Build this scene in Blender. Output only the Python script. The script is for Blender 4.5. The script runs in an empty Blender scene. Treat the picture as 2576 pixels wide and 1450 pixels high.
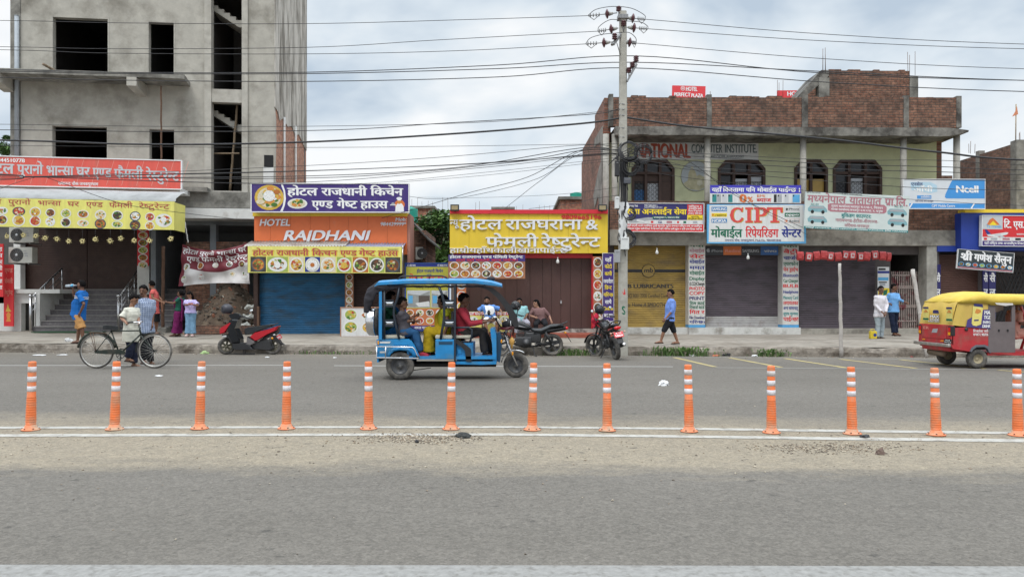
import bpy,bmesh,math,random
from mathutils import Vector,Matrix,noise
R = math.radians
SC = bpy.context.scene
COL = SC.collection
random.seed(7)
F = 1874.0          # focal length in the 2575 px wide overview of the photograph
HZ = 760.0          # horizon row in that overview
CH = 1.4            # eye height in metres
cam = bpy.data.cameras.new('camera')
camo = bpy.data.objects.new('camera',cam)
COL.objects.link(camo)
camo.location = (0,0,CH)
camo.rotation_euler = (R(90),0,0)
cam.sensor_width = 36
cam.lens = F / 2575 * 36
cam.shift_y = 35 / 2575
cam.clip_end = 3000
SC.camera = camo
W = bpy.data.worlds.new('World')
SC.world = W
W.use_nodes = True
SUN_EL,SUN_AZ = 58,205
def world():
 nt = W.node_tree
 N,L = nt.nodes,nt.links
 N.clear()
 out = N.new('ShaderNodeOutputWorld')
 sky = N.new('ShaderNodeTexSky')
 sky.sky_type = 'NISHITA'
 sky.sun_disc = False
 sky.sun_elevation = R(SUN_EL)
 sky.sun_rotation = R(SUN_AZ)
 b1 = N.new('ShaderNodeBackground')
 b1.inputs[1].default_value = .09
 L.new(sky.outputs[0],b1.inputs[0])
 tc = N.new('ShaderNodeTexCoord')
 mp = N.new('ShaderNodeMapping')
 mp.inputs['Scale'].default_value = (1.7,1.7,3.4)
 mp.inputs['Location'].default_value = (.35,.4,.1)
 L.new(tc.outputs['Generated'],mp.inputs[0])
 n1 = N.new('ShaderNodeTexNoise')
 n1.inputs['Scale'].default_value = 1.9
 n1.inputs['Detail'].default_value = 5
 n1.inputs['Roughness'].default_value = .5
 n1.inputs['Distortion'].default_value = .25
 L.new(mp.outputs[0],n1.inputs[0])
 cr = N.new('ShaderNodeValToRGB')
 e = cr.color_ramp.elements
 e[0].position = .38
 e[0].color = (.49,.585,.69,1)
 e[1].position = .6
 e[1].color = (.93,.945,.955,1)
 m = cr.color_ramp.elements.new(.48)
 m.color = (.70,.775,.84,1)
 L.new(n1.outputs['Fac'],cr.inputs[0])
 sx = N.new('ShaderNodeSeparateXYZ')
 L.new(tc.outputs['Generated'],sx.inputs[0])
 mr = N.new('ShaderNodeMapRange')           # an overcast sky is about three times brighter overhead than low down
 mr.interpolation_type = 'SMOOTHSTEP'
 mr.inputs[1].default_value = .38
 mr.inputs[2].default_value = .95
 mr.inputs[3].default_value = 1.0
 mr.inputs[4].default_value = 3.6
 L.new(sx.outputs[2],mr.inputs[0])
 b2 = N.new('ShaderNodeBackground')
 L.new(cr.outputs[0],b2.inputs[0])
 L.new(mr.outputs[0],b2.inputs[1])
 mx = N.new('ShaderNodeMixShader')
 mx.inputs[0].default_value = .94
 L.new(b1.outputs[0],mx.inputs[1])
 L.new(b2.outputs[0],mx.inputs[2])
 L.new(mx.outputs[0],out.inputs[0])
world()
sl = bpy.data.lights.new('sun','SUN')
sl.energy = 1.2
sl.angle = R(18)
sl.color = (1,.96,.9)
so = bpy.data.objects.new('sun',sl)
COL.objects.link(so)
so.rotation_euler = (R(90 - SUN_EL),0,R(SUN_AZ - 180 - 45))
so.location = (0,0,60)
SC.view_settings.view_transform = 'Standard'
SC.view_settings.look = 'None'
SC.view_settings.exposure = 0.12
SC.view_settings.gamma = 1
def P(X,Y,d):
 "overview pixel at depth d -> world point"
 return Vector(((X - 1287.5) / F * d,d,CH + (HZ - Y) / F * d))
def GX(X,d):
 return (X - 1287.5) / F * d
def GZ(Y,d):
 return CH + (HZ - Y) / F * d
def GD(Y,z=0.0):
 "depth of a ground point of height z seen at row Y"
 return (CH - z) * F / (Y - HZ)
MATS = {}
def M(name,col,rough=.6,var=.12,scale=6,metal=0,bump=0,bscale=40,col2=None,mix=(.45,.62),dscale=1.6,alpha=None,spec=.4,stretch=None,emit=0,rnd=0):
 """procedural surface: base colour with fine tonal variation, optional second colour (stain or dust of its own shape) and bump"""
 if name in MATS:
  return MATS[name]
 m = bpy.data.materials.new(name)
 MATS[name] = m
 m.use_nodes = True
 nt = m.node_tree
 N,L = nt.nodes,nt.links
 b = N['Principled BSDF']
 b.inputs['Roughness'].default_value = rough
 b.inputs['Metallic'].default_value = metal
 b.inputs['Specular IOR Level'].default_value = spec
 c = tuple(col) + (1,)
 b.inputs['Base Color'].default_value = c
 m.diffuse_color = c
 tc = N.new('ShaderNodeTexCoord')
 src = tc.outputs['Object']
 if rnd:                             # copies of one object get their own dirt
  oi = N.new('ShaderNodeObjectInfo')
  va = N.new('ShaderNodeVectorMath')
  va.operation = 'MULTIPLY_ADD'
  va.inputs[1].default_value = (37,53,71)
  L.new(oi.outputs['Random'],va.inputs[0])
  L.new(src,va.inputs[2])
  src = va.outputs[0]
 if stretch:
  mp = N.new('ShaderNodeMapping')
  mp.inputs['Scale'].default_value = stretch
  L.new(src,mp.inputs[0])
  src = mp.outputs[0]
 cur = None
 if col2 is not None:
  n2 = N.new('ShaderNodeTexNoise')
  n2.inputs['Scale'].default_value = dscale
  n2.inputs['Detail'].default_value = 8
  n2.inputs['Roughness'].default_value = .62
  L.new(src,n2.inputs[0])
  r = N.new('ShaderNodeMapRange')
  r.inputs[1].default_value,r.inputs[2].default_value = mix
  L.new(n2.outputs['Fac'],r.inputs[0])
  mx = N.new('ShaderNodeMixRGB')
  mx.inputs[1].default_value = c
  mx.inputs[2].default_value = tuple(col2) + (1,)
  L.new(r.outputs[0],mx.inputs[0])
  cur = mx.outputs[0]
 if var:
  n = N.new('ShaderNodeTexNoise')
  n.inputs['Scale'].default_value = scale
  n.inputs['Detail'].default_value = 6
  n.inputs['Roughness'].default_value = .65
  L.new(src,n.inputs[0])
  r = N.new('ShaderNodeMapRange')
  r.inputs[1].default_value,r.inputs[2].default_value = .3,.7
  r.inputs[3].default_value,r.inputs[4].default_value = 1 - var,1 + var
  L.new(n.outputs['Fac'],r.inputs[0])
  h = N.new('ShaderNodeMixRGB')
  h.blend_type = 'MULTIPLY'
  h.inputs[0].default_value = 1
  if cur is None:
   h.inputs[1].default_value = c
  else:
   L.new(cur,h.inputs[1])
  L.new(r.outputs[0],h.inputs[2])
  cur = h.outputs[0]
 if cur is not None:
  L.new(cur,b.inputs['Base Color'])
 if bump:
  n = N.new('ShaderNodeTexNoise')
  n.inputs['Scale'].default_value = bscale
  n.inputs['Detail'].default_value = 5
  L.new(src,n.inputs[0])
  bp = N.new('ShaderNodeBump')
  bp.inputs['Strength'].default_value = bump
  bp.inputs['Distance'].default_value = .02
  L.new(n.outputs['Fac'],bp.inputs['Height'])
  L.new(bp.outputs[0],b.inputs['Normal'])
 if alpha is not None:
  b.inputs['Alpha'].default_value = alpha
 if emit:
  b.inputs['Emission Color'].default_value = c
  b.inputs['Emission Strength'].default_value = emit
 return m
def brick(name,c1,c2,mort,axis='x',bw=.24,bh=.085,dark=(.06,.05,.045),dmix=(.5,.72)):
 "coursed brickwork with mould stains; axis = the local axis the courses run along"
 if name in MATS:
  return MATS[name]
 m = M(name,c1,.9,0)
 nt = m.node_tree
 N,L = nt.nodes,nt.links
 b = N['Principled BSDF']
 tc = N.new('ShaderNodeTexCoord')
 sx = N.new('ShaderNodeSeparateXYZ')
 L.new(tc.outputs['Object'],sx.inputs[0])
 cb = N.new('ShaderNodeCombineXYZ')
 L.new(sx.outputs[0 if axis == 'x' else 1],cb.inputs[0])
 L.new(sx.outputs[2],cb.inputs[1])
 wn = N.new('ShaderNodeTexNoise')
 wn.inputs['Scale'].default_value = 5
 L.new(tc.outputs['Object'],wn.inputs[0])
 wm = N.new('ShaderNodeVectorMath')
 wm.operation = 'MULTIPLY_ADD'
 wm.inputs[1].default_value = (.05,.05,0)
 L.new(wn.outputs['Color'],wm.inputs[0])
 L.new(cb.outputs[0],wm.inputs[2])
 t = N.new('ShaderNodeTexBrick')
 t.inputs['Color1'].default_value = tuple(c1) + (1,)
 t.inputs['Color2'].default_value = tuple(c2) + (1,)
 t.inputs['Mortar'].default_value = tuple(mort) + (1,)
 t.inputs['Scale'].default_value = 1
 t.inputs['Mortar Size'].default_value = .011
 t.inputs['Mortar Smooth'].default_value = .3
 t.inputs['Bias'].default_value = -.1
 t.inputs['Brick Width'].default_value = bw
 t.inputs['Row Height'].default_value = bh
 L.new(wm.outputs[0],t.inputs['Vector'])
 n = N.new('ShaderNodeTexNoise')
 n.inputs['Scale'].default_value = 1.3
 n.inputs['Detail'].default_value = 9
 n.inputs['Roughness'].default_value = .7
 L.new(tc.outputs['Object'],n.inputs[0])
 r = N.new('ShaderNodeMapRange')
 r.inputs[1].default_value,r.inputs[2].default_value = dmix
 r.inputs[4].default_value = .8
 L.new(n.outputs['Fac'],r.inputs[0])
 mx = N.new('ShaderNodeMixRGB')
 L.new(r.outputs[0],mx.inputs[0])
 L.new(t.outputs['Color'],mx.inputs[1])
 mx.inputs[2].default_value = tuple(dark) + (1,)
 n3 = N.new('ShaderNodeTexNoise')
 n3.inputs['Scale'].default_value = 7
 n3.inputs['Detail'].default_value = 3
 L.new(wm.outputs[0],n3.inputs[0])
 r3 = N.new('ShaderNodeMapRange')
 r3.inputs[1].default_value,r3.inputs[2].default_value = .3,.7
 r3.inputs[3].default_value,r3.inputs[4].default_value = .6,1.45
 L.new(n3.outputs['Fac'],r3.inputs[0])
 ml = N.new('ShaderNodeMixRGB')
 ml.blend_type = 'MULTIPLY'
 ml.inputs[0].default_value = 1
 L.new(mx.outputs[0],ml.inputs[1])
 L.new(r3.outputs[0],ml.inputs[2])
 L.new(ml.outputs[0],b.inputs['Base Color'])
 bp = N.new('ShaderNodeBump')
 bp.inputs['Strength'].default_value = .7
 bp.inputs['Distance'].default_value = .02
 bp.invert = True
 L.new(t.outputs['Fac'],bp.inputs['Height'])
 L.new(bp.outputs[0],b.inputs['Normal'])
 return m
def tag(o,label=None,cat=None,group=None,kind=None):
 if label: o['label'] = label
 if cat: o['category'] = cat
 if group: o['group'] = group
 if kind: o['kind'] = kind
 return o
def empty(name,loc=(0,0,0),rz=0,label=None,cat=None,group=None):
 o = bpy.data.objects.new(name,None)
 COL.objects.link(o)
 o.empty_display_size = .2
 o.location = loc
 o.rotation_euler = (0,0,rz)
 return tag(o,label,cat,group)
def kids(o):
 return [c for c in bpy.data.objects if c.parent == o]
def copy_tree(o,parent=None):
 ch = kids(o)
 c = o.copy()
 COL.objects.link(c)
 if parent: c.parent = parent
 for k in ch:
  copy_tree(k,c)
 return c
class MB:
 "collects shapes and links them as one mesh object"
 def __init__(s):
  s.v,s.f,s.fm,s.fs,s.mats,s.cm,s.sm = [],[],[],[],[],0,False
  s.T = None
 def m(s,mat,smooth=None):
  if mat not in s.mats: s.mats.append(mat)
  s.cm = s.mats.index(mat)
  if smooth is not None: s.sm = smooth
  return s
 def add(s,verts,faces,smooth=None):
  o = len(s.v)
  if s.T is not None:
   verts = [s.T @ Vector(v) for v in verts]
  s.v += [tuple(v) for v in verts]
  for f in faces:
   s.f.append([i + o for i in f])
   s.fm.append(s.cm)
   s.fs.append(s.sm if smooth is None else smooth)
  return s
 def box(s,x0,x1,y0,y1,z0,z1):
  v = [(x,y,z) for x in (x0,x1) for y in (y0,y1) for z in (z0,z1)]
  return s.add(v,[(0,1,3,2),(4,6,7,5),(0,4,5,1),(2,3,7,6),(0,2,6,4),(1,5,7,3)],False)
 def bbox(s,x0,x1,y0,y1,z0,z1,b=.01):
  "box with chamfered edges"
  bm = bmesh.new()
  bmesh.ops.create_cube(bm,size=1)
  for v in bm.verts:
   v.co = Vector(((x0 + x1) / 2 + v.co.x * (x1 - x0),(y0 + y1) / 2 + v.co.y * (y1 - y0),(z0 + z1) / 2 + v.co.z * (z1 - z0)))
  bmesh.ops.bevel(bm,geom=bm.edges[:],offset=b,segments=2,affect='EDGES',profile=.6)
  return s.bm(bm)
 def bm(s,bm,smooth=None):
  bm.verts.index_update()
  s.add([v.co.copy() for v in bm.verts],[[v.index for v in f.verts] for f in bm.faces],smooth)
  bm.free()
  return s
 def obox(s,p0,p1,w,h,up=(0,0,1)):
  "bar of rectangular section from p0 to p1"
  p0,p1 = Vector(p0),Vector(p1)
  d = (p1 - p0).normalized()
  up = Vector(up)
  if abs(d.dot(up)) > .98: up = Vector((0,1,0))
  a = d.cross(up).normalized()
  b = a.cross(d).normalized()
  v = [p + a * sx * w / 2 + b * sy * h / 2 for p in (p0,p1) for sx,sy in ((-1,-1),(1,-1),(1,1),(-1,1))]
  return s.add(v,[(3,2,1,0),(4,5,6,7),(0,1,5,4),(1,2,6,5),(2,3,7,6),(3,0,4,7)],False)
 def tube(s,pts,r,n=8,cap=True,smooth=True,flat=1.0):
  "swept tube; r a number or one radius per point"
  pts = [Vector(p) for p in pts]
  k = len(pts)
  rs = r if isinstance(r,(list,tuple)) else [r] * k
  vs,fs = [],[]
  a = None
  for i,p in enumerate(pts):
   d = (pts[min(i + 1,k - 1)] - pts[max(i - 1,0)])
   d = d.normalized() if d.length > 1e-9 else Vector((0,0,1))
   if a is None:
    up = Vector((0,0,1)) if abs(d.z) < .9 else Vector((0,1,0))
    a = d.cross(up).normalized()
   else:
    a = (a - d * a.dot(d)).normalized()
   b = d.cross(a)
   for j in range(n):
    t = 2 * math.pi * j / n
    vs.append(p + a * math.cos(t) * rs[i] + b * math.sin(t) * rs[i] * flat)
  for i in range(k - 1):
   for j in range(n):
    fs.append((i * n + j,i * n + (j + 1) % n,(i + 1) * n + (j + 1) % n,(i + 1) * n + j))
  if cap:
   fs.append(tuple(range(n))[::-1])
   fs.append(tuple((k - 1) * n + j for j in range(n)))
  return s.add(vs,fs,smooth)
 def cyl(s,p0,p1,r0,r1=None,n=16,smooth=True):
  return s.tube([p0,p1],[r0,r0 if r1 is None else r1],n,True,smooth)
 def loft(s,rings,cap=True,smooth=True,closed=True):
  k,n = len(rings),len(rings[0])
  vs = [v for r in rings for v in r]
  fs = []
  for i in range(k - 1):
   for j in range(n if closed else n - 1):
    fs.append((i * n + j,i * n + (j + 1) % n,(i + 1) * n + (j + 1) % n,(i + 1) * n + j))
  if cap and closed:
   fs.append(tuple(range(n))[::-1])
   fs.append(tuple((k - 1) * n + j for j in range(n)))
  return s.add(vs,fs,smooth)
 def lathe(s,prof,n=20,o=(0,0,0),ax='z',smooth=True,sx=1,sy=1):
  "profile of (radius, height) turned about an axis through o"
  o = Vector(o)
  rings = []
  for r,h in prof:
   ring = []
   for j in range(n):
    t = 2 * math.pi * j / n
    a,b = r * math.cos(t) * sx,r * math.sin(t) * sy
    q = {'z': (a,b,h),'x': (h,a,b),'y': (b,h,a)}[ax]
    ring.append(o + Vector(q))
   rings.append(ring)
  return s.loft(rings,prof[0] != prof[-1],smooth)
 def prism(s,poly,a0,a1,ax='y',smooth=False):
  "outline of (u, v) points extruded along an axis: y uses (x,z), x uses (y,z), z uses (x,y)"
  def q(u,v,w):
   return {'y': (u,w,v),'x': (w,u,v),'z': (u,v,w)}[ax]
  n = len(poly)
  vs = [q(u,v,a0) for u,v in poly] + [q(u,v,a1) for u,v in poly]
  fs = [(i,(i + 1) % n,n + (i + 1) % n,n + i) for i in range(n)] + [tuple(range(n))[::-1],tuple(range(n,2 * n))]
  return s.add(vs,fs,smooth)
 def ball(s,c,r,n=12,m=8,smooth=True):
  rx,ry,rz = r if isinstance(r,(tuple,list)) else (r,r,r)
  c = Vector(c)
  vs = [c + Vector((0,0,-rz))]
  for i in range(1,m):
   ph = -math.pi / 2 + math.pi * i / m
   for j in range(n):
    t = 2 * math.pi * j / n
    vs.append(c + Vector((rx * math.cos(ph) * math.cos(t),ry * math.cos(ph) * math.sin(t),rz * math.sin(ph))))
  vs.append(c + Vector((0,0,rz)))
  fs = [(0,1 + (j + 1) % n,1 + j) for j in range(n)]
  for i in range(m - 2):
   for j in range(n):
    a,b = 1 + i * n + j,1 + i * n + (j + 1) % n
    fs.append((a,b,b + n,a + n))
  e = len(vs) - 1
  fs += [(e,1 + (m - 2) * n + j,1 + (m - 2) * n + (j + 1) % n) for j in range(n)]
  return s.add(vs,fs,smooth)
 def torus(s,c,R_,r,ax='y',n=28,m=8,sr=1.0):
  c = Vector(c)
  rings = []
  for i in range(n):
   t = 2 * math.pi * i / n
   ring = []
   for j in range(m):
    u = 2 * math.pi * j / m
    rr = R_ + r * math.cos(u)
    a,b,h = rr * math.cos(t),rr * math.sin(t),r * sr * math.sin(u)
    ring.append(c + Vector({'y': (a,h,b),'x': (h,a,b),'z': (a,b,h)}[ax]))
   rings.append(ring)
  rings.append(rings[0])
  return s.loft(rings,False,True)
 def wall(s,x0,x1,z0,z1,y0,y1,holes=()):
  "wall between y0 and y1 with rectangular holes (x0,x1,z0,z1), with reveals"
  xs = sorted({x0,x1,*[min(max(h[i],x0),x1) for h in holes for i in (0,1)]})
  zs = sorted({z0,z1,*[min(max(h[i],z0),z1) for h in holes for i in (2,3)]})
  def solid(i,j):
   if i < 0 or j < 0 or i >= len(xs) - 1 or j >= len(zs) - 1: return False
   cx,cz = (xs[i] + xs[i + 1]) / 2,(zs[j] + zs[j + 1]) / 2
   return not any(h[0] < cx < h[1] and h[2] < cz < h[3] for h in holes)
  for i in range(len(xs) - 1):
   for j in range(len(zs) - 1):
    if not solid(i,j): continue
    a,b,c,d = xs[i],xs[i + 1],zs[j],zs[j + 1]
    s.add([(a,y0,c),(b,y0,c),(b,y0,d),(a,y0,d)],[(0,1,2,3)],False)
    s.add([(a,y1,c),(b,y1,c),(b,y1,d),(a,y1,d)],[(3,2,1,0)],False)
    if not solid(i - 1,j): s.add([(a,y0,c),(a,y1,c),(a,y1,d),(a,y0,d)],[(3,2,1,0)],False)
    if not solid(i + 1,j): s.add([(b,y0,c),(b,y1,c),(b,y1,d),(b,y0,d)],[(0,1,2,3)],False)
    if not solid(i,j - 1): s.add([(a,y0,c),(b,y0,c),(b,y1,c),(a,y1,c)],[(3,2,1,0)],False)
    if not solid(i,j + 1): s.add([(a,y0,d),(b,y0,d),(b,y1,d),(a,y1,d)],[(0,1,2,3)],False)
  return s
 def build(s,name,mat=None,parent=None,bevel=0,loc=None,fix=True):
  me = bpy.data.meshes.new(name)
  me.from_pydata(s.v,[],s.f)
  for mm in (s.mats or [mat]):
   me.materials.append(mm)
  if s.mats and mat is not None and mat not in s.mats: pass
  for p,i,sm in zip(me.polygons,s.fm,s.fs):
   p.material_index = i
   p.use_smooth = sm
  me.validate()
  if fix:
   bm = bmesh.new()
   bm.from_mesh(me)
   bmesh.ops.recalc_face_normals(bm,faces=bm.faces[:])
   bm.to_mesh(me)
   bm.free()
  o = bpy.data.objects.new(name,me)
  COL.objects.link(o)
  if parent: o.parent = parent
  if loc is not None: o.location = loc
  if bevel:
   b = o.modifiers.new('edge','BEVEL')
   b.width = bevel
   b.segments = 2
   b.limit_method = 'ANGLE'
  return o
def part(name,mat,parent,fn,**k):
 mb = MB()
 mb.m(mat)
 fn(mb)
 return mb.build(name,None,parent,**k)
GL = {}
_tc = bpy.data.curves.new('lettering_source','FONT')
_to = bpy.data.objects.new('lettering_source',_tc)
COL.objects.link(_to)
def _width(t):
 _tc.body = t
 bpy.context.view_layer.update()
 return max(c[0] for c in _to.bound_box)
_LW = None
def glyph(ch):
 global _LW
 if ch in GL: return GL[ch]
 if _LW is None: _LW = _width('llll')
 if ch == ' ':
  GL[ch] = ([],[],.26)
  return GL[ch]
 adv = _width(ch + 'llll') - _LW
 _tc.body = ch
 bpy.context.view_layer.update()
 me = _to.to_mesh()
 v = [(p.co.x,p.co.y) for p in me.vertices]
 f = [tuple(p.vertices) for p in me.polygons]
 _to.to_mesh_clear()
 GL[ch] = (v,f,adv)
 return GL[ch]
def half(ch):
 k = ch + '\u094d'
 if k in GL: return GL[k]
 v,f,adv = glyph(ch)
 av = glyph('\u093e')
 low = [x for x,y in av[0] if y < .1]
 bw = (max(low) - min(low)) if low else .09
 rt = max(x for x,y in v if y < .12)
 cut = rt - bw - .012
 bm = bmesh.new()
 vv = [bm.verts.new((x,y,0)) for x,y in v]
 for q in f:
  try: bm.faces.new([vv[i] for i in q])
  except ValueError: pass
 bmesh.ops.bisect_plane(bm,geom=bm.verts[:] + bm.edges[:] + bm.faces[:],plane_co=(cut,0,0),plane_no=(1,0,0),clear_outer=True)
 bm.verts.index_update()
 GL[k] = ([(p.co.x,p.co.y) for p in bm.verts],[tuple(p.index for p in q.verts) for q in bm.faces],cut)
 bm.free()
 return GL[k]
VIR,NUK = '\u094d','\u093c'
CONS = set(chr(c) for c in range(0x915,0x93a))
NOBAR = set('टठडढङहदछर')
def strokes(pts,w):
 "thick polyline in glyph space"
 v,f = [],[]
 for (a,b),(c,d) in zip(pts,pts[1:]):
  l = math.hypot(c - a,d - b) or 1
  nx,ny = -(d - b) / l * w / 2,(c - a) / l * w / 2
  o = len(v)
  v += [(a + nx,b + ny),(a - nx,b - ny),(c - nx,d - ny),(c + nx,d + ny)]
  f.append((o,o + 1,o + 2,o + 3))
 return v,f
def layout(t):
 "text -> list of (verts, faces, x) and total width"
 out,x,i = [],0,0
 cl = []
 while i < len(t):
  c = t[i]
  if c in CONS:
   j = i + 1
   while j + 1 < len(t) and t[j] == VIR and t[j + 1] in CONS: j += 2
   if j < len(t) and t[j] == VIR: j += 1
   k = j
   while k < len(t) and 0x900 <= ord(t[k]) <= 0x957 and t[k] not in CONS and not 0x904 <= ord(t[k]) <= 0x914 and t[k] != VIR: k += 1
   cl.append((t[i:j],t[j:k]))
   i = k
  else:
   cl.append((c,''))
   i += 1
 for base,marks in cl:
  if len(base) == 1 and base not in CONS:
   g = glyph(base)
   out.append((g[0],g[1],x))
   x += g[2]
   continue
  if '\u093f' in marks:
   g = glyph('\u093f')
   out.append((g[0],g[1],x))
   x += g[2]
   marks = marks.replace('\u093f','')
  reph = base.startswith('र' + VIR) and len(base) > 2
  if reph: base = base[2:]
  rak = base.endswith(VIR + 'र')
  if rak: base = base[:-2]
  n = 0
  while n < len(base):
   c = base[n]
   if n + 1 < len(base) and base[n + 1] == VIR and n + 2 < len(base):
    g = half(c) if c not in NOBAR else glyph(c)
    n += 2
   else:
    g = glyph(c)
    n += 1 if not (n + 1 < len(base) and base[n + 1] == VIR) else 2
   out.append((g[0],g[1],x))
   bx = x
   x += g[2]
  adv = x - bx
  if rak:
   if base[-1] in NOBAR:
    v,f = strokes([(-adv * .85,-.22),(-adv * .5,-.05),(-adv * .15,-.22)],.07)
   else:
    v,f = strokes([(-.14,.2),(-.38,.02)],.075)
   out.append((v,f,x))
  for mk in marks:
   g = glyph(mk)
   out.append((g[0],g[1],x))
   x += g[2]
  if reph:
   v,f = strokes([(-.02,.62),(-.12,.72),(-.1,.82),(.02,.86)],.065)
   out.append((v,f,x))
 return out,x
def _head():
 if 'hd' not in GL: GL['hd'] = max(y for a,y in glyph('\u093e')[0])
 return GL['hd']
def lettering(mb,t,x0,zt,x1,zb,y,bold=.02,slant=0,out=-1,raised=0,flip=False):
 """put text on a plane facing -y into mb: x0..x1 wide, zt headline or cap height, zb base line"""
 gl,w = layout(t)
 if w <= 0: return
 xs = [a + x for v,f,x in gl for a,b in v]
 mn,mxx = min(xs),max(xs)
 dev = any(0x900 <= ord(c) < 0x970 for c in t)
 hh = _head() if dev else max(y for a,y in glyph('H')[0])
 sx,sz = (x1 - x0) / (mxx - mn),(zt - zb) / hh
 k = 0
 if raised:
  bd = bold * hh
  for v,f,x in gl:
   k += 1
   bm = bmesh.new()
   vv = [bm.verts.new((x0 + (a + x - mn + b * slant) * sx,y,zb + b * sz)) for a,b in v]
   for q in f:
    try: bm.faces.new([vv[i] for i in q])
    except ValueError: pass
   bmesh.ops.remove_doubles(bm,verts=bm.verts[:],dist=1e-5)
   g = bmesh.ops.extrude_face_region(bm,geom=bm.faces[:])
   for e in g['geom']:
    if isinstance(e,bmesh.types.BMVert): e.co.y -= raised + .0006 * (k % 3)
   mb.bm(bm,False)
   for s in ((-1,1) if bold else ()):
    mb.add([(x0 + (a + x - mn + b * slant + s * bd) * sx,y - raised - .0006 * (k % 3) - .001 * (s + 2),zb + (b + s * bd * .6) * sz) for a,b in v],f,False)
  return
 for v,f,x in gl:
  k += 1
  for q,(dx,dz) in enumerate(((0,0),(-bold,bold * .4),(bold,-bold * .4)) if bold else ((0,0),)):
   mb.add([(x0 + (a + x - mn + b * slant + dx) * sx,y - .0003 * (q + 3 * (k % 2)),zb + (b + dz) * sz) for a,b in v],f,False)
# ================================================================== the setting: ground,road,pavement,kerb,markings
def asphalt():
 m = M('asphalt',(.12,.116,.11),.85,0)
 nt = m.node_tree
 N,L = nt.nodes,nt.links
 b = N['Principled BSDF']
 tc = N.new('ShaderNodeTexCoord')
 o = tc.outputs['Object']
 def nz(s,d=5,r=.6,st=None):
  n = N.new('ShaderNodeTexNoise')
  n.inputs['Scale'].default_value = s
  n.inputs['Detail'].default_value = d
  n.inputs['Roughness'].default_value = r
  if st:
   mp = N.new('ShaderNodeMapping')
   mp.inputs['Scale'].default_value = st
   L.new(o,mp.inputs[0])
   L.new(mp.outputs[0],n.inputs[0])
  else: L.new(o,n.inputs[0])
  return n.outputs['Fac']
 def rng(v,a,c,lo,hi):
  r = N.new('ShaderNodeMapRange')
  for i,q in zip((1,2,3,4),(a,c,lo,hi)): r.inputs[i].default_value = q
  L.new(v,r.inputs[0])
  return r.outputs[0]
 def mth(op,a,c):
  n = N.new('ShaderNodeMath')
  n.operation = op
  for i,q in enumerate((a,c)):
   if isinstance(q,(int,float)): n.inputs[i].default_value = q
   else: L.new(q,n.inputs[i])
  return n.outputs[0]
 def mix(f,a,c,bt='MIX'):
  n = N.new('ShaderNodeMixRGB')
  n.blend_type = bt
  for i,q in enumerate((f,a,c)):
   if isinstance(q,(int,float)): n.inputs[i].default_value = q
   elif isinstance(q,tuple): n.inputs[i].default_value = q + (1,)
   else: L.new(q,n.inputs[i])
  return n.outputs[0]
 big = nz(.4,8,.6,(.6,1.2,1))
 c = mix(rng(big,.35,.68,0,1),(.121,.11,.095),(.144,.131,.114))
 c = mix(rng(nz(1.9,6,.75,(.8,1.8,1)),.66,.74,0,.45),c,(.07,.066,.06))
 sx = N.new('ShaderNodeSeparateXYZ')
 L.new(o,sx.inputs[0])
 y = mth('ADD',sx.outputs[1],mth('MULTIPLY',sx.outputs[0],.035))
 wob = mth('ADD',y,rng(nz(1.1,8,.7,(.6,1.6,1)),.2,.8,-.55,.55))
 up = rng(wob,5.95,6.55,0,1)
 dn = rng(wob,8.2,9.4,1,0)
 dust = mth('MULTIPLY',mth('MULTIPLY',up,dn),rng(nz(4,9,.72),.25,.6,.6,1))
 gut = mth('MULTIPLY',rng(mth('ADD',wob,mth('MULTIPLY',sx.outputs[0],.03)),17.4,19.8,0,1),rng(nz(3,8,.7),.35,.65,.2,.95))
 c = mix(mth('MULTIPLY',dust,.85),c,(.265,.225,.165))
 c = mix(mth('MULTIPLY',gut,.5),c,(.22,.19,.15))
 c = mix(rng(nz(7,3,.5,(.8,1.3,1)),.665,.72,0,.6),c,(.05,.047,.043))
 c = mix(rng(nz(16,4,.6),.66,.74,0,.5),c,(.2,.185,.16))
 vo = N.new('ShaderNodeTexVoronoi')
 vo.inputs['Scale'].default_value = 75
 L.new(o,vo.inputs['Vector'])
 sp = N.new('ShaderNodeSeparateXYZ')
 L.new(vo.outputs['Color'],sp.inputs[0])
 c = mix(1,c,rng(sp.outputs[0],0,1,.82,1.18),'MULTIPLY')
 vo2 = N.new('ShaderNodeTexVoronoi')
 vo2.inputs['Scale'].default_value = 30
 L.new(o,vo2.inputs['Vector'])
 sp2 = N.new('ShaderNodeSeparateXYZ')
 L.new(vo2.outputs['Color'],sp2.inputs[0])
 c = mix(1,c,rng(sp2.outputs[0],0,1,.89,1.12),'MULTIPLY')
 c = mix(1,c,rng(nz(260,2,.5),.3,.7,.85,1.15),'MULTIPLY')
 L.new(c,b.inputs['Base Color'])
 bp = N.new('ShaderNodeBump')
 bp.inputs['Strength'].default_value = .35
 bp.inputs['Distance'].default_value = .008
 L.new(vo.outputs['Distance'],bp.inputs['Height'])
 L.new(bp.outputs[0],b.inputs['Normal'])
 b.inputs['Specular IOR Level'].default_value = .25
 return m
ASPH = asphalt()
def KD(x):
 "depth of the kerb face at x"
 return 19.85 - .074 * x
def SZ(d):
 "height of the pavement"
 return .235 + max(0,d - 19.8) * .0135
mb = MB().m(M('bare_earth',(.2,.17,.13),.95,.2,1.2))
mb.box(-900,900,-300,1500,-.5,-.03)
tag(mb.build('ground'),kind='structure')
mb = MB().m(ASPH)
mb.add([(-70,-6,0),(70,-6,0),(70,KD(70),0),(-70,KD(-70),0)],[(0,1,2,3)])
tag(mb.build('road'),kind='structure')
PAVE = M('pavement_concrete',(.285,.255,.215),.92,.2,3.5,col2=(.17,.145,.115),mix=(.45,.7),dscale=.9,bump=.5,bscale=22)
mb = MB().m(PAVE)
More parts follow.
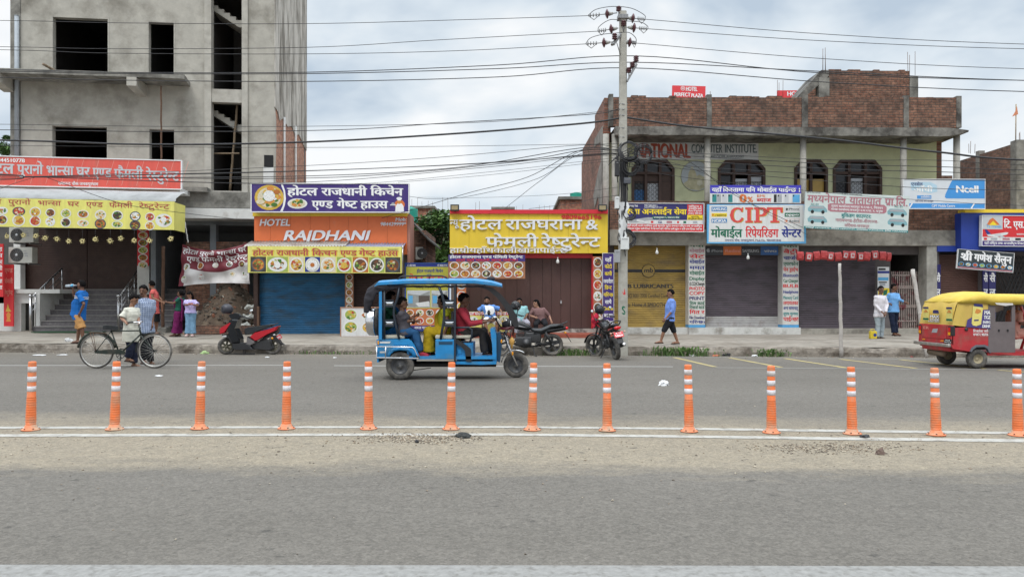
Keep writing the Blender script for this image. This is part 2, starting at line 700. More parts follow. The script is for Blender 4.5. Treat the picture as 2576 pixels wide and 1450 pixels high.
nx,ny = 150,14
vs = []
for j in range(ny + 1):
 for i in range(nx + 1):
  x = -32 + 64 * i / nx
  d = KD(x) + .16 + (31 - KD(x) - .16) * (j / ny) ** 1.4
  z = SZ(d) + .018 * noise.noise((x * .7,d * 1.1,0)) * (1 if 0 < j else .3)
  vs.append((x,d,z))
mb.add(vs,[(j * (nx + 1) + i,j * (nx + 1) + i + 1,(j + 1) * (nx + 1) + i + 1,(j + 1) * (nx + 1) + i) for j in range(ny) for i in range(nx)],True)
tag(mb.build('pavement'),kind='structure')
mb = MB().m(M('pavement_joint_dark',(.07,.058,.045),.95,.3,9))
random.seed(17)
for off in (.95,1.9,3.3):
 x = -16.0
 while x < 16:
  n = random.randint(5,16)
  pts = []
  for i in range(n):
   y = KD(x) + off + .12 * noise.noise((x * .8,off,0)) + .04 * random.random()
   pts.append((x,y,SZ(y) + .026,.012 + .03 * random.random()))
   x += .22
  for p,q in zip(pts,pts[1:]): mb.add([p[:3],(p[0],p[1] - p[3],p[2]),(q[0],q[1] - q[3],q[2]),q[:3]],[(0,1,2,3)])
  x += random.uniform(.4,4)
tag(mb.build('pavement_joint'),kind='structure')
KERB = M('kerb_concrete',(.25,.22,.185),.95,.28,7,col2=(.1,.082,.065),mix=(.46,.64),dscale=2.2,bump=.9,bscale=18)
mb = MB().m(KERB)
rings = []
x = -31.0
random.seed(3)
while x < 31:
 n1 = noise.noise((x * 1.7,3.1,0))
 n2 = noise.noise((x * 4.3,9.2,0))
 chip = max(0,noise.noise((x * .9,5,2)) - .15) * .16
 y0 = KD(x)
 rings.append([(x,y0 + .015 * n2,-.05),(x,y0 + .03 * n1,.10 + .03 * n2),(x,y0 + .03 + .03 * n2 + chip,.205 + .012 * n1 - chip * .3),(x,y0 + .055 + chip,.236 + .008 * n2 - chip * .45),(x,y0 + .3,SZ(20) + .004),(x,y0 + .32,-.05)])
 x += .09 + .05 * random.random()
mb.loft(rings,True,False)
tag(mb.build('kerb'),kind='structure')
def marking(name,pts,w0,w1,mat,z=.004,label=None):
 """strip along overview pixels (X, Y upper edge, Y lower edge)"""
 mb = MB().m(mat)
 vs = []
 for X,Ya,Yb in pts:
  da,db = GD(Ya),GD(Yb)
  vs += [(GX(X,da),da,z),(GX(X,db),db,z)]
 mb.add(vs,[(2 * i,2 * i + 1,2 * i + 3,2 * i + 2) for i in range(len(pts) - 1)])
 return tag(mb.build(name),kind='structure')
WP = M('road_paint_white',(.38,.368,.335),.85,.15,9,col2=(.2,.18,.15),mix=(.5,.68),dscale=7)
WP2 = M('road_paint_worn',(.3,.29,.27),.8,.15,9,col2=(.2,.19,.175),mix=(.5,.7),dscale=9)
YP = M('road_paint_yellow',(.42,.34,.14),.75,.2,8,col2=(.2,.18,.13),mix=(.45,.7),dscale=4)
marking('edge_line',[(-1500,1419,1451),(-200,1420,1452),(600,1421,1453),(1500,1422,1454),(2800,1425,1457),(4300,1430,1462)],0,0,M('road_paint_edge',(.235,.23,.218),.9,.16,26,col2=(.15,.143,.13),mix=(.5,.7),dscale=16))
marking('centre_line',[(-1500,1073.5,1079),(-300,1073,1078.5),(700,1071.5,1076.5),(1290,1071.5,1076),(1700,1075,1080),(2100,1080,1086),(2576,1086,1092),(2900,1090,1096),(4300,1104,1111)],0,0,WP)
marking('centre_line',[(-1500,1093,1100),(-300,1092,1099),(700,1090,1096),(1290,1089.5,1095.5),(1700,1094,1100),(2100,1099,1106),(2576,1104,1112),(2900,1108,1116),(4300,1124,1133)],0,0,WP)
marking('lane_line',[(-1500,918.5,920.2),(-300,918,919.7),(720,917.5,919)],0,0,WP2)
marking('lane_line',[(840,918.3,920),(1692,921,922.6)],0,0,WP2)
def Z8(x,y):
 return (2000 + x / 1.288) / 1.5528,(1350 + y / 1.288) / 1.5528
def z8line(name,x0,y0,x1,y1,w,mat):
 a,b = Z8(x0,y0),Z8(x1,y1)
 p = [Vector((GX(q[0],GD(q[1])),GD(q[1]),.004)) for q in (a,b)]
 d = (p[1] - p[0]).normalized()
 n = Vector((-d.y,d.x,0)) * w / 2
 mb = MB().m(mat)
 mb.add([p[0] + n,p[0] - n,p[1] - n,p[1] + n],[(0,1,2,3)])
 return tag(mb.build(name),kind='structure')
z8line('bay_line',1020,109,2700,121,.08,WP2)
z8line('bay_line',560,51,2700,76,.08,WP2)
for q in ((812,57.5,1022,106),(1095,60,1352,107.5),(1370,63,1680,110),(1645,66,2030,112.5),(1950,69,2380,115.5),(2440,121.5,2700,140)):
 z8line('bay_stripe',*q,.13,YP)
random.seed(11)
mb = MB()
SM = [M('grit_pale',(.36,.31,.24),.9,.2,30),M('grit_dark',(.11,.09,.07),.9,.2,30),M('grit_brown',(.22,.17,.12),.9,.2,30)]
def pebble(mb,x,y,r,z0=0):
 mb.m(random.choice(SM))
 a = random.random() * 6
 c,s_ = math.cos(a),math.sin(a)
 rx,ry,rz = r * (.7 + random.random() * .7),r * (.6 + random.random() * .5),r * (.35 + random.random() * .4)
 v = [(rx,0,0),(0,ry,0),(-rx,0,0),(0,-ry,0),(0,0,rz),(rx * .6,ry * .6,rz * .6),(-rx * .6,-ry * .5,rz * .5)]
 v = [(x + p * c - q * s_,y + p * s_ + q * c,z0 + w + .003) for p,q,w in v]
 mb.add(v,[(0,5,4),(5,1,4),(1,2,4),(2,6,4),(6,3,4),(3,0,4),(0,1,5),(2,3,6)],False)
def patch(X0,X1,Y0,Y1,n,r0,r1):
 for _ in range(n):
  X,Y = random.gauss((X0 + X1) / 2,(X1 - X0) / 4),random.gauss((Y0 + Y1) / 2,(Y1 - Y0) / 4)
  if Y < 1050: continue
  d = GD(Y)
  pebble(mb,GX(X,d),d,r0 + (r1 - r0) * random.random() ** 2)
patch(900,1190,1088,1114,1500,.004,.016)
patch(1880,2300,1112,1140,1100,.004,.015)
for _ in range(1500):
 d = random.gauss(7.3,.75)
 pebble(mb,random.uniform(-6.5,6.5),d,.003 + .011 * random.random() ** 3)
for _ in range(500):
 pebble(mb,random.uniform(-9,9),random.uniform(3.6,18.5),.003 + .008 * random.random() ** 3)
for _ in range(900):
 x = random.uniform(-15,14)
 pebble(mb,x,KD(x) - abs(random.gauss(0,.35)) - .03,.006 + .022 * random.random() ** 3)
tag(mb.build('gravel'),'loose stones and grit scattered along the middle of the road and the gutter','gravel',kind='stuff')
OR = M('orange_plastic',(.72,.17,.05),.5,.12,9,col2=(.5,.23,.13),mix=(.44,.66),dscale=6,rnd=1)
ORB = M('orange_plastic_dusty',(.7,.22,.1),.7,.14,12,col2=(.45,.3,.2),mix=(.42,.64),dscale=9,rnd=1)
RW = M('reflective_white',(.6,.575,.6),.4,.1,20,col2=(.42,.37,.33),mix=(.52,.72),dscale=8,rnd=1)
HOLE = M('black_hole',(.01,.01,.01),.9,0)
def make_post():
 r = empty('lane_post')
 mb = MB().m(OR,True)
 prof = [(.046,.05),(.049,.06),(.0505,.09)]
 z = .09
 for k in range(10):
  rr = .0505 - .006 * k / 10
  prof += [(rr,z),(rr + .002,z + .004),(rr + .002,z + .016),(rr,z + .02)]
  z += .0275
 prof += [(.0435,.366),(.0455,.368),(.0455,.375),(.043,.379),(.0395,.75),(.0385,.765),(.034,.772),(.034,.764),(.012,.764),(.012,.775),(.0,.775)]
 mb.lathe(prof,22)
 mb.build('post',parent=r)
 mb = MB().m(ORB,True)
 mb.lathe([(.0,0.002),(.094,.002),(.096,.01),(.084,.018),(.064,.03),(.055,.056),(.05,.062),(0,.062)],26)
 mb.m(HOLE,False)
 for a in range(0,360,60):
  c = Vector((math.cos(R(a + 15)),math.sin(R(a + 15)),0))
  q = c * .083
  mb.lathe([(.0,0),(.0085,0),(.0085,.003),(0,.003)],10,(q.x,q.y,.025))
 mb.build('base',parent=r)
 for z0 in (.436,.545,.655):
  mb = MB().m(RW,True)
  q = .043 - .0035 * (z0 - .379) / .371
  mb.lathe([(q - .001,z0),(q + .0018,z0 + .001),(q + .0013,z0 + .060),(q - .0015,z0 + .061)],22)
  mb.build('reflective_band',parent=r)
 return r
PT = [(82,77,1086,908),(293,288,1085,908),(507,502,1083,908),(723,720,1083,908),(929,927,1083,908),(1136,1134,1084,910),(1342,1338,1086,912),(1528,1527,1088,913),(1730,1733,1090,916),(1938,1940,1093,919),(2140,2143,1096,922),(2351,2354,1099,925),(2557,2560,1100,927)]
PL = ['leftmost orange lane post, leaning slightly to the right','orange lane post standing in front of the bicycle and its walkers','orange lane post between the bicycle and the parked scooter','orange lane post standing in front of the scooter rear wheel','orange lane post standing just behind the blue rickshaw rear wheel','orange lane post in front of the middle of the blue rickshaw','orange lane post in front of the blue rickshaw front wheel, nearer the cruiser motorcycle','orange lane post in front of the concrete utility pole and red motorcycle','orange lane post in front of the walking man in blue shirt','orange lane post in front of the closed shutter under the phone repair sign','orange lane post in front of the upright bamboo pole','orange lane post in front of the red and yellow auto rickshaw rear wheel','rightmost orange lane post, cut by the picture edge']
p0 = None
for (tx,bx,by,ty),lb in zip(PT,PL):
 o = make_post() if p0 is None else copy_tree(p0)
 p0 = p0 or o
 d = GD(by - 5)
 o.location = (GX(bx,d),d,.002)
 o.rotation_euler = (0,math.atan2((tx - bx),172),random.random() * 6)
 o.rotation_mode = 'ZYX'
 o.rotation_mode = 'XYZ'
 o.rotation_euler = (R(random.uniform(-1.3,1.3)),math.atan2((tx - bx),172),R(random.uniform(-25,25)))
 hpx = by - 5 - ty
 s_ = hpx / F * d / .775
 o.scale = (1,1,s_)
 tag(o,lb,'bollard','orange lane posts along the centre line')
# ================================================================== buildings
class Fr:
 "a facade frame: origin on the ground seen at column X and depth d, turned by th; v runs into the building"
 def __init__(s,X,d,th=0):
  s.ox,s.oy,s.th = GX(X,d),d,R(th)
  s.c,s.s = math.cos(s.th),math.sin(s.th)
 def root(s,name,label,cat,group=None):
  s.e = empty(name,(s.ox,s.oy,0),s.th,label,cat,group)
  return s.e
 def u(s,X,v=0):
  k = (X - 1287.5) / F
  return (k * (s.oy + v * s.c) - s.ox + v * s.s) / (s.c - k * s.s)
 def z(s,X,Y,v=0):
  return GZ(Y,s.oy + s.u(X,v) * s.s + v * s.c)
 def bx(s,mb,X0,X1,Y0,Y1,v0,v1):
  Xm = (X0 + X1) / 2
  mb.box(s.u(X0,v0),s.u(X1,v0),v0,v1,s.z(Xm,Y1,v0),s.z(Xm,Y0,v0))
CEM = M('cement_render',(.4,.38,.335),.92,.15,2.2,col2=(.2,.185,.155),mix=(.48,.7),dscale=.7,bump=.35,bscale=9)
CEM2 = M('cement_smooth',(.42,.4,.355),.9,.14,3,col2=(.24,.22,.185),mix=(.5,.75),dscale=.9,bump=.2,bscale=12)
CEMD = M('cement_weathered',(.25,.24,.215),.95,.22,4,col2=(.09,.085,.075),mix=(.44,.68),dscale=1.4,bump=.5,bscale=14)
INT = M('bare_interior_shaded',(.09,.085,.08),.95,.2,2)  # room concrete darkened: the gloom behind the openings is put into its colour
STREAK = M('cement_streaked',(.5,.475,.43),.95,.22,7,col2=(.16,.145,.12),mix=(.42,.62),dscale=2.2,bump=.8,bscale=12,stretch=(1,1,.22))
BRL = brick('brick_side',(.36,.13,.07),(.42,.2,.12),(.3,.27,.23),'y',.24,.085,(.2,.14,.1),(.55,.8))
WHT = M('white_paint',(.62,.62,.6),.7,.08,5,col2=(.36,.33,.29),mix=(.56,.78),dscale=2)
DARK = M('near_black',(.012,.012,.013),.8,0)
STEEL = M('steel',(.55,.55,.56),.28,.1,20,metal=1)
RUST = M('rusty_iron',(.13,.075,.05),.85,.3,15,metal=.2)
LB = Fr(27,27,6.6)
lb = LB.root('concrete_building','tall unfinished grey concrete building with black unglazed openings and an open stairwell','building')
u = LB.u
ZT = 17.5
def zz(X,Y,v=0): return LB.z(X,Y,v)
wins = [(u(133),u(271),zz(200,185),zz(200,46)),(u(374),u(437),zz(405,196),zz(405,57)),(u(132),u(269),zz(200,452),zz(200,318)),(u(376),u(438),zz(405,470),zz(405,326))]
wins += [(a,b,c + 3.95,d + 3.95) for a,b,c,d in wins[:2]]
mb = MB().m(CEM)
mb.wall(u(52),u(515),4.6,ZT,0,.23,wins)
mb.build('wall',parent=lb)
for a,b,c,d in wins:                                   # rough plaster bands round the openings
 mb = MB().m(CEM)
 mb.prism([(a - .1,c),(a - .002,c),(a - .002,d + .002),(b + .002,d + .002),(b + .002,c),(b + .07,c),(b + .06,d + .07),(a - .11,d + .08)],-.012,.05)
 mb.build('window_surround',parent=lb)
mb = MB().m(CEM)
mb.wall(u(624),u(690),5.2,ZT,0,.23)
mb.build('stair_wall',parent=lb)
part('corner_column',CEMD,lb,lambda q: q.box(u(27),u(52) - .002,-.03,.3,4.3,ZT))
part('column',CEM2,lb,lambda q: q.box(u(515) + .002,u(532),-.07,.3,4.5,ZT))
part('column',CEM2,lb,lambda q: q.box(u(609),u(624) - .002,-.07,.3,4.5,ZT))
for Ya,Yb in ((225,258),(480,523),(-70,-36)):
 part('landing_beam',CEM2,lb,lambda q: q.box(u(532) + .002,u(609) - .002,-.02,.28,zz(570,Yb),zz(570,Ya)))
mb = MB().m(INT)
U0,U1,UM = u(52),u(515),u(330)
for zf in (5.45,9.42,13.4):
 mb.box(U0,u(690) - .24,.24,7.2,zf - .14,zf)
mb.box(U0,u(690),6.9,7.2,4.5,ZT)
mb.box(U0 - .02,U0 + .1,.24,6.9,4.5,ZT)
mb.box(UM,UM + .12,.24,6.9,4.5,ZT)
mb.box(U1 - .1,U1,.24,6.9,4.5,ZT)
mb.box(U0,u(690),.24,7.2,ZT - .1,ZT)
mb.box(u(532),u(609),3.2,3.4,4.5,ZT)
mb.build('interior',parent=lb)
def flight(Xa,Ya,Xb,Yb,v=.55):
 "stepped stair flight between two picture points, 1.1 m wide going in"
 xa,za,xb,zb = u(Xa,v),zz(Xa,Ya,v),u(Xb,v),zz(Xb,Yb,v)
 n = 5
 top,dx,dz = [],(xb - xa) / n,(zb - za) / n
 for i in range(n):
  top += [(xa + dx * i,za + dz * i),(xa + dx * (i + 1),za + dz * i)]
 top.append((xb,zb))
 poly = top + [(xb,zb - .14),(xb - .1,zb - .14),(xa,za - .16)]
 mb = MB().m(CEM2)
 mb.prism(poly,v,v + 1.1)
 return mb.build('stair_flight',parent=lb)
flight(533,14,608,60)
flight(533,278,608,322)
flight(533,-240,608,-196)
U2 = u(690)
mb = MB().m(BRL)
mb.box(U2 - .23,U2,.235,7.5,0,ZT)
mb.build('side_wall',parent=lb)
random.seed(5)
low = [(0.0,8.75),(.5,8.7),(.9,8.45),(1.6,8.72),(2.6,8.6),(3.5,8.85),(4.4,8.66),(5.3,8.9),(6.4,8.72),(7.2,8.6),(7.5,8.62)]
part('rough_plaster',STREAK,lb,lambda q: q.prism([(a - .02 if i == 0 else a,b) for i,(a,b) in enumerate(low)] + [(7.52,ZT),(-.02,ZT)],U2 + .001,U2 + .035,'x'))
part('corner_render',CEM,lb,lambda q: q.prism([(-.02,4.6),(.12,4.6),(.2,5.5),(.1,6.6),(.25,7.5),(.2,8.4),(-.02,8.6)],U2 + .001,U2 + .03,'x'))
for v in (1.6,4.2):
 part('drain_pipe',WHT,lb,lambda q: q.cyl((U2 + .07,v,4.5),(U2 + .07,v,8.6 + v * .1),.045,n=8))
zb0,zb1 = zz(200,209),zz(200,209) + .16
X1e = u(478)
mb = MB().m(CEMD)
mb.prism([(u(27) - 1.6,-1.0),(u(449,-1.0),-1.0),(u(449,-1.0) + .18,-.93),(X1e,0.002),(u(27) - 1.6,0.002)],zb0,zb1,'z')
mb.build('balcony_slab',parent=lb)
def bracket(ua,ub):
 part('balcony_beam',CEM2,lb,lambda q: q.prism([(-1.0,zb0 - .002),(-1.0,zb0 - .31),(0,zb0 - .42),(0,zb0 - .002)],ua,ub,'x'))
bracket(u(318,-1),u(343,-1))
bracket(u(10,0),u(38,0))
mb = MB().m(M('grey_pvc',(.33,.36,.39),.5,.1,5),True)
mb.cyl((u(46),-.1,zz(46,392)),(u(46),-.1,zz(46,43)),.075,n=12)
mb.cyl((u(46),-.1,zz(46,43)),(u(46),-.1,zz(46,43) + .01),.085,n=12)
mb.build('downpipe',parent=lb)
mb = MB().m(CEMD)
LB.bx(mb,440,640,482,522,-.35,.9)
LB.bx(mb,440,520,470,481,-.6,-.1)
mb.build('floor_slab',parent=lb)
part('canopy_beam',WHT,lb,lambda q: LB.bx(q,436,640,523.5,549,-.8,.3))
mb = MB().m(M('grey_blue_wall',(.17,.185,.2),.9,.15,2))
mb.box(u(27),u(690) - .25,3.5,3.7,0,5.2)
mb.box(u(372),u(384),.3,3.5,0,4.4)
mb.box(u(530),u(545),-.1,.3,0,4.3)
mb.box(u(27),u(690) - .25,.24,3.5,4.3,4.45)
mb.build('recess_wall',parent=lb)
mb = MB().m(DARK)
LB.bx(mb,664,687,390,420,-.02,.05)
mb.m(WHT)
LB.bx(mb,662,688,420.5,470,-.05,.05)
mb.build('vent_box',parent=lb)
DOORB = M('door_brown',(.05,.026,.02),.6,.2,3,col2=(.075,.045,.035),mix=(.5,.8),dscale=2)
mb = MB().m(DOORB)
D0 = 29.45
def wb(mb,X0,X1,Y0,Y1,d0,d1):
 "world-aligned box from its front face"
 mb.box(GX(X0,d0),GX(X1,d0),d0,d1,GZ(Y1,d0),GZ(Y0,d0))
def place(o):                       # keep world coordinates under a turned parent
 o.matrix_parent_inverse = lb.matrix_world.inverted() if False else (Matrix.Translation((LB.ox,LB.oy,0)) @ Matrix.Rotation(LB.th,4,'Z')).inverted()
 return o
for a,b in ((20,218.5),(220,345)):
 mb = MB().m(DOORB)
 wb(mb,a,b,560,727,D0,D0 + .1)
 for k in range(28):
  Y = 562 + k * 5.8
  wb(mb,a + .4,b - .4,Y,Y + 3.6,D0 - .02,D0)
 place(mb.build('rolling_door',parent=lb))
STEP = M('grey_stone_steps',(.135,.125,.13),.7,.2,12,col2=(.2,.19,.18),mix=(.5,.8),dscale=3)
STEPE = M('step_nosing',(.26,.245,.235),.7,.15,12)
zt = GZ(727,29.4)
zb = SZ(27.2)
mb = MB().m(STEP)
NS = 8
for i in range(NS):
 d = 27.2 + i * .275
 z1 = zb + (zt - zb) * (i + 1) / NS
 mb.m(STEP).box(-17.5,-12.55,d,29.45,z1 - (zt - zb) / NS,z1 - .03)
 mb.m(STEPE).box(-17.52,-12.53,d - .03,29.45,z1 - .03,z1)
place(mb.build('steps',parent=lb))
mb = MB().m(WHT)
wb(mb,-40,96,737,762,27.6,27.85)
wb(mb,35,53,762,833,27.6,27.85)
wb(mb,-60,34.5,737,835,27.6,27.8)
mb.box(GX(95,27.6),GX(95,27.6) + .2,27.4,29.5,.3,GZ(737,27.6))
place(mb.build('plinth_wall',parent=lb))
mb = MB().m(WHT)
wb(mb,-60,150,727,737,27.45,29.6)
place(mb.build('ledge',parent=lb))
for q_ in ((34,51,560,726.5,29.0,29.3),(345,375,560,740,28.6,28.9)):
 mb = MB().m(WHT)
 wb(mb,*q_)
 place(mb.build('pillar',parent=lb))
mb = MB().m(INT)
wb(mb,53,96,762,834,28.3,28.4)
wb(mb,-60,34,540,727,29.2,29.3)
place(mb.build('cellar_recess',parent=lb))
part('signboard_ledge',WHT,lb,lambda q: LB.bx(q,-60,452,467,478,-1.5,.0))
def shutter(name,parent,x0,x1,z0,z1,y,mat,pitch=.075,amp=.016):
 n = int((z1 - z0) / pitch)
 mb = MB().m(mat)
 pr = []
 for i in range(n):
  z = z0 + (z1 - z0) * i / n
  h = (z1 - z0) / n
  pr += [(y,z),(y - amp * .8,z + h * .2),(y - amp,z + h * .5),(y - amp * .8,z + h * .8)]
 pr.append((y,z1))
 for (ya,za),(yb,zb_) in zip(pr,pr[1:]):
  mb.add([(x0,ya,za),(x1,ya,za),(x1,yb,zb_),(x0,yb,zb_)],[(0,1,2,3)],True)
 return mb
ORP = M('orange_panel',(.72,.17,.055),.45,.07,3,col2=(.6,.2,.1),mix=(.6,.8),dscale=3)
YLP = M('yellow_panel',(.72,.51,.04),.42,.07,3,col2=(.6,.43,.06),mix=(.52,.78),dscale=1.5,stretch=(2.5,1,.4))
REDP = M('red_panel',(.62,.03,.045),.4,.06,3)
PINKW = M('pink_boards',(.42,.2,.15),.8,.2,4,stretch=(1,1,.2))
BLUE_SH = M('blue_shutter',(.02,.115,.24),.55,.25,3.5,col2=(.04,.075,.11),mix=(.46,.68),dscale=1.6,stretch=(.6,1,2))
BROWN_SH = M('brown_shutter',(.055,.032,.028),.6,.2,3)
HS = Fr(637,25.4,0)
hs = HS.root('orange_hotel','single storey hotel shop with orange panel front and closed blue shutter','building')
hu,hz = HS.u,HS.z
mb = MB().m(M('shop_wall',(.2,.17,.15),.9,.2,3))
mb.wall(hu(637),hu(1024),0,hz(800,536),.3,.5,[(hu(649,.3),hu(867,.3),-1,hz(800,684,.3)),(hu(889,.3),hu(1012,.3),-1,hz(800,684,.3))])
mb.box(hu(637),hu(637) + .2,.5,5.8,0,hz(800,540))
mb.box(hu(637),hu(965),5.8,6,0,hz(800,540))
mb.box(hu(965),hu(965) + .2,1.0,6,0,hz(800,540))
mb.box(hu(965) + .2,hu(1024),.8,1.0,0,hz(800,540))
mb.box(hu(637) + .2,hu(965),.5,5.8,hz(800,545) - .1,hz(800,545))
mb.build('wall',parent=hs)
part('side_wall',PINKW,hs,lambda q: q.box(hu(1024) + .002,hu(1024) + .1,.02,1.0,0,hz(800,538)))
xs = [639,680,731,780,829,877,925,974,1024]
mb = MB().m(ORP)
for a,b in zip(xs,xs[1:]):
 HS.bx(mb,a + .25,b - .25,544,640,0,.04)
mb.m(DARK)
HS.bx(mb,639,1024,544.4,639,.02,.3)
mb.build('fascia_panel',parent=hs)
mb = MB().m(YLP)
for a,b in zip([635] + xs[1:],xs[1:-1] + [1024.5]):
 HS.bx(mb,a + .2,b - .2,534,543.5,-.06,.3)
mb.build('parapet_cap',parent=hs)
b = shutter('s',hs,hu(649,.4),hu(867,.4),.3,hz(800,684,.4),.4,BLUE_SH)
b.m(RUST)
b.box(hu(649,.4) - .06,hu(649,.4),.28,.45,.3,hz(800,684,.4))
b.build('blue_shutter',parent=hs)
shutter('s',hs,hu(889,.4),hu(1012,.4),.3,hz(800,684,.4),.4,BROWN_SH).build('brown_shutter',parent=hs)
part('door_post',M('dark_post',(.045,.025,.02),.8,.3,8),hs,lambda q: HS.bx(q,637.5,648,640,840,.1,.29))
part('door_post',RUST,hs,lambda q: HS.bx(q,646,651,770,845,-.1,.05))
def corrug(parent,name,mat,x0,x1,ya,za,yb,zb_,pitch=.1,amp=.018):
 mb = MB().m(mat)
 n = int((x1 - x0) / pitch * 4)
 vs = []
 for i in range(n + 1):
  x = x0 + (x1 - x0) * i / n
  w = amp * math.sin(2 * math.pi * (x - x0) / pitch)
  for t in (0,.5,1):
   vs.append((x,ya + (yb - ya) * t,za + (zb_ - za) * t + w + .012 * noise.noise((x * .8,t,0))))
  for t in (1,.5,0):
   vs.append((x,ya + (yb - ya) * t,za + (zb_ - za) * t + w - .004 + .012 * noise.noise((x * .8,t,0))))
 fs = []
 for i in range(n):
  for j in range(6):
   fs.append((i * 6 + j,i * 6 + (j + 1) % 6,(i + 1) * 6 + (j + 1) % 6,(i + 1) * 6 + j))
 mb.add(vs,fs,True)
 return mb.build(name,parent=parent)
TIN = M('galvanised_tin',(.4,.38,.35),.5,.2,4,metal=.5,col2=(.22,.15,.11),mix=(.48,.7),dscale=2.5)
TINB = M('painted_tin',(.25,.27,.38),.5,.15,4,metal=.2,col2=(.35,.33,.32),mix=(.55,.8),dscale=2.5)
corrug(hs,'tin_awning',TIN,hu(632),hu(880),-.01,hz(800,606),-.78,GZ(618.5,24.6))
corrug(hs,'tin_awning',TINB,hu(878),hu(1021),-.01,hz(800,611),-.78,GZ(622.5,24.6))
for X in (623,1012):
 mb = MB().m(STEEL)
 mb.tube([(hu(X,-.8),-.78,hz(X,686,-.8)),(hu(X,-.8),-.74,hz(X,618,-.8)),(hu(X,0),0.02,hz(X,612))],.02,6)
 mb.tube([(hu(X,-.8),-.76,hz(X,655,-.8)),(hu(X,0),0.02,hz(X,670))],.015,6)
 mb.build('awning_frame',parent=hs)
YH = Fr(1131,24.7,.4)
yh = YH.root('yellow_hotel','single storey restaurant with yellow panel front and dark brown folding doors','building')
yu,yz = YH.u,YH.z
mb = MB().m(M('shop_wall2',(.16,.13,.11),.9,.2,3))
mb.box(yu(1133),yu(1527),5,5.2,0,yz(1300,532))
mb.box(yu(1133),yu(1133) + .15,.2,5,0,yz(1300,532))
mb.box(yu(1527) - .15,yu(1527),.25,5,0,yz(1300,532))
mb.box(yu(1133),yu(1527),.2,5,yz(1300,545) - .1,yz(1300,545))
mb.build('wall',parent=yh)
xs = [1131,1179.5,1230,1280,1330,1379.5,1429,1479,1528.6]
mb = MB().m(YLP)
for a,b in zip(xs,xs[1:]):
 YH.bx(mb,a + .22,b - .22,537.5,636.5,-.3,-.24)
mb.m(M('seam_dark',(.1,.06,.01),.8,0))
YH.bx(mb,1131.5,1528,538,636,-.26,.2)
mb.build('fascia_panel',parent=yh)
mb = MB().m(REDP)
for a,b in zip(xs,xs[1:]):
 YH.bx(mb,a + .15,b - .15,527,537.2,-.36,.2)
mb.build('parapet_cap',parent=yh)
DB2 = M('folding_door',(.085,.043,.037),.55,.12,3,col2=(.12,.07,.06),mix=(.55,.8),dscale=1.4,stretch=(1,1,.4))
lx = [1150,1180,1210,1240,1270,1300,1333,1364,1387,1410,1434,1462,1489]
for g in (lx[:10],lx[9:]):
 mb = MB().m(DB2)
 for k,(a,b) in enumerate(zip(g,g[1:])):
  YH.bx(mb,a + .3,b - .3,648,825,.1 + .012 * (k % 2),.16)
 mb.m(DARK)
 YH.bx(mb,g[0],g[-1],648,825,.165,.2)
 mb.build('folding_door',parent=yh)
mb = MB().m(STEEL)
mb.bbox(yu(1409),yu(1413),.03,.08,yz(1410,763),yz(1410,757),.005)
mb.torus((yu(1411),.055,yz(1410,756.5)),.02,.006,'y',12,6)
mb.build('padlock',parent=yh)
part('lintel',REDP,yh,lambda q: YH.bx(q,1140,1490,636.8,648.5,.0,.3))
part('door_jamb',REDP,yh,lambda q: YH.bx(q,1487.5,1490.5,648.8,826,.0,.3))
TILE = M('plinth_tiles',(.42,.4,.36),.4,.3,3,col2=(.16,.14,.13),mix=(.48,.56),dscale=2.6)
part('tiled_plinth',TILE,yh,lambda q: q.box(yu(1148),yu(1527),.0,.45,0,yz(1300,826)))
part('red_step',M('red_oxide_step',(.3,.075,.045),.7,.2,4,col2=(.2,.1,.075),mix=(.5,.75),dscale=2),yh,lambda q: q.box(yu(1150),yu(1527),-1.3,-.003,0,GZ(840,23.4)))
RB = Fr(1530,25.4,1.2)
rb = RB.root('green_house','two storey house with green upper wall, round balcony columns and brick parapet','building')
ru,rz = RB.u,RB.z
BRF = brick('brick_front',(.185,.083,.053),(.265,.138,.09),(.085,.07,.058),'x',.25,.088,(.05,.04,.034),(.4,.66))
BRS = brick('brick_flank',(.22,.09,.06),(.27,.13,.085),(.17,.14,.12),'y',.25,.088,(.06,.05,.042),(.44,.72))
GRN = M('green_wall',(.52,.54,.34),.85,.1,2,col2=(.29,.29,.19),mix=(.56,.78),dscale=.7)
z_par0,z_par1 = rz(1950,312),rz(1950,247)
v_w = 1.0                                                     # green wall stands a metre behind the columns
UL,UR = ru(1535),ru(2355,v_w)
wz = [(1588,1696,402,512),(1805,1924,403,512),(1997,2081,402,530),(2094,2217,402,512)]
holes = [(ru(a,v_w),ru(b,v_w),rz((a + b) / 2,d,v_w),rz((a + b) / 2,c,v_w)) for a,b,c,d in wz]
part('upper_wall',GRN,rb,lambda q: q.wall(UL,UR,3.4,rz(1950,318),v_w,v_w + .23,holes))
part('side_wall',BRS,rb,lambda q: q.box(UL - .23,UL - .002,.2,6.6,0,rz(1530,318)))
part('side_render',CEMD,rb,lambda q: q.prism([(.19,3.3),(.9,3.2),(1.6,3.5),(1.2,4.0),(.8,4.6),(1.3,5.2),(2.2,4.9),(2.6,5.4),(1.5,6.0),(.6,6.3),(.7,7.0),(2.4,7.2),(2.2,7.45),(.19,7.45)],UL - .25,UL - .232,'x'))
part('right_wall',BRS,rb,lambda q: q.box(UR + .002,UR + .2,v_w + .02,6.6,0,rz(1950,318)))
part('back_wall',BRS,rb,lambda q: q.box(UL,UR,6.4,6.6,0,7.3))
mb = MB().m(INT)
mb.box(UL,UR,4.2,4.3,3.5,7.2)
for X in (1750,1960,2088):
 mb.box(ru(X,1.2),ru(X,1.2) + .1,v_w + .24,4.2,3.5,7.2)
mb.build('interior',parent=rb)
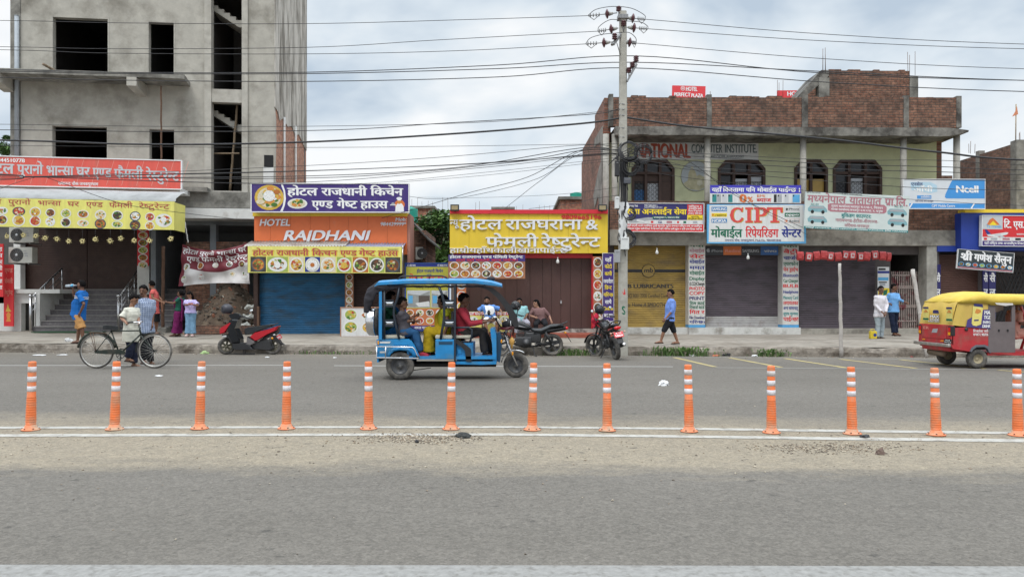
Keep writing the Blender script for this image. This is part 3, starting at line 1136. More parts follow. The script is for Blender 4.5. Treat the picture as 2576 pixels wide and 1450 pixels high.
SLAB = M('slab_mouldy',(.2,.19,.17),.95,.25,5,col2=(.055,.05,.045),mix=(.42,.62),dscale=1.6,bump=.6,bscale=15)
zs0,zs1 = rz(1950,341,-.35),rz(1950,319,-.35)
mb = MB().m(SLAB)
rings = []
xa,xb = ru(1548,-.35),ru(2437,-.35)
n = 70
random.seed(9)
for i in range(n + 1):
 x = xa + (xb - xa) * i / n
 j = .03 * noise.noise((x * 1.5,0,4)) + .02 * random.random()
 tap = max(0,(i - n + 4) / 4) * .13
 rings.append([(x,-.35 + j,zs0 + tap + j),(x,-.35 + j * .5,zs1 - tap * .6),(x,6.6 if i < n - 3 else 1.2,zs1 + .02 - tap * .3),(x,6.6 if i < n - 3 else 1.2,zs0 + .12)])
mb.loft(rings,True,False)
mb.build('roof_slab',parent=rb)
mb = MB().m(BRF)
posts = [(1541,1775),(1787.5,2013),(2028.5,2268),(2281,2400)]
for a,b in posts:
 mb.box(ru(a),ru(b),-.1,.13,z_par0 - .12,z_par1 + .03 * random.uniform(-1,1))
 x = ru(a) + .1
 while x < ru(b) - .3:
  if random.random() < .35:
   mb.box(x,x + .24,-.095,.125,z_par1 - .03,z_par1 + random.uniform(.025,.06))
  x += .26
mb.build('parapet',parent=rb)
mb = MB().m(BRS)
mb.box(ru(1530) - .12,ru(1530) + .1,.15,2.6,7.2,z_par1 + .02)
mb.box(ru(1530) - .12,ru(1530) + .1,2.6,6.6,7.2,z_par1 - .42)
mb.build('side_parapet',parent=rb)
for a,b in ((1530,1541),(1775,1787.5),(2013,2028.5),(2268,2281),(2400,2413)):
 part('parapet_post',SLAB,rb,lambda q: q.box(ru(a) + .002,ru(b) - .002,-.12,.14,z_par0 - .12,z_par1 + .08))
COLM = M('column_render',(.34,.325,.29),.9,.18,5,col2=(.16,.15,.13),mix=(.5,.75),dscale=1.4)
for a in (1524,1546,1779.5,2020,2272.5,2406.5):
 part('column',COLM,rb,lambda q: q.cyl((ru(a),.02,3.35),(ru(a),.02,zs0 + .1),.105,n=14))
zf0,zf1,zba = rz(1950,617,-.1),rz(1950,578,-.1),rz(1950,506,-.1)
FASC = M('edge_beam_concrete',(.32,.3,.26),.93,.2,5,col2=(.15,.135,.115),mix=(.48,.7),dscale=1.5,bump=.4,bscale=12)
part('edge_beam',FASC,rb,lambda q: q.box(ru(1532),ru(2413),-.12,.1,zf0,zf1))
part('balcony_floor',FASC,rb,lambda q: q.box(ru(1532),ru(2413),.1,v_w,zf0 + .1,zf1 - .12))
part('balcony_wall',BRF,rb,lambda q: q.box(ru(1533),ru(2412),-.09,.08,zf1 + .002,zba))
GW = M('ground_wall',(.13,.115,.115),.9,.2,3)
sh = [(1544,1724,612,823),(1774,1958,612,823),(2009,2200,612,826),(2240,2326,612,830)]
vs_ = .45
part('ground_wall',GW,rb,lambda q: q.wall(ru(1533),ru(2413),0,zf0 + .1,vs_ + .02,vs_ + .2,[(ru(a,vs_),ru(b,vs_),rz(a,d,vs_),9) for a,b,c,d in sh]))
PWH = M('pillar_white',(.56,.55,.52),.75,.1,5,col2=(.36,.34,.31),mix=(.55,.8),dscale=2.5)
PBL = M('pillar_blue',(.08,.3,.55),.7,.1,5)
for a,b in ((1731.7,1773.4),(1968,2008.5)):
 mb = MB().m(PWH)
 mb.box(ru(a),ru(b),0,vs_ + .1,rz(a,816),zf0 + .09)
 mb.m(PBL)
 mb.box(ru(a) - .002,ru(b) + .002,-.003,vs_ + .1,rz(a,823),rz(a,816.3))
 mb.build('painted_pillar',parent=rb)
PLW = M('plinth_white',(.55,.545,.52),.8,.12,4,col2=(.25,.23,.2),mix=(.5,.7),dscale=2.2)
part('plinth',PLW,rb,lambda q: (q.box(ru(1533),ru(1731),.1,1,0,rz(1700,823,.1)),q.box(ru(1731) + .002,ru(2010),-.12,1,0,rz(1900,823.5,-.12))))
part('grey_plinth',FASC,rb,lambda q: q.box(ru(2010) + .003,ru(2413),.06,1,0,rz(2200,826,.06)))
YSH = M('yellow_shutter',(.33,.22,.055),.55,.22,3.5,col2=(.2,.14,.06),mix=(.47,.7),dscale=2,stretch=(.6,1,1.5))
PSH = M('plum_shutter',(.085,.068,.082),.5,.15,2.5,col2=(.045,.038,.042),mix=(.46,.7),dscale=2,stretch=(.6,1,1.5))
GSH = M('grey_shutter_foot',(.34,.33,.325),.5,.15,5,col2=(.2,.17,.15),mix=(.5,.75),dscale=3)
BLK = M('shutter_black',(.03,.03,.035),.6,.1,9)
def rshut(name,a,b,Y0,Y1,mats):
 z0,z1 = rz(a,Y1,vs_),rz(a,Y0,vs_)
 mb = shutter('s',rb,ru(a,vs_),ru(b,vs_),z0,z1,vs_,mats[0])
 for mat,Ya,Yb in mats[1:]:
  za,zb_ = rz(a,Yb,vs_),rz(a,Ya,vs_)
  q = shutter('s',rb,ru(a,vs_) + .02,ru(b,vs_) - .02,za,zb_,vs_ - .006,mat)
  mb.m(mat)
  mb.add(q.v,q.f,True)
 mb.m(mats[-1][0] if len(mats) > 1 and mats[-1][0] is GSH else mats[0])
 mb.box(ru(a,vs_),ru(b,vs_),vs_ - .035,vs_,z0,z0 + .11)
 return mb
ys = rshut('yellow_shutter',1544,1724,612,823,[YSH,(BLK,669,673),(BLK,676,684.5),(BLK,688,691)])
ys = ys.build('yellow_shutter',parent=rb)
rshut('plum_shutter',1774,1958,641,823,[PSH,(GSH,795.5,823)]).build('plum_shutter',parent=rb)
rshut('plum_shutter',2009,2200,640,826,[PSH]).build('plum_shutter',parent=rb)
part('shop_lintel',GW,rb,lambda q: q.box(ru(2009,.4),ru(2326,.4),.4,.44,rz(2100,640,.4),zf0 + .09))
mb = MB().m(M('grille_cream',(.4,.33,.3),.6,.25,8,col2=(.24,.07,.08),mix=(.5,.62),dscale=5))
for k in range(18):
 x = ru(2243,.5) + (ru(2323,.5) - ru(2243,.5)) * k / 17
 mb.box(x - .012,x + .012,.5,.53,rz(2280,828,.5),rz(2280,682,.5))
for Y in (690,718,722,766,770,805):
 for k in range(17):
  xa,xb = [ru(2243,.5) + (ru(2323,.5) - ru(2243,.5)) * (k + j) / 17 for j in (0,1)]
  z = rz(2280,Y,.5)
  mb.obox((xa,.49,z),(xb,.49,z - .05),.008,.018)
  mb.obox((xa,.485,z - .05),(xb,.485,z),.008,.018)
mb.build('grille_gate',parent=rb)
part('stairwell',INT,rb,lambda q: (q.box(ru(2235),ru(2330),2.4,2.5,0,3.4),q.box(ru(2234),ru(2240,.5),.66,2.4,0,3.4),q.box(ru(2326,.5),ru(2331),.66,2.4,0,3.4)))
part('end_pillar',COLM,rb,lambda q: q.box(ru(2327),ru(2353),-.08,.44,0,zf0 - .002))
WOOD = M('window_wood',(.06,.033,.025),.6,.2,8)
IRON = M('window_iron',(.02,.02,.022),.6,0)
CURT = M('curtain_white',(.5,.52,.55),.9,.1,6)
CURB = M('curtain_blue',(.07,.17,.36),.9,.1,6)
AMB = M('amber_glass',(.42,.27,.06),.35,.1,4)
GLD = M('dark_glass',(.03,.03,.035),.15,0)
for k,(a,b,c,d) in enumerate(wz):
 x0,x1 = ru(a,v_w) + .002,ru(b,v_w) - .002
 z0,z1 = rz((a + b) / 2,d,v_w),rz((a + b) / 2,c,v_w)
 w = x1 - x0
 mb = MB().m(WOOD)
 mb.prism([(x0,z0),(x0 + .09,z0),(x0 + .09,z1 - .34),(x0 + .09 + .24,z1 - .1),(x1 - .33,z1 - .1),(x1 - .09,z1 - .34),(x1 - .09,z0),(x1,z0),(x1,z1 - .3),(x1 - .26,z1),(x0 + .26,z1),(x0,z1 - .3)],v_w - .05,v_w + .12)
 zt_ = z1 - .52
 mb.box(x0 + .09,x1 - .09,v_w - .03,v_w + .1,zt_,zt_ + .09)
 nn = 3 if w > 1.3 else 2
 for j in range(1,nn):
  xm = x0 + w * j / nn
  mb.box(xm - .05,xm + .05,v_w - .03,v_w + .1,z0,z1 - .1)
 wf = mb.build('window',parent=rb)
 mb = MB().m(GRN)
 for sgn,xx in ((1,x0),(-1,x1)):
  mb.prism([(xx,z1 - .3),(xx,z1),(xx + sgn * .26,z1)],v_w + .002,v_w + .2)
 mb.build('arch_corner',parent=rb)
 mb = MB().m(GLD)
 mb.box(x0 + .05,x1 - .05,v_w + .09,v_w + .1,zt_,z1 - .06)
 if k == 2:
  mb.m(AMB).box(x0 + .1,x1 - .1,v_w + .08,v_w + .1,z0,zt_ - .15)
 else:
  mb.m(WOOD)
  if k == 0:
   for j in (0,1,2):
    xa,xb = x0 + w * j / 3 + .03,x0 + w * (j + 1) / 3 - .03
    mb.m(CURT if j == 1 else GLD).box(xa,xb,v_w + .1,v_w + .12,z0,zt_ - .28)
    mb.m(WOOD).box(xa,xb,v_w + .07,v_w + .09,zt_ - .3,zt_)
    if j == 2: mb.box(xa,xb,v_w + .05,v_w + .09,z0,zt_)
   mb.m(CURB).box(x0 + .03,x0 + w / 3 - .03,v_w + .098,v_w + .1,z0,z0 + .5)
  else:
   mb.m(CURT).box(x0 + w * .36,x0 + w * .64,v_w + .1,v_w + .12,z0,zt_ - .12)
   if k == 1: mb.box(x0 + w * .72,x1 - .1,v_w + .1,v_w + .12,z0,zt_ - .05)
   mb.m(GLD).box(x0 + .05,x0 + w * .34,v_w + .1,v_w + .12,z0,zt_)
   mb.m(WOOD).box(x1 - w * .3,x1 - .1,v_w + .13,v_w + .14,z0,zt_)
 mb.build('pane',parent=wf)
 mb = MB().m(IRON)
 if k != 2:
  zz_ = z0 + .05
  while zz_ < zt_ - .25:
   for j in range(int(w / .16)):
    xx = x0 + .12 + j * .16
    if xx > x1 - .1: break
    mb.torus((xx,v_w + .06,zz_ + .07),.06,.008,'y',10,4)
   zz_ += .15
  mb.box(x0 + .09,x1 - .09,v_w + .05,v_w + .065,zt_ - .25,zt_ - .235)
  mb.build('window_grille',parent=wf)
mb = MB().m(BRF)
tv = 4.4
ZTW = rz(2190,178,tv)
mb.box(ru(2085,tv),ru(2287,tv),tv,tv + .23,7.2,ZTW)
k_ = ru(2085,tv)
while k_ < ru(2270,tv):
 if random.random() < .4: mb.box(k_,k_ + .24,tv + .01,tv + .2,ZTW - .02,ZTW + .05)
 k_ += .26
mb.box(ru(2085,tv),ru(2287,tv),6.4,6.6,7.2,ZTW - .1)
mb.build('stair_tower',parent=rb)
mb = MB().m(CEMD)
mb.box(ru(2287,tv) + .002,ru(2308,tv),tv - .03,tv + .3,7.2,rz(2300,193,tv))
mb.build('tower_post',parent=rb)
mb = MB().m(CEMD)
mb.box(ru(2059,tv),ru(2085,tv) - .002,tv - .03,tv + .3,7.2,rz(2070,196,tv))
mb.build('tower_post',parent=rb)
mb = MB().m(SLAB)
mb.prism([(ru(2004,tv),rz(2004,246,tv)),(ru(2022,tv),rz(2022,246,tv)),(ru(2086,tv),rz(2086,190,tv)),(ru(2086,tv),rz(2086,176,tv)),(ru(2066,tv),rz(2066,176,tv))],tv + .02,tv + 1.6)
mb.build('stair_slope',parent=rb)
def rebar(X,Y0,Y1,d,n=4,w=.16,parent=None,fr=None):
 "bundle of bare reinforcing rods"
 mb = MB().m(RUST,True)
 for k in range(n):
  x = GX(X,d) + w * (k / max(1,n - 1) - .5) + .02 * random.uniform(-1,1)
  y = d + .12 * (k % 2)
  l = GZ(Y0,d) - .35 * random.random()
  mb.tube([(x,y,GZ(Y1,d)),(x + .02 * random.uniform(-1,1),y,l)],.009,5)
 return mb
def rods(X,Y0,Y1,d,n,w,label):
 mb = rebar(X,Y0,Y1,d,n,w)
 tag(mb.build('rebar'),label,'steel rods','bare steel rods on the roofs')
rods(2074,119,182,29.9,4,.2,'bare steel rods standing on the left corner of the brick stair tower')
rods(2292,126,190,29.9,3,.3,'bare steel rods standing on the right corner of the brick stair tower')
rods(1536,226,250,25.6,1,.1,'single short steel rod on the parapet corner behind the utility pole')
rods(1783,214,246,25.7,2,.14,'two leaning steel rods on the parapet beside the red hotel roof sign')
rods(1961,200,250,33,3,.25,'steel rods rising behind the parapet above the half hidden red sign')
rods(2400,240,258,25.6,1,.1,'short steel rod on the right end of the brick parapet')
rods(2444,348,385,29,3,.2,'steel rods on the brown brick wall right of the green house')
rods(2571,320,372,27,3,.2,'steel rods beside the orange flag at the picture edge')
BB = Fr(2356,25.6,0)
bb = BB.root('blue_shop','shop with dark blue fascia and brown brick upper storey at the right edge','building')
bu,bz = BB.u,BB.z
BRB = brick('brick_brown',(.19,.1,.07),(.24,.13,.09),(.13,.11,.09),'y',.25,.088,(.05,.042,.038),(.45,.7))
BRB2 = brick('brick_brown_front',(.19,.1,.07),(.24,.13,.09),(.13,.11,.09),'x',.25,.088,(.05,.042,.038),(.45,.7))
BLU = M('blue_fascia',(.02,.05,.3),.5,.1,2)
xw = GX(2557,26.4) - BB.ox
mb = MB().m(BRB)
mb.box(xw,xw + .23,.8,4.6,3.6,7.05)
mb.build('brick_flank',parent=bb)
part('brick_front',BRB2,bb,lambda q: q.box(xw + .232,xw + 9,.8,1.03,3.4,7.05))
part('brick_post',CEMD,bb,lambda q: (q.box(xw - .03,xw + .26,.77,1.1,3.5,7.15),q.box(xw - .03,xw + .2,2.9,3.1,3.5,7.2)))
part('low_brick_wall',BRB2,bb,lambda q: (q.box(bu(2330,5),xw + .2,5,5.2,0,6.6)))
part('flat_roof',CEMD,bb,lambda q: q.box(bu(2356),xw + 9,.3,5,3.45,3.6))
part('fascia',BLU,bb,lambda q: BB.bx(q,2417,2900,535,629,-.4,.3))
part('fascia_return',BLU,bb,lambda q: BB.bx(q,2358,2416.5,618,632,-.1,.3))
part('parapet_cap',YLP,bb,lambda q: BB.bx(q,2427,2900,526,534.6,-.45,.3))
for q_ in ((2354,2366,.1,.5,0,3.4),(2472,2505,.1,.5,0,3.3),(2354,2900,4.8,5,0,3.4),(2366,2900,.51,.6,bz(2400,640),3.4)):
 part('shop_wall',GW,bb,lambda q: q.box(bu(q_[0]),bu(q_[1]),*q_[2:]))
shutter('s',bb,bu(2366),bu(2472),.35,bz(2400,638),.3,M('maroon_shutter',(.1,.05,.04),.6,.15,3)).build('brown_shutter',parent=bb)
mb = MB().m(IRON)
for k in range(26):
 x = bu(2505) + k * .13
 mb.obox((x,.3,.5),(x + 1.0,.3,3.0),.012,.03)
 mb.obox((x,.33,3.0),(x + 1.0,.33,.5),.012,.03)
mb.build('lattice_grille',parent=bb)
part('threshold',FASC,bb,lambda q: q.box(bu(2356),bu(2900),-.3,3,0,.42))
mb = MB().m(M('bamboo_dry',(.36,.28,.18),.8,.2,9),True)
fx,fd = 2554,29
mb.tube([P(fx,372,fd),P(fx + 1,262,fd)],.022,6)
o = tag(mb.build('flag_pole'),'thin pole with small orange flag above the brown brick wall','flag')
mb = MB().m(M('flag_orange',(.62,.25,.14),.9,.1,5))
a,b,c = P(2556,268,fd),P(2559,288,fd),P(2544,294,fd)
mb.prism([(a.x,a.z),(b.x,b.z),(c.x,c.z),((a.x + c.x) / 2 + .03,(a.z + c.z) / 2)],fd - .03,fd - .02)
mb.build('flag',parent=o)
def far_house(name,label,X0,X1,Y0,d,depth,th=0):
 f = Fr(X0,d,th)
 e = f.root(name,label,'building','brick houses behind the shops')
 z1 = f.z(X0,Y0)
 part('wall',brick('brick_far',(.33,.12,.075),(.38,.17,.1),(.22,.19,.16),'x',.25,.088,(.1,.085,.07),(.5,.75)),e,lambda q: q.box(0,f.u(X1),0,depth,0,z1))
 part('roof_edge',CEMD,e,lambda q: q.box(-.12,f.u(X1) + .12,-.12,depth + .1,z1 + .001,z1 + .14))
 return e
far_house('brick_house','low brick house glimpsed left of the tree between the two hotels',1030,1089,524,44,8)
far_house('brick_house','brick house end glimpsed between the yellow sign and the green house',1410,1475,502,36,8)
far_house('brick_house','flat brick roof barely showing above the middle of the yellow sign',1240,1290,526,48,6)
rods(1062,495,530,44,5,1.2,'steel rods on the low brick house beside the orange hotel')
rods(1120,492,560,40,2,.3,'steel rods rising behind the tree left of the yellow sign')
rods(1201,493,545,40,2,.2,'steel rods behind the yellow sign, nearer its left end')
rods(1290,512,545,48,4,1.3,'steel rods behind the yellow sign, nearer its middle')
rods(1376,512,545,48,4,1.0,'steel rods behind the yellow sign, nearer its right end')
def water_tank(X,Y0,Y1,d,r,label):
 mb = MB().m(M('tank_green',(.02,.3,.22),.5,.08,3),True)
 z0,z1 = GZ(Y1,d),GZ(Y0,d)
 h = z1 - z0
 pr = [(0,z0)]
 for k in range(9):
  pr += [(r,z0 + h * k / 11),(r * .965,z0 + h * (k + .5) / 11)]
 pr += [(r,z0 + h * .84),(r * .6,z0 + h * .93),(r * .35,z0 + h * .96),(r * .35,z1),(0,z1)]
 mb.lathe(pr,20,(GX(X,d),d,0))
 tag(mb.build('water_tank'),label,'water tank','green water tanks')
water_tank(1449,484,502,37.5,.32,'green plastic water tank on the brick house beside the green house')
water_tank(1030,520,560,40,.45,'green plastic water tank just right of the purple billboard')
sd = Fr(1034,26.5,0)
e = sd.root('tin_shed','small brick shed with dark overhanging tin roof in the gap beside the orange hotel','shed')
part('wall',BRF,e,lambda q: q.box(0,sd.u(1066),.6,4,0,sd.z(1040,575)))
mb = MB().m(M('shed_tin',(.06,.055,.05),.8,.2,5))
mb.prism([(sd.u(1033),sd.z(1033,553)),(sd.u(1081),sd.z(1081,604)),(sd.u(1081),sd.z(1081,608)),(sd.u(1033),sd.z(1033,559))],.0,4)
mb.build('tin_roof',parent=e)
# ================================================================== signs and printed boards
INKW = M('ink_white',(.78,.78,.78),.5,.04,20)
INKR = M('ink_red',(.6,.03,.035),.5,.06,20)
INKRB = M('ink_brick_red',(.42,.09,.07),.5,.15,20)
INKB = M('ink_blue',(.02,.035,.22),.5,.06,20)
INKN = M('ink_navy',(.03,.028,.13),.45,.05,8)
INKP = M('print_purple',(.05,.027,.17),.42,.12,4,col2=(.075,.05,.17),mix=(.5,.75),dscale=1.5,stretch=(2.5,1,.5))
INKG = M('ink_green',(.01,.13,.07),.5,.08,20)
INKY = M('ink_yellow',(.8,.6,.03),.5,.05,20)
INKO = M('ink_orange',(.62,.16,.04),.5,.06,20)
INKK = M('ink_black',(.02,.02,.02),.5,.03,20)
INKC = M('ink_cyan',(.12,.45,.68),.45,.06,9)
INKT = M('ink_teal',(.03,.22,.22),.5,.08,20)
INKM = M('ink_mauve',(.4,.17,.2),.5,.1,9)
INKGR = M('ink_grey',(.35,.36,.38),.5,.08,9)
LIME = M('print_lime',(.7,.66,.17),.55,.1,3,col2=(.6,.54,.17),mix=(.5,.75),dscale=1.2,stretch=(2.5,1,.5))
SAL = M('print_salmon',(.66,.1,.075),.5,.08,3,col2=(.56,.13,.1),mix=(.5,.75),dscale=1.2,stretch=(2.5,1,.5))
SALL = M('print_salmon_line',(.72,.3,.24),.5,.05,2)
WOODP = M('print_wood',(.33,.14,.07),.5,.22,4,stretch=(3,1,.5))
PWHITE = M('print_white',(.64,.645,.64),.5,.08,5,col2=(.5,.49,.45),mix=(.54,.78),dscale=1.8,stretch=(2.5,1,.5))
PGREY = M('print_grey',(.5,.52,.54),.5,.08,4)
OLIVE = M('print_olive',(.42,.4,.05),.5,.07,3)
MAROON = M('print_maroon',(.16,.022,.035),.6,.15,3)
SKYP = M('print_skyblue',(.1,.36,.62),.5,.08,4)
ALU = M('letters_aluminium',(.72,.73,.76),.45,.05,5)
FRAMEA = M('sign_frame',(.5,.5,.51),.4,.1,6,metal=.4)
FOOD = {k: M('food_' + k,c,.6,.3,40) for k,c in dict(curry=(.42,.14,.03),brown=(.14,.055,.025),cream=(.62,.55,.4),green=(.06,.16,.03),red=(.45,.05,.03),yellow=(.58,.38,.06),dark=(.05,.04,.03),rice=(.7,.7,.68),orange=(.6,.24,.05),lime=(.3,.38,.08)).items()}
PLATE = M('plate_print',(.68,.68,.66),.5,.06,9)
PLATEK = M('plate_dark',(.06,.08,.1),.5,.1,9)
RECIPES = [('curry','brown','orange','green'),('rice','green','yellow','curry'),('brown','dark','curry','lime'),('cream','yellow','orange','green'),('red','orange','curry','cream'),('lime','green','cream','yellow'),('dark','brown','green','cream'),('yellow','curry','cream','red')]
class Sign:
 "flat board with its print; pixel positions are overview pixels, layers stack outwards in 3 mm steps"
 def __init__(s,name,label,cat,X0,Y0,X1,Y1,d,mat,th=.06,yaw=0,roll=0,group=None,frame=None,parent=None,fw=.03):
  s.d = d
  s.Xc,s.Yc = (X0 + X1) / 2,(Y0 + Y1) / 2
  c = P(s.Xc,s.Yc,d)
  s.e = empty(name,c,0,label,cat,group)
  if parent is not None:
   del s.e['category'],s.e['label']
  s.e.rotation_euler = (0,R(roll),R(yaw))
  s.q = F / d
  s.x0,s.x1,s.z0,s.z1 = (X0 - s.Xc) / s.q,(X1 - s.Xc) / s.q,(s.Yc - Y1) / s.q,(s.Yc - Y0) / s.q
  s.b = MB().m(mat)
  s.b.box(s.x0,s.x1,0,th,s.z0,s.z1)
  s.th = th
  s.t = MB()
  s.frame = frame
  s.fw = fw
  s.fm = []
 def X(s,X): return (X - s.Xc) / s.q
 def Z(s,Y): return (s.Yc - Y) / s.q
 def rect(s,X0,Y0,X1,Y1,mat,l=1,t=False):
  y = -.003 * l
  (s.t if t else s.b).m(mat).add([(s.X(X0),y,s.Z(Y1)),(s.X(X1),y,s.Z(Y1)),(s.X(X1),y,s.Z(Y0)),(s.X(X0),y,s.Z(Y0))],[(0,1,2,3)],False)
  return s
 def poly(s,pts,mat,l=1):
  y = -.003 * l
  s.b.m(mat).add([(s.X(a),y,s.Z(b)) for a,b in pts],[tuple(range(len(pts)))],False)
  return s
 def disc(s,X,Y,rx,ry,mat,l=1,n=18):
  return s.poly([(X + rx * math.cos(2 * math.pi * k / n),Y + ry * math.sin(2 * math.pi * k / n)) for k in range(n)],mat,l)
 def dish(s,X,Y,r,k=0,ry=None,plate=None,l=1,n=16):
  ry = ry or r
  rc = RECIPES[k % len(RECIPES)]
  rn = random.Random(k * 31 + int(X))
  s.disc(X,Y,r,ry,plate or PLATE,l)
  s.disc(X,Y,r * .8,ry * .8,FOOD[rc[0]],l + .35)
  for j in range(n):
   a,q = rn.random() * 6.28,math.sqrt(rn.random()) * .66
   w = r * rn.uniform(.1,.26)
   x,y = X + r * q * math.cos(a),Y + ry * q * math.sin(a)
   b = rn.random() * 6
   m_ = FOOD[rn.choice(rc[1:] + rc[:1]) if rn.random() < .85 else rn.choice(list(FOOD))]
   s.poly([(x + w * rn.uniform(.6,1.3) * math.cos(b + 1.05 * i),y + w * .8 * rn.uniform(.6,1.3) * math.sin(b + 1.05 * i)) for i in range(6)],m_,l + .6 + .05 * j)
  return s
 def text(s,t,X0,Y0,X1,Y1,mat,bold=.025,slant=0,l=2,raised=0):
  s.t.m(mat)
  lettering(s.t,t,s.X(X0),s.Z(Y0),s.X(X1),s.Z(Y1),-.003 * l,bold,slant,raised=raised)
  return s
 def vtext(s,t,X0,Y0,Y1,X1,mat,bold=.02):
  n = len(t)
  for i,c in enumerate(t):
   h = (Y1 - Y0) / n
   s.text(c,X0,Y0 + h * i + h * .15,X1,Y0 + h * (i + 1) - h * .12,mat,bold)
  return s
 def done(s,board='board'):
  s.b.build(board,parent=s.e,fix=False)
  if s.t.f: s.t.build('lettering',parent=s.e,fix=False)
  if s.frame:
   mb = MB().m(s.frame)
   w = s.fw
   mb.box(s.x0 - w,s.x1 + w,-.02,s.th,s.z1 + .002,s.z1 + w)
   mb.box(s.x0 - w,s.x1 + w,-.02,s.th,s.z0 - w,s.z0 - .002)
   mb.box(s.x0 - w,s.x0 - .002,-.02,s.th,s.z0 - .002,s.z1 + .002)
   mb.box(s.x1 + .002,s.x1 + w,-.02,s.th,s.z0 - .002,s.z1 + .002)
   mb.build('frame',parent=s.e)
  return s.e
def Z4(x,y): return 437.9 + x / 3.4114,437.9 + y / 3.4114
def Z3(x,y): return x / 3.5778 / 1.5528 * 1.0,(560 + y / 3.5778) / 1.5528     # zoom 2 of the left restaurant
s = Sign('billboard','long red billboard with white restaurant lettering on the grey concrete building','sign',-40,399,444,469.5,25.6,SAL,.12,6.6,0.25,frame=INKW,fw=.035)
for k in range(14):
 X = -20 + k * 36
 s.poly([(X + 14,400),(X + 15,400),(X - 3,464),(X - 4,464)],SALL,1)
s.text('9844510778',1,403,71,412,INKW,.03)
s.text('होटल',-26,417,46,440.5,PGREY,.035)
s.text('पुरानो',54,418,114,440.5,PGREY,.035)
s.text('भान्सा',123,419.5,186,442.5,PGREY,.035)
s.text('घर',193,421,225,443.5,PGREY,.035)
s.text('एण्ड',232,422,276,445,PGREY,.035)
s.text('फैमली',283,423.5,352,446.5,PGREY,.035)
s.text('रेस्टुरेन्ट',360,426,439,449,PGREY,.035)
s.text('रामानन्द चौक जनकपुरधाम',150,459,245,466,INKW,.02)
s.done()
s = Sign('menu_awning','yellow awning banner with two rows of printed dishes over the restaurant steps','awning',-40,502,434,573.5,24.6,LIME,.03,2.2,.9)
for t,a,b in (('होटल',-40,11),('पुरानो',38,124),('भान्सा',151,240),('घर',265,308),('एण्ड',335,400)):
 s.text(t,a * .985,505.5 + a * .012,b * .985,520 + a * .012,INKRB,.015)
s.text('फैमली',416 - 2,505,426,520,INKRB,.015) if 0 else None
random.seed(2)
for i,(x,r_) in enumerate([(60,75),(283,88),(508,80),(713,68),(925,72),(1160,80),(1398,78),(1630,78),(1875,75),(2078,68)]):
 X,Y = Z3(x,935)
 s.dish(X,533.5 + i * .9,r_ / 5.56,i * 3 + 1,r_ / 5.56 * (.72 if i in (0,1,5) else .9),PLATEK if i in (1,8) else PLATE)
 s.dish(X,556 + i * .9,r_ / 5.56,i * 5 + 2,r_ / 5.56 * (.6 if i in (5,7) else .92),PLATEK if i in (6,8) else PLATE)
X,Y = Z3(2280,1010)
s.dish(X - 2,550,21,9,17,PLATE,1,26)
s.disc(X - 2,548,7,7,FOOD['rice'],4)
s.t = MB()
for t,x0,x1 in (('होटल',-250,45),('पुरानो',138,440),('भान्सा',545,855),('घर',945,1105),('एण्ड',1200,1430),('फैमली',1515,1835),('रेष्टुरेन्ट',1925,2345)):
 X0,X1 = x0 / 5.5557,x1 / 5.5557
 s.text(t,X0,505.5 + X0 * .011,X1,517 + X0 * .011,INKRB,.012)
aw = s.done('banner')
mb = MB().m(M('awning_cloth_grey',(.36,.37,.37),.9,.12,4,col2=(.2,.2,.2),mix=(.5,.75),dscale=2))
x0,x1 = s.x0,s.x1
vs = []
for i in range(41):
 x = x0 + (x1 - x0) * i / 40
 for j,(y,z) in enumerate(((.0,s.z1 + .01),(.03,s.z1 + .12),(.45,s.z1 + .33),(.9,s.z1 + .46))):
  vs.append((x,y + .1 * (i / 40),z + .02 * noise.noise((x * 1.2,j,0))))
mb.add(vs,[(i * 4 + j,(i + 1) * 4 + j,(i + 1) * 4 + j + 1,i * 4 + j + 1) for i in range(40) for j in range(3)],True)
mb.build('awning_cloth',parent=aw)
mb = MB().m(LIME)
mb.box(x1 - .01,x1 + .004,.031,.9,s.z0 + .0,s.z1 - .02)
mb.build('side_flap',parent=aw)
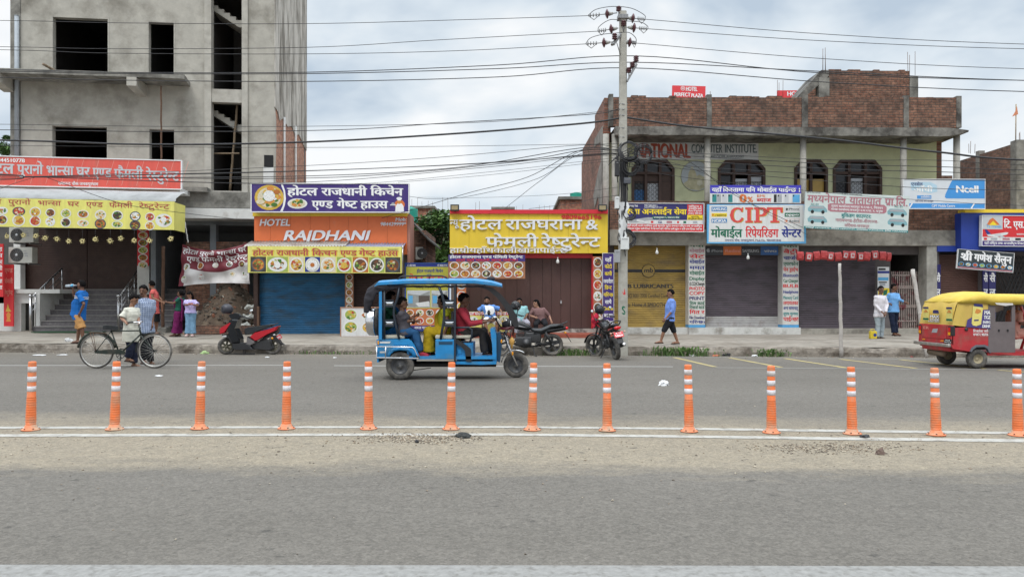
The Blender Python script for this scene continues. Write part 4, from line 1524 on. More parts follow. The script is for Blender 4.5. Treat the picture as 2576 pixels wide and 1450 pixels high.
def cloth_banner(name,label):
 d = 26.3
 C = [Z4(70,600),Z4(625,588),Z4(657,940),Z4(35,962)]
 e = empty(name,P(540,719,d),0,label,'banner')
 def pt(a,b,off=0):
  top = (C[0][0] + (C[1][0] - C[0][0]) * a,C[0][1] + (C[1][1] - C[0][1]) * a + 62 / 3.41 * math.sin(math.pi * min(1,a * 1.02)) * (1 - b) ** 1.3 * (1 - .1 * a))
  bot = (C[3][0] + (C[2][0] - C[3][0]) * a,C[3][1] + (C[2][1] - C[3][1]) * a - 5 * math.sin(math.pi * a))
  X,Y = top[0] + (bot[0] - top[0]) * b,top[1] + (bot[1] - top[1]) * b
  y = .1 * math.sin(a * 9 + b * 3) * (1 - .5 * b) + .05 * math.sin(a * 23 - b * 7) + .04 * math.sin(b * 14 + a * 4)
  v = P(X,Y,d) - e.location
  v.y = y - off
  return v
 mb = MB()
 na,nb = 64,24
 wv = lambda a: .66 + .12 * math.sin(a * 5 - 1.2) - .12 * a
 vs = [pt(i / na,wv(i / na) * j / 16 if j <= 16 else wv(i / na) + (1 - wv(i / na)) * (j - 16) / 8) for j in range(nb + 1) for i in range(na + 1)]
 WBN = M('banner_white',(.6,.58,.57),.7,.1,4)
 for j in range(nb):
  for i in range(na):
   mb.m(WBN if j >= 16 and i > 3 else MAROON,True)
   mb.add([vs[j * (na + 1) + i],vs[j * (na + 1) + i + 1],vs[(j + 1) * (na + 1) + i + 1],vs[(j + 1) * (na + 1) + i]],[(0,1,2,3)])
 bm = None
 o = mb.build('banner_cloth',parent=e)
 tb = MB()
 def ptext(t,a0,b0,a1,b1,dy,mat):
  gl,w = layout(t)
  xs = [q + x for v,f,x in gl for q,r_ in v]
  mn,mx_ = min(xs),max(xs)
  tb.m(mat)
  for k,(v,f,x) in enumerate(gl):
   for s_,(ox,oz) in enumerate(((0,0),(.02,.01))):
    tb.add([pt(a0 + (a1 - a0) * (q + ox + x - mn) / (mx_ - mn),b0 + dy * (q + x - mn) / (mx_ - mn) + (b1 - b0) * (1 - (r_ + oz) / _head()),.012 + .0006 * (k % 2) + .0003 * s_) for q,r_ in v],f,False)
 ptext('होटल पुरानो भान्सा घर',.01,.08,.97,.2,0,INKW)
 ptext('एण्ड फेमली रेष्टुरेन्ट',.08,.28,.985,.41,0,INKW)
 tb.build('lettering',parent=e,fix=False)
 fb = MB()
 class _S: pass
 def pdish(a,b,r,k):
  rn = random.Random(k)
  rc = RECIPES[k % 8]
  def dsc(ca,cb,ra,mat,off,n=16,jag=0):
   fb.m(mat).add([pt(ca + ra * .0033 * (1 + jag * rn.uniform(-.4,.4)) * math.cos(6.283 * q / n) * 1.6,cb + ra * .0053 * 1.9 * math.sin(6.283 * q / n),off) for q in range(n)],[tuple(range(n))],False)
  dsc(a,b,r,PLATE,.014)
  dsc(a,b,r * .8,FOOD[rc[0]],.018)
  for j in range(14):
   t,q = rn.random() * 6.3,rn.random() * .55 * r
   dsc(a + q * .0053 * math.cos(t),b + q * .0095 * math.sin(t),r * rn.uniform(.12,.25),FOOD[rn.choice(rc)],.021 + .0008 * j,6,1)
 for k,(x,y,r_) in enumerate(((102,802,16),(232,803,17),(358,805,13),(478,795,13),(92,902,14),(240,900,13),(505,880,12),(600,790,15),(618,880,16))):
  X,Y = Z4(x,y)
  a = (X - 452) / (630 - 452)
  b = (Y - (614 + 14 * math.sin(3.14 * a))) / (718 - 614 - 14 * math.sin(3.14 * a))
  pdish(min(.93,max(.07,a)),min(.9,b),r_ * .62,k * 7 + 1)
 fb.build('food_print',parent=e,fix=False)
 return e
cloth_banner('banner','sagging maroon and white restaurant banner hung over the rubble heap')
s = Sign('billboard','purple billboard with white hotel lettering and a round dish, above the orange hotel front','sign',633,462.5,1027,532,25.0,INKP,.14,0,.15,frame=INKW,fw=.03)
pts = []
s.poly([(706,463.5),(711,463.5),(717,480),(719,500),(716,518),(711,531),(705,531),(711,518),(714,500),(713,482)],INKW,1)
s.dish(677,497,37,3,32,FOOD['yellow'],1,34)
s.disc(677,493,15,14,FOOD['rice'],5)
s.disc(680,474,9,6,FOOD['orange'],5)
s.disc(696,483,8.5,6,FOOD['curry'],5)
s.disc(655,508,11,6,FOOD['cream'],5)
s.disc(690,515,8,5,FOOD['green'],5.2)
s.dish(748,512,25,11,13,PLATE,1,30)
s.text('होटल',723,473.5,798,491.5,INKW,.04)
s.text('राजधानी',809,473.5,922,491.5,INKW,.04)
s.text('किचेन',932,473.5,1013,491.5,INKW,.04)
s.text('एण्ड',785,505.5,837,523.5,INKW,.04)
s.text('गेष्ट',848,505.5,898,523.5,INKW,.04)
s.text('हाउस',907,505.5,975,523.5,INKW,.04)
s.disc(1005,514,13,12,INKO,1)                              # plain cook with a covered tray
s.poly([(994,531),(1016,531),(1015,518),(1010,511),(1000,511),(995,518)],INKW,2)
s.disc(1004,507,5,5.5,FOOD['orange'],2.5)
s.disc(1004,499,7,4,INKW,3)
s.rect(1000,500,1008,504,INKW,3.3)
s.poly([(983,514),(986,509),(991,509),(994,514)],INKGR,3)
s.rect(981,514.3,996,516,INKW,3)
s.done()
def raised(name,parent,fr,v,items,mat,raised_=.035,bold=.03,slant=0):
 mb = MB().m(mat)
 for t,X0,Y0,X1,Y1 in items:
  lettering(mb,t,fr.u(X0,v),fr.z(X0,Y0,v),fr.u(X1,v),fr.z(X0,Y1,v),v,bold,slant,raised=raised_)
 return mb.build(name,parent=parent)
raised('raised_letters',hs,HS,-.004,[('HOTEL',654,551.5,729,567.5)],ALU,.03,.055,.18)
raised('raised_letters',hs,HS,-.004,[('RAJDHANI',715,580,924,604)],ALU,.03,.055,.22)
raised('raised_letters',hs,HS,-.004,[('Mob:',995,547.5,1022,555.5),('984429999*',957,559,1021,567.5)],ALU,.015,.055,.1)
V = -.304
raised('raised_letters',yh,YH,V,[('न्यू',1131.5,553,1155,568)],ALU,.04,.02)
raised('raised_letters',yh,YH,V,[('होटल',1156,553,1263,577),('राजघराना',1272,553,1463,577),('&',1474,553,1503,577)],ALU,.045,.028)
raised('raised_letters',yh,YH,V,[('फेमली',1222,597,1353,620.5),('रेष्टुरेन्ट',1362,597,1509,620.5)],ALU,.045,.028)
raised('raised_letters',yh,YH,V,[('हाम्रोयहाँथकालीखानापाईन्छ',1131,624,1429,635.5)],INKW,.03,.025)
raised('raised_letters',yh,YH,V,[('9809665196',1412,540.5,1512,551)],INKR,.02,.05)
s = Sign('menu_banner','yellow menu banner with nine printed dishes under the tin awning, above the blue shutter','banner',623,619.5,1010,686,24.6,LIME,.03,0,.25)
for t,a,b in (('होटल',636,688),('राजधानी',696,776),('किचन',785,848),('एण्ड',856,897),('गेष्ट',903,944),('हाउस',951,1001)):
 s.text(t,a - .8,630,b + 1,643.5,INKY,.07,0,2)
 s.text(t,a,629.5,b,642.5,INKRB,.04,0,3)
cx = [630,669,672,724,727,764,767,805,806,844,847,884,887,926,928,967,969,1007]
bgs = ['dark','lime','cream','rice','cream','lime','curry','lime','dark']
for k in range(9):
 a,b = cx[2 * k],cx[2 * k + 1]
 s.rect(a,646,b,684,INKB if k == 3 else FOOD[bgs[k]],1)
 s.dish((a + b) / 2,665.5,(b - a) / 2 * .95,[0,1,7,5,3,4,2,6,2][k] + 8 * k,18,PLATEK if k in (0,8) else PLATE,2,34)
 if k in (1,5): s.disc((a + b) / 2,667,8,8,FOOD['rice' if k == 1 else 'yellow'],6)
 if k == 3:
  s.disc((a + b) / 2,666,14,14,FOOD['rice'],6)
  s.disc((a + b) / 2,666,5.5,5.5,FOOD['curry'],7)
s.text('9844429877',975,625,1002,627.5,INKK,.02)
s.done('banner')
s = Sign('menu_strip','narrow printed strip of dishes beside the blue shutter','sign',868,687,888.5,773,25.3,WOODP,.04)
for k in range(5): s.dish(878.2,697 + k * 19,8.6,k * 3 + 2)
s.done()
s = Sign('menu_board','white standing board with four printed dishes, behind the rear of the blue rickshaw','sign',858,774,952,845,24.3,PWHITE,.05,0,0,frame=M('board_edge',(.4,.2,.12),.6,.2,5),fw=.03)
for k,(x,y,r_) in enumerate(((882,791,18),(924,792,17),(882,822,19),(926,823,18))): s.dish(x,y,r_,[5,1,5,7][k] + 8 * k,r_ * .85,None,1,26)
s.done()
def Zy(x,y): return 1017.5 + x / 3.7526,476.6 + y / 3.7526
s = Sign('menu_board','wood coloured menu board with two rows of seven dishes under the yellow sign','sign',1127.5,640.5,1320.5,700.5,24.0,WOODP,.04)
s.rect(1127.5,640.5,1320.5,657,INKP,1)
s.text('होटल राजघराना एण्ड फेमिली रेष्टुरेन्ट',1131,643,1315,649,INKW,.03)
s.text('हाम्रो यहाँ थकाली खाना पाईन्छ।',1147,651.5,1301,656,INKR,.03)
for k in range(7):
 for j in range(2):
  s.dish(1142.5 + k * 26.9,667.5 + j * 20.6,12,k * 3 + j * 5,9.6,None,1,20)
s.done()
s = Sign('menu_strip','narrow red-edged strip of dishes beside the vertical purple sign','sign',1490.5,644.5,1514,820,24.3,WOODP,.04)
s.rect(1490.5,644.5,1492.3,820,INKR,1)
for k in range(6): s.dish(1503,659.5 + k * 28.3,11,k * 5 + 2,12.5,None,1,18)
s.done()
s = Sign('menu_strip','narrow strip of dishes left of the folding doors, half hidden by the rickshaw','sign',1149,700,1172,800,24.2,M('print_orange',(.5,.16,.06),.5,.1,4),.04)
for k in range(4): s.dish(1160.5,716 + k * 27,11.5,k * 3 + 1)
s.done()
s = Sign('service_sign','tall purple sign listing photocopy and form services in yellow and white','sign',1516,637,1543,821,24.2,INKP,.05,0,0,frame=INKW,fw=.012)
for t,Y,m_,w in (('यहाँ',651,INKW,8),('फोटो',668,INKY,9),('कापी',686,INKY,9),('स्क्यानीङ्ग',705,INKW,12),('प्रिन्ट',721,INKY,9),('गरिन्छ',739,INKY,12),('साथै',757,INKW,8),('Online',773,INKY,12),('फारम',791,INKW,11),('भरिन्छ',809,INKW,12)):
 s.text(t,1529.5 - w,Y - 2,1529.5 + w,Y + 6.5,m_,.03)
s.done()
s = Sign('hotel_board','tall hotel board with bedroom photos and dishes, seen through the blue rickshaw','sign',1021,663.5,1127,829,25.0,OLIVE,.06,0,0,frame=M('board_blue',(.02,.06,.25),.5,.1,4),fw=.04)
s.rect(1021,663.5,1127,670.5,INKB,1)
s.text('प्रो. प्रदिप साह',1024,665,1045,669,INKW,.02)
s.text('मो. 9844275977',1100,665,1125,669,INKW,.02)
s.text('होटल राजधानी किचेन',1048,678,1114,685,INKB,.02)
s.text('एण्ड',1073,689,1085,694,INKB,.02)
s.text('गेष्ट हाउस',1027,694,1124,708,INKR,.03)
s.text('जनकपुरधाम, रामानन्द',1046,719,1100,724,INKK,.02)
s.rect(1021,775,1127,818,M('print_orange',(.5,.16,.06),.5,.1,4),1)
s.rect(1021,818,1127,829,INKP,1)
ROOM = M('photo_room',(.28,.29,.28),.5,.25,3)
for a,b in ((1024,1082),(1085,1126)):
 s.rect(a,730,b,773,PWHITE,1)
 s.rect(a + 1,731,b - 1,772,ROOM,2)
 s.poly([(a + 1,731),(b - 1,731),(a + (b - a) * .55,742),(a + 1,738)],PGREY,2.5)
 s.rect(a + (b - a) * .5,743,b - 1,760,M('photo_wall',(.09,.07,.06),.5,.1,5),2.5)
 s.rect(a + 3,743,a + 14,762,SKYP,2.6)
 s.poly([(a + (b - a) * .35,762),(b - 3,757),(b - 2,770),(a + (b - a) * .5,771)],PWHITE,3)
for k in range(5):
 for j in range(2): s.dish(1031 + k * 25,786 + j * 20,10,k * 3 + j,8.5,None,2,18)
s.text('नास्ता पाउनुको साथै',1042,821,1100,826.5,INKW,.02)
s.done()
s = Sign('counter_board','low yellow printed counter board behind the seated man in open blue shirt','sign',1172,784,1279,834,23.75,LIME,.5,0,0)
s.rect(1172,784,1279,792.5,INKR,1)
s.rect(1172,784,1279,784.8,INKW,1.5)
s.text('यहाँ थकाली खाना पाईन्छ।',1176,786.5,1276,791.5,INKW,.03)
s.dish(1268,806,12,3,None,None,1,20)
s.dish(1190,808,13,1,None,None,1,20)
s.disc(1222,806,14,10,FOOD['dark'],1)
s.done()
def Zr(x,y): return 1442.6 + x / 4.0,334.9 + y / 4.0
NB = 25.05
s = Sign('shop_sign','purple and red ticket service sign with small plane, left on the green house balcony','sign',1574,512,1769,581.5,24.9,INKN,.1,0,.35,frame=INKW,fw=.02)
s.text('मोहम्मद रेजा',1577,516.5,1604,521,INKW,.02)
s.text('9819854211',1620,515,1652,518.5,INKW,.02)
s.text('mjasi093@gmail.com',1620,519.5,1665,522.5,INKW,.02)
s.text('रेजा',1575,526.5,1609,539,INKY,.04)
s.text('अनलाईन',1615,526.5,1689,539,INKY,.04)
s.text('सेवा',1695,526.5,1726,539,INKY,.04)
s.rect(1728,513.5,1767,539.5,INKR,1)
for t,Y in (('राष्ट्रिय र',518.5),('अन्तराष्ट्रिय हवाई',524),('टिकट रि-कन्फर्म',530),('(OK) गरिन्छ।',536)): s.text(t,1731,Y - 1.6,1764,Y + 2,INKW,.03)
s.rect(1728,540,1767,552.5,INKY,1)
s.text('HOTEL',1738,542.5,1758,546,INKK,.03)
s.text('पनि बुकिङ्ग गरिन्छ',1730,548,1765,551.5,INKK,.02)
s.poly([(1640,544),(1712,543),(1708,549.5),(1640,550)],INKG,1)
s.text('जनकपुरधाम ९, रामानन्द चौक',1644,545.3,1708,548.5,INKW,.02)
s.rect(1574,553,1767.5,563.5,PWHITE,1)
s.poly([(1580,556),(1600,551),(1630,546.5),(1641,547),(1642,551),(1620,556),(1598,560),(1584,560)],INKGR,3)   # airliner
s.poly([(1602,552),(1618,555),(1630,562),(1624,562),(1600,556)],PWHITE,4)
s.poly([(1582,557),(1576,548),(1581,548),(1590,555)],PGREY,4)
for k,(x,w,m_) in enumerate(((1640,6,INKR),(1660,10,INKN),(1683,14,INKM),(1705,5,INKR),(1722,7,INKG),(1748,10,INKGR))): s.rect(x - w / 2,555.5,x + w / 2,561,m_,2)
s.text('QATAR',1656,556,1668,559.5,INKW,.02)
s.rect(1574,563.8,1769,581.5,INKR,1)
s.text('यहाँ साउदी कतार मलेशिया दुबई बहराईन कुवेत लगायत राष्ट्रिय तथा अन्तराष्ट्रिय',1577,566,1765,570,INKW,.03)
s.text('बुकिङ्ग गर्नुका साथै टिकट रि-कन्फर्म पनि गरिन्छ साथै बुद्ध र यती एयर टिकट पाईन्छ',1577,573.5,1765,577.5,INKW,.03)
s.done()
s = Sign('phone_sign','wide phone offer sign with blue header and zero percent print, above the repair board','sign',1785.5,465.6,2014.5,510.5,24.95,PWHITE,.07,0,.1)
s.rect(1785.5,465.6,2014.5,486.2,M('print_ultramarine',(.055,.05,.42),.45,.06,3),1)
s.text('यहाँ',1790,473,1815,482.5,INKW,.035)
s.text('किस्तामा',1818,473,1871,482.5,INKW,.035)
s.text('पनि',1876,473,1899,482.5,INKW,.035)
s.text('मोबाईल',1904,473,1953,482.5,INKW,.035)
s.text('पाईन्छ ।',1958,473,2011,482.5,INKW,.035)
s.text('0',1861,489,1876,508.5,INKO,.05)
s.text('%',1880,495,1893,508,INKO,.03)
s.text('EMi',1904,489.5,1923,495.5,INKO,.02)
s.text('ब्याज',1903,499,1939,507.5,INKR,.03)
for k,(a,b,m_) in enumerate(((1791,1802,INKT),(1803,1813,INKGR),(1816,1828,PGREY),(1831,1842,INKT),(1946,1953,INKK),(1955,1966,INKGR),(1973,1983,PGREY),(1993,2011,SKYP))):
 s.rect(a,489,b,508.5,m_,1)
 s.rect(a + 1,490,a + 4,494,INKK,2)
s.done()
CB = 24.95
s = Sign('repair_sign','large blue-edged phone repair board with big red block letters','sign',1778.5,513.5,2027,612,CB,M('board_skyedge',(.12,.4,.68),.5,.1,3,col2=(.4,.5,.58),mix=(.6,.8),dscale=3),.1,0,0)
s.poly([(1784,516),(2021,515),(2022,607),(1782,608.5)],PWHITE,1)
def slab(ch,X0,Y0,X1,Y1):
 "outline of a heavy slab-serif capital"
 def q(u_,v_): return (X0 + (X1 - X0) * u_,Y0 + (Y1 - Y0) * v_)
 if ch == 'I': p = [[(0,0),(1,0),(1,.13),(.74,.13),(.74,.87),(1,.87),(1,1),(0,1),(0,.87),(.26,.87),(.26,.13),(0,.13)]]
 if ch == 'T': p = [[(0,0),(1,0),(1,.34),(.86,.34),(.84,.14),(.63,.14),(.63,.87),(.78,.87),(.78,1),(.22,1),(.22,.87),(.37,.87),(.37,.14),(.16,.14),(.14,.34),(0,.34)]]
 if ch == 'P': p = [[(0,0),(.6,0),(.6,.13),(.4,.13),(.4,.87),(.58,.87),(.58,1),(0,1),(0,.87),(.13,.87),(.13,.13),(0,.13)],[(.6,0),(.82,.02),(.97,.13),(1,.3),(.95,.46),(.8,.57),(.6,.59),(.4,.59),(.4,.47),(.6,.46),(.7,.38),(.72,.28),(.68,.17),(.6,.13)]]
 if ch == 'C': p = [[(.93,.3),(.82,.3),(.76,.19),(.62,.12),(.5,.13),(.5,0),(.72,.02),(.84,.08),(.86,0),(.95,0)],[(.5,0),(.5,.13),(.38,.19),(.3,.33),(.28,.5),(.3,.68),(.38,.81),(.52,.87),(.52,1),(.3,.96),(.1,.8),(0,.5),(.1,.2),(.3,.04)],[(.52,.87),(.66,.85),(.78,.76),(.84,.66),(.98,.68),(.95,.84),(.8,.96),(.52,1)]]
 return [[q(*a) for a in b] for b in p]
for ch,a,b in (('C',1835,1870),('I',1874,1893),('P',1896,1929),('T',1928,1968)):
 for off,m_,l in ((1.6,INKG,2),(1.0,INKY,2.4),(0,M('ink_sign_red',(.62,.07,.06),.5,.12,9),3)):
  for pl in slab(ch,a,521.5,b,560): s.poly([(x + off,y + off * .6) for x,y in pl],m_,l)
s.rect(1789,520,1828,531,M('logo_blue',(.04,.2,.45),.5,.06,5),2)
s.text('SAMSUNG',1791,522.5,1826,529,INKW,.03,0,3)
s.rect(1789,536,1828,545,INKY,2)
s.text('realme',1799,538,1826,543,INKK,.02,0,3)
s.text('R',1791,538,1797,543,INKO,.03,0,3)
s.rect(1789,550,1828,560,M('logo_blue',(.04,.2,.45),.5,.06,5),2)
s.text('NOKIA',1791,552,1826,558.5,INKW,.04,0,3)
s.rect(1973,520.5,2011,530.5,INKGR,2)
s.rect(1973.5,521,2010.5,530,PWHITE,2.4)
s.text('iPhone',1983,523,2009,528,INKK,.02,0,3)
s.disc(1978.5,526,2.8,3,INKK,3)
s.rect(1973,535,2011,545,INKG,2)
s.text('oppo',1976,537,2008,542,INKW,.04,0,3)
s.rect(1973,550.5,2011,560,INKO,2)
s.rect(1973.5,551,2010.5,559.5,PWHITE,2.4)
s.text('Redmi',1985,553,2009,558,INKK,.02,0,3)
s.rect(1975,553,1980,558,INKO,3)
s.text('मोबाईल',1788,577,1866,596,INKG,.04)
s.text('रिपेयरिङ्ग',1875,577,1957,596,INKR,.035)
s.text('सेन्टर',1966,577,2014,596,INKB,.05)
s.text('रामानन्द चौक, जनकपुरधाम, Mob.No. 9804892846',1823,602,1964,606.5,INKN,.015)
s.done()
s = Sign('transport_sign','tilted pale transport company sign with small vans, right of the phone repair board','sign',2026,487.5,2282,579.5,24.5,M('print_pale',(.56,.62,.6),.5,.06,3),.07,-3,3.0)
s.text('फोन नं. ०४१-५९०९२४',2028,488,2062,491,INKK,.01)
s.text('प. दर्ता नं. ३४२६३/०७२/०७३',2115,488,2165,491,INKK,.01)
s.text('मध्यनेपाल',2031,496,2126,513,INKM,.03)
s.text('यातायात',2135,496,2213,513,INKM,.03)
s.text('प्रा.लि.',2222,496,2277,513,INKM,.03)
s.text('AC EV',2040,516,2060,521,INKT,.01)
s.text('AC EV',2246,512,2267,517,INKT,.01)
s.poly([(2082,517),(2088,514),(2220,512),(2227,517),(2227,530),(2221,534),(2090,535),(2083,531)],INKM,1)
s.text('मुख्य कार्यालय:भरतपुर म.न.पा-१, चितवन',2091,518,2218,523,INKW,.02)
s.text('शाखा कार्यालय:जनकपुर उ.म.न.पा.-१, धनुषा',2091,526.5,2218,531,INKW,.02)
s.text('बुकिङ्ग काउण्टर:',2117,539,2190,547,INKT,.03)
s.text('नारायणगढ-हेटौडा-वीरगञ्ज-',2103,552,2208,559,INKM,.02)
s.text('वर्दिवास-जनकपुर',2126,564.5,2187,571,INKM,.02)
s.rect(2026,574,2282,579.5,INKT,1)
s.text('जनकपुर ०४१५९०९२४, वर्दिवास ०४४५५०५२०, नारायणगढ ०५६५३१८३३, हेटौडा ०५७५२४४३६',2029,575.3,2279,578.3,INKW,.02)
for x,y in ((2058,530),(2059,556),(2254,529),(2256,554)):
 s.poly([(x - 24,y + 5),(x - 25,y - 1),(x - 19,y - 8),(x + 14,y - 8.5),(x + 22,y - 1),(x + 24,y + 5),(x + 22,y + 7),(x - 22,y + 7)],M('print_van',(.2,.38,.42),.5,.15,6),1)
 s.poly([(x - 17,y - 6.5),(x + 12,y - 7),(x + 18,y - 1.5),(x - 21,y - 1)],INKGR,2)
 for k in (-13,13): s.disc(x + k,y + 7,4,4.5,INKK,2)
s.done()
s = Sign('telecom_sign','white and blue telecom sign in front of the right end of the balcony','sign',2271.5,451,2476,524.5,24.85,M('print_cool_white',(.6,.63,.66),.45,.05,3),.08,0,.1,frame=INKW,fw=.015)
TB = M('print_telecom_blue',(.055,.27,.62),.45,.05,3)
s.poly([(2399,452),(2476,452),(2476,499),(2380,499),(2376,496),(2377,489),(2390,461),(2394,454)],TB,1)
s.text('Ncell',2405,467,2459,484,INKW,.05)
s.poly([(2289,458),(2340,458),(2356,466),(2357,482),(2340,486),(2292,478)],M('print_ice',(.42,.58,.68),.5,.08,5),1)
s.text('एनसेल',2291,460,2320,467,INKN,.02)
s.text('आँधी',2298,471,2345,482,INKW,.03)
s.rect(2306,491.5,2342,500,TB,1)
s.text('अनलिमिटेड',2315,494,2340,498,INKW,.02)
s.text('नयाँ पायौ भने पाउनुस',2301,504,2347,507.5,INKN,.01)
s.rect(2272,511.5,2476,523.5,TB,1)
s.text('CIPT Mobile Centre',2343,514.5,2401,520.5,INKW,.02)
s.poly([(2292,511),(2296,511),(2288,524),(2284,524)],INKW,2)
s.poly([(2448,511),(2452,511),(2444,524),(2440,524)],INKW,2)
s.done()
mb = MB().m(M('wall_sign_white',(.56,.57,.57),.8,.1,3,col2=(.38,.38,.36),mix=(.55,.8),dscale=2))
def wr(mb,X0,Y0,X1,Y1,off): mb.box(ru(X0,v_w),ru(X1,v_w),v_w - off,v_w - .001,rz(X0,Y1,v_w),rz(X0,Y0,v_w))
wr(mb,1597,358,1907,401,.01)
NR = M('ink_faded_red',(.36,.075,.045),.7,.2,9)
NG = M('ink_faded_slate',(.1,.13,.14),.7,.2,9)
def wt(t,X0,Y0,X1,Y1,m_,bold): lettering(mb.m(m_),t,ru(X0,v_w),rz(X0,Y0,v_w),ru(X1,v_w),rz(X0,Y1,v_w),v_w - .013,bold)
wt('NATIONAL',1600,362,1735,396,NR,.06)
wt('COMPUTER',1739,363.5,1816,384,NG,.035)
wt('INSTITUTE.',1823,363.5,1903,384,NG,.035)
wt('RAMANAND CHOWK, JANAKPURDHAM',1768,390,1870,397,NG,.02)
mb.build('painted_sign',parent=rb,fix=False)
mb = MB().m(M('medallion_blue',(.4,.44,.46),.8,.12,4))
c = (ru(1750,v_w),v_w,rz(1750,443,v_w))
rr = 38 / F * 26.4
mb.lathe([(0,-.01),(rr,-.01),(rr,-.001),(0,-.001)],32,c,'y',False)
mb.m(M('medallion_rim',(.3,.3,.24),.8,.1,4))
mb.torus((c[0],c[1] - .012,c[2]),rr,.012,'y',36,5)
mb.m(M('medallion_figure',(.44,.41,.27),.8,.25,5),False)
def mp(pts,off): mb.add([(c[0] + a * rr,c[1] - off,c[2] - b * rr) for a,b in pts],[tuple(range(len(pts)))])
mp([(-.85,.5),(-.5,.25),(-.1,.1),(.2,-.1),(.7,.1),(.92,.35),(.7,.7),(.2,.95),(-.4,.88),(-.75,.66)],.014)
mp([(-.55,.3),(-.5,-.2),(-.38,-.45),(-.25,-.55),(-.12,-.45),(0,-.2),(.1,.2),(-.1,.4)],.017)
mb.m(M('medallion_light',(.53,.51,.4),.8,.2,5))
mp([(.1,.3),(.35,.25),(.45,.5),(.25,.65),(.05,.55)],.02)
mp([(-.33,-.62),(-.2,-.62),(-.17,-.45),(-.28,-.38),(-.37,-.48)],.02)
mb.build('wall_medallion',parent=rb,fix=False)
def pillar_text(X0,X1,rows,v=-.004,name='painted_lettering'):
 mb = MB()
 for t,Y,h,m_ in rows:
  lettering(mb.m(m_),t,ru(X0,v),rz(X0,Y - h,v),ru(X1,v),rz(X0,Y + h,v),v,.03)
 return mb.build(name,parent=rb,fix=False)
def Zs(y): return 605.4 + y / 4.4444
pillar_text(1734,1771.5,[(t,Zs(y),h,m_) for t,y,h,m_ in (('नयाँ',52,3.6,INKG),('मोबाईल',112,4,INKM),('सेट',175,4,INKR),('मोबाईल',235,4,INKB),('ममत',300,4,INKB),('मोबाईल',362,4,INKG),('Display',420,4,INKG),('(LCD)Change',478,4,INKK),('PHOTO',532,4,INKR),('COPY',584,4,INKR),('PRINT',641,4,INKN),('सिम कार्ड',698,3.4,INKG),('रिचार्ज कार्ड',744,3.4,INKG),('गित र',797,4,INKR),('Film Download',855,3.6,INKN),('गरिन्छ।',907,3.2,INKB))])
pillar_text(1970,2007,[(t,Zs(y),h,m_) for t,y,h,m_ in (('यहाँ',58,3,INKG),('बैट्री',122,4,INKR),('चार्जर',192,4,INKB),('एयरफोन',258,4,INKG),('पेन ड्राईभ',322,4,INKR),('Bluetooth',384,4,INKB),('Car Charger',445,4,INKG),('BULB',502,4,INKR),('Headphone',568,4,INKB),('Memory Card',632,4,INKT),('लगायतका',695,4,INKR),('अन्य सामानहरु',752,3.4,INKB),('सुपथ मुल्यमा',815,3.4,INKT),('पाईन्छ!',875,4.4,INKR))])
mb = MB()
for k,ch in enumerate('PHONE'): lettering(mb.m(INKK),ch,ru(1960,.42),rz(1960,649 + k * 21,.42),ru(1966.5,.42),rz(1960,664 + k * 21,.42),.42,.03)
for k,ch in enumerate(('ZO','NE')): lettering(mb.m(INKK),ch,ru(1959.5,.42),rz(1960,783 + k * 14,.42),ru(1967,.42),rz(1960,792 + k * 14,.42),.42,.03)
mb.m(PWH).box(ru(1958.3,.44),ru(1967.8,.44),.43,.5,rz(1960,815.5,.44),zf0 + .08)
mb.m(PBL).box(ru(1958.3,.44),ru(1967.8,.44),.43,.5,rz(1960,823,.44),rz(1960,815.8,.44))
mb.build('phone_lettering',parent=rb,fix=False)
mb = MB()
SY = M('shutter_lettering',(.05,.042,.035),.6,.25,15)
vv_ = vs_ - .021
def st(t,X0,Y0,X1,Y1,bold=.03,sl=0): lettering(mb.m(SY),t,ru(X0,vv_),rz(X0,Y0,vv_),ru(X1,vv_),rz(X0,Y1,vv_),vv_,bold,sl)
st('MB LUBRICANTS',1566,714,1693,723.5,.05)
st('ISO 9001:2008 Certified Company',1577,738.5,1694,748,.0)
st('Its Home A SMOOTH Ride',1576,761,1694,770.5,.015,.15)
mb.m(YSH)
c = (ru(1630.5,vv_),vv_ - .004,rz(1630,680.8,vv_))
mb.lathe([(0,-.003),(.235,-.003),(.235,0),(0,0)],28,c,'y',False)
mb.m(SY).torus((c[0],c[1] - .003,c[2]),.225,.01,'y',30,4)
lettering(mb,'mb',c[0] - .15,c[2] + .1,c[0] + .15,c[2] - .05,c[1] - .006,.04,.1)
mb.build('painted_lettering',parent=ys,fix=False)
s = Sign('brand_strip','dark strip of phone brand names above the middle plum shutter','sign',1774.5,617.5,1957.5,641.5,25.62,M('brand_black',(.025,.025,.03),.35,.1,4),.05)
s.text('iPhone',1789,627,1817,633.5,INKGR,.01)
s.disc(1781,629.5,4.5,4.8,INKGR,2)
s.disc(1785.6,628.5,2,2,M('brand_black',(.025,.025,.03)),3)
s.rect(1819,619,1864,641,INKO,1)
s.text('Redmi',1824,626.5,1861,634,SALL,.02)
s.text('SAMSUNG',1867,627,1908,634,INKGR,.04)
s.rect(1913,619,1957,641,M('logo_blue2',(.03,.1,.28),.5,.06,5),1)
s.text('vivo',1921,626.5,1952,634,INKGR,.04)
s.done()
s = Sign('wall_poster','torn blue and yellow posters pasted beside the grille gate','poster',2207,671,2236,748,25.68,PWHITE,.01)
s.rect(2209,674,2227,679,INKK,1).rect(2207,681,2236,687,INKB,1).rect(2208,697,2234,705,SKYP,1).rect(2210,708,2230,711,INKK,1).rect(2208,724,2236,748,INKY,1).rect(2212,712,2226,718,INKGR,1)
s.poly([(2222,730),(2232,727),(2230,740),(2220,744)],INKG,2)
s.done()
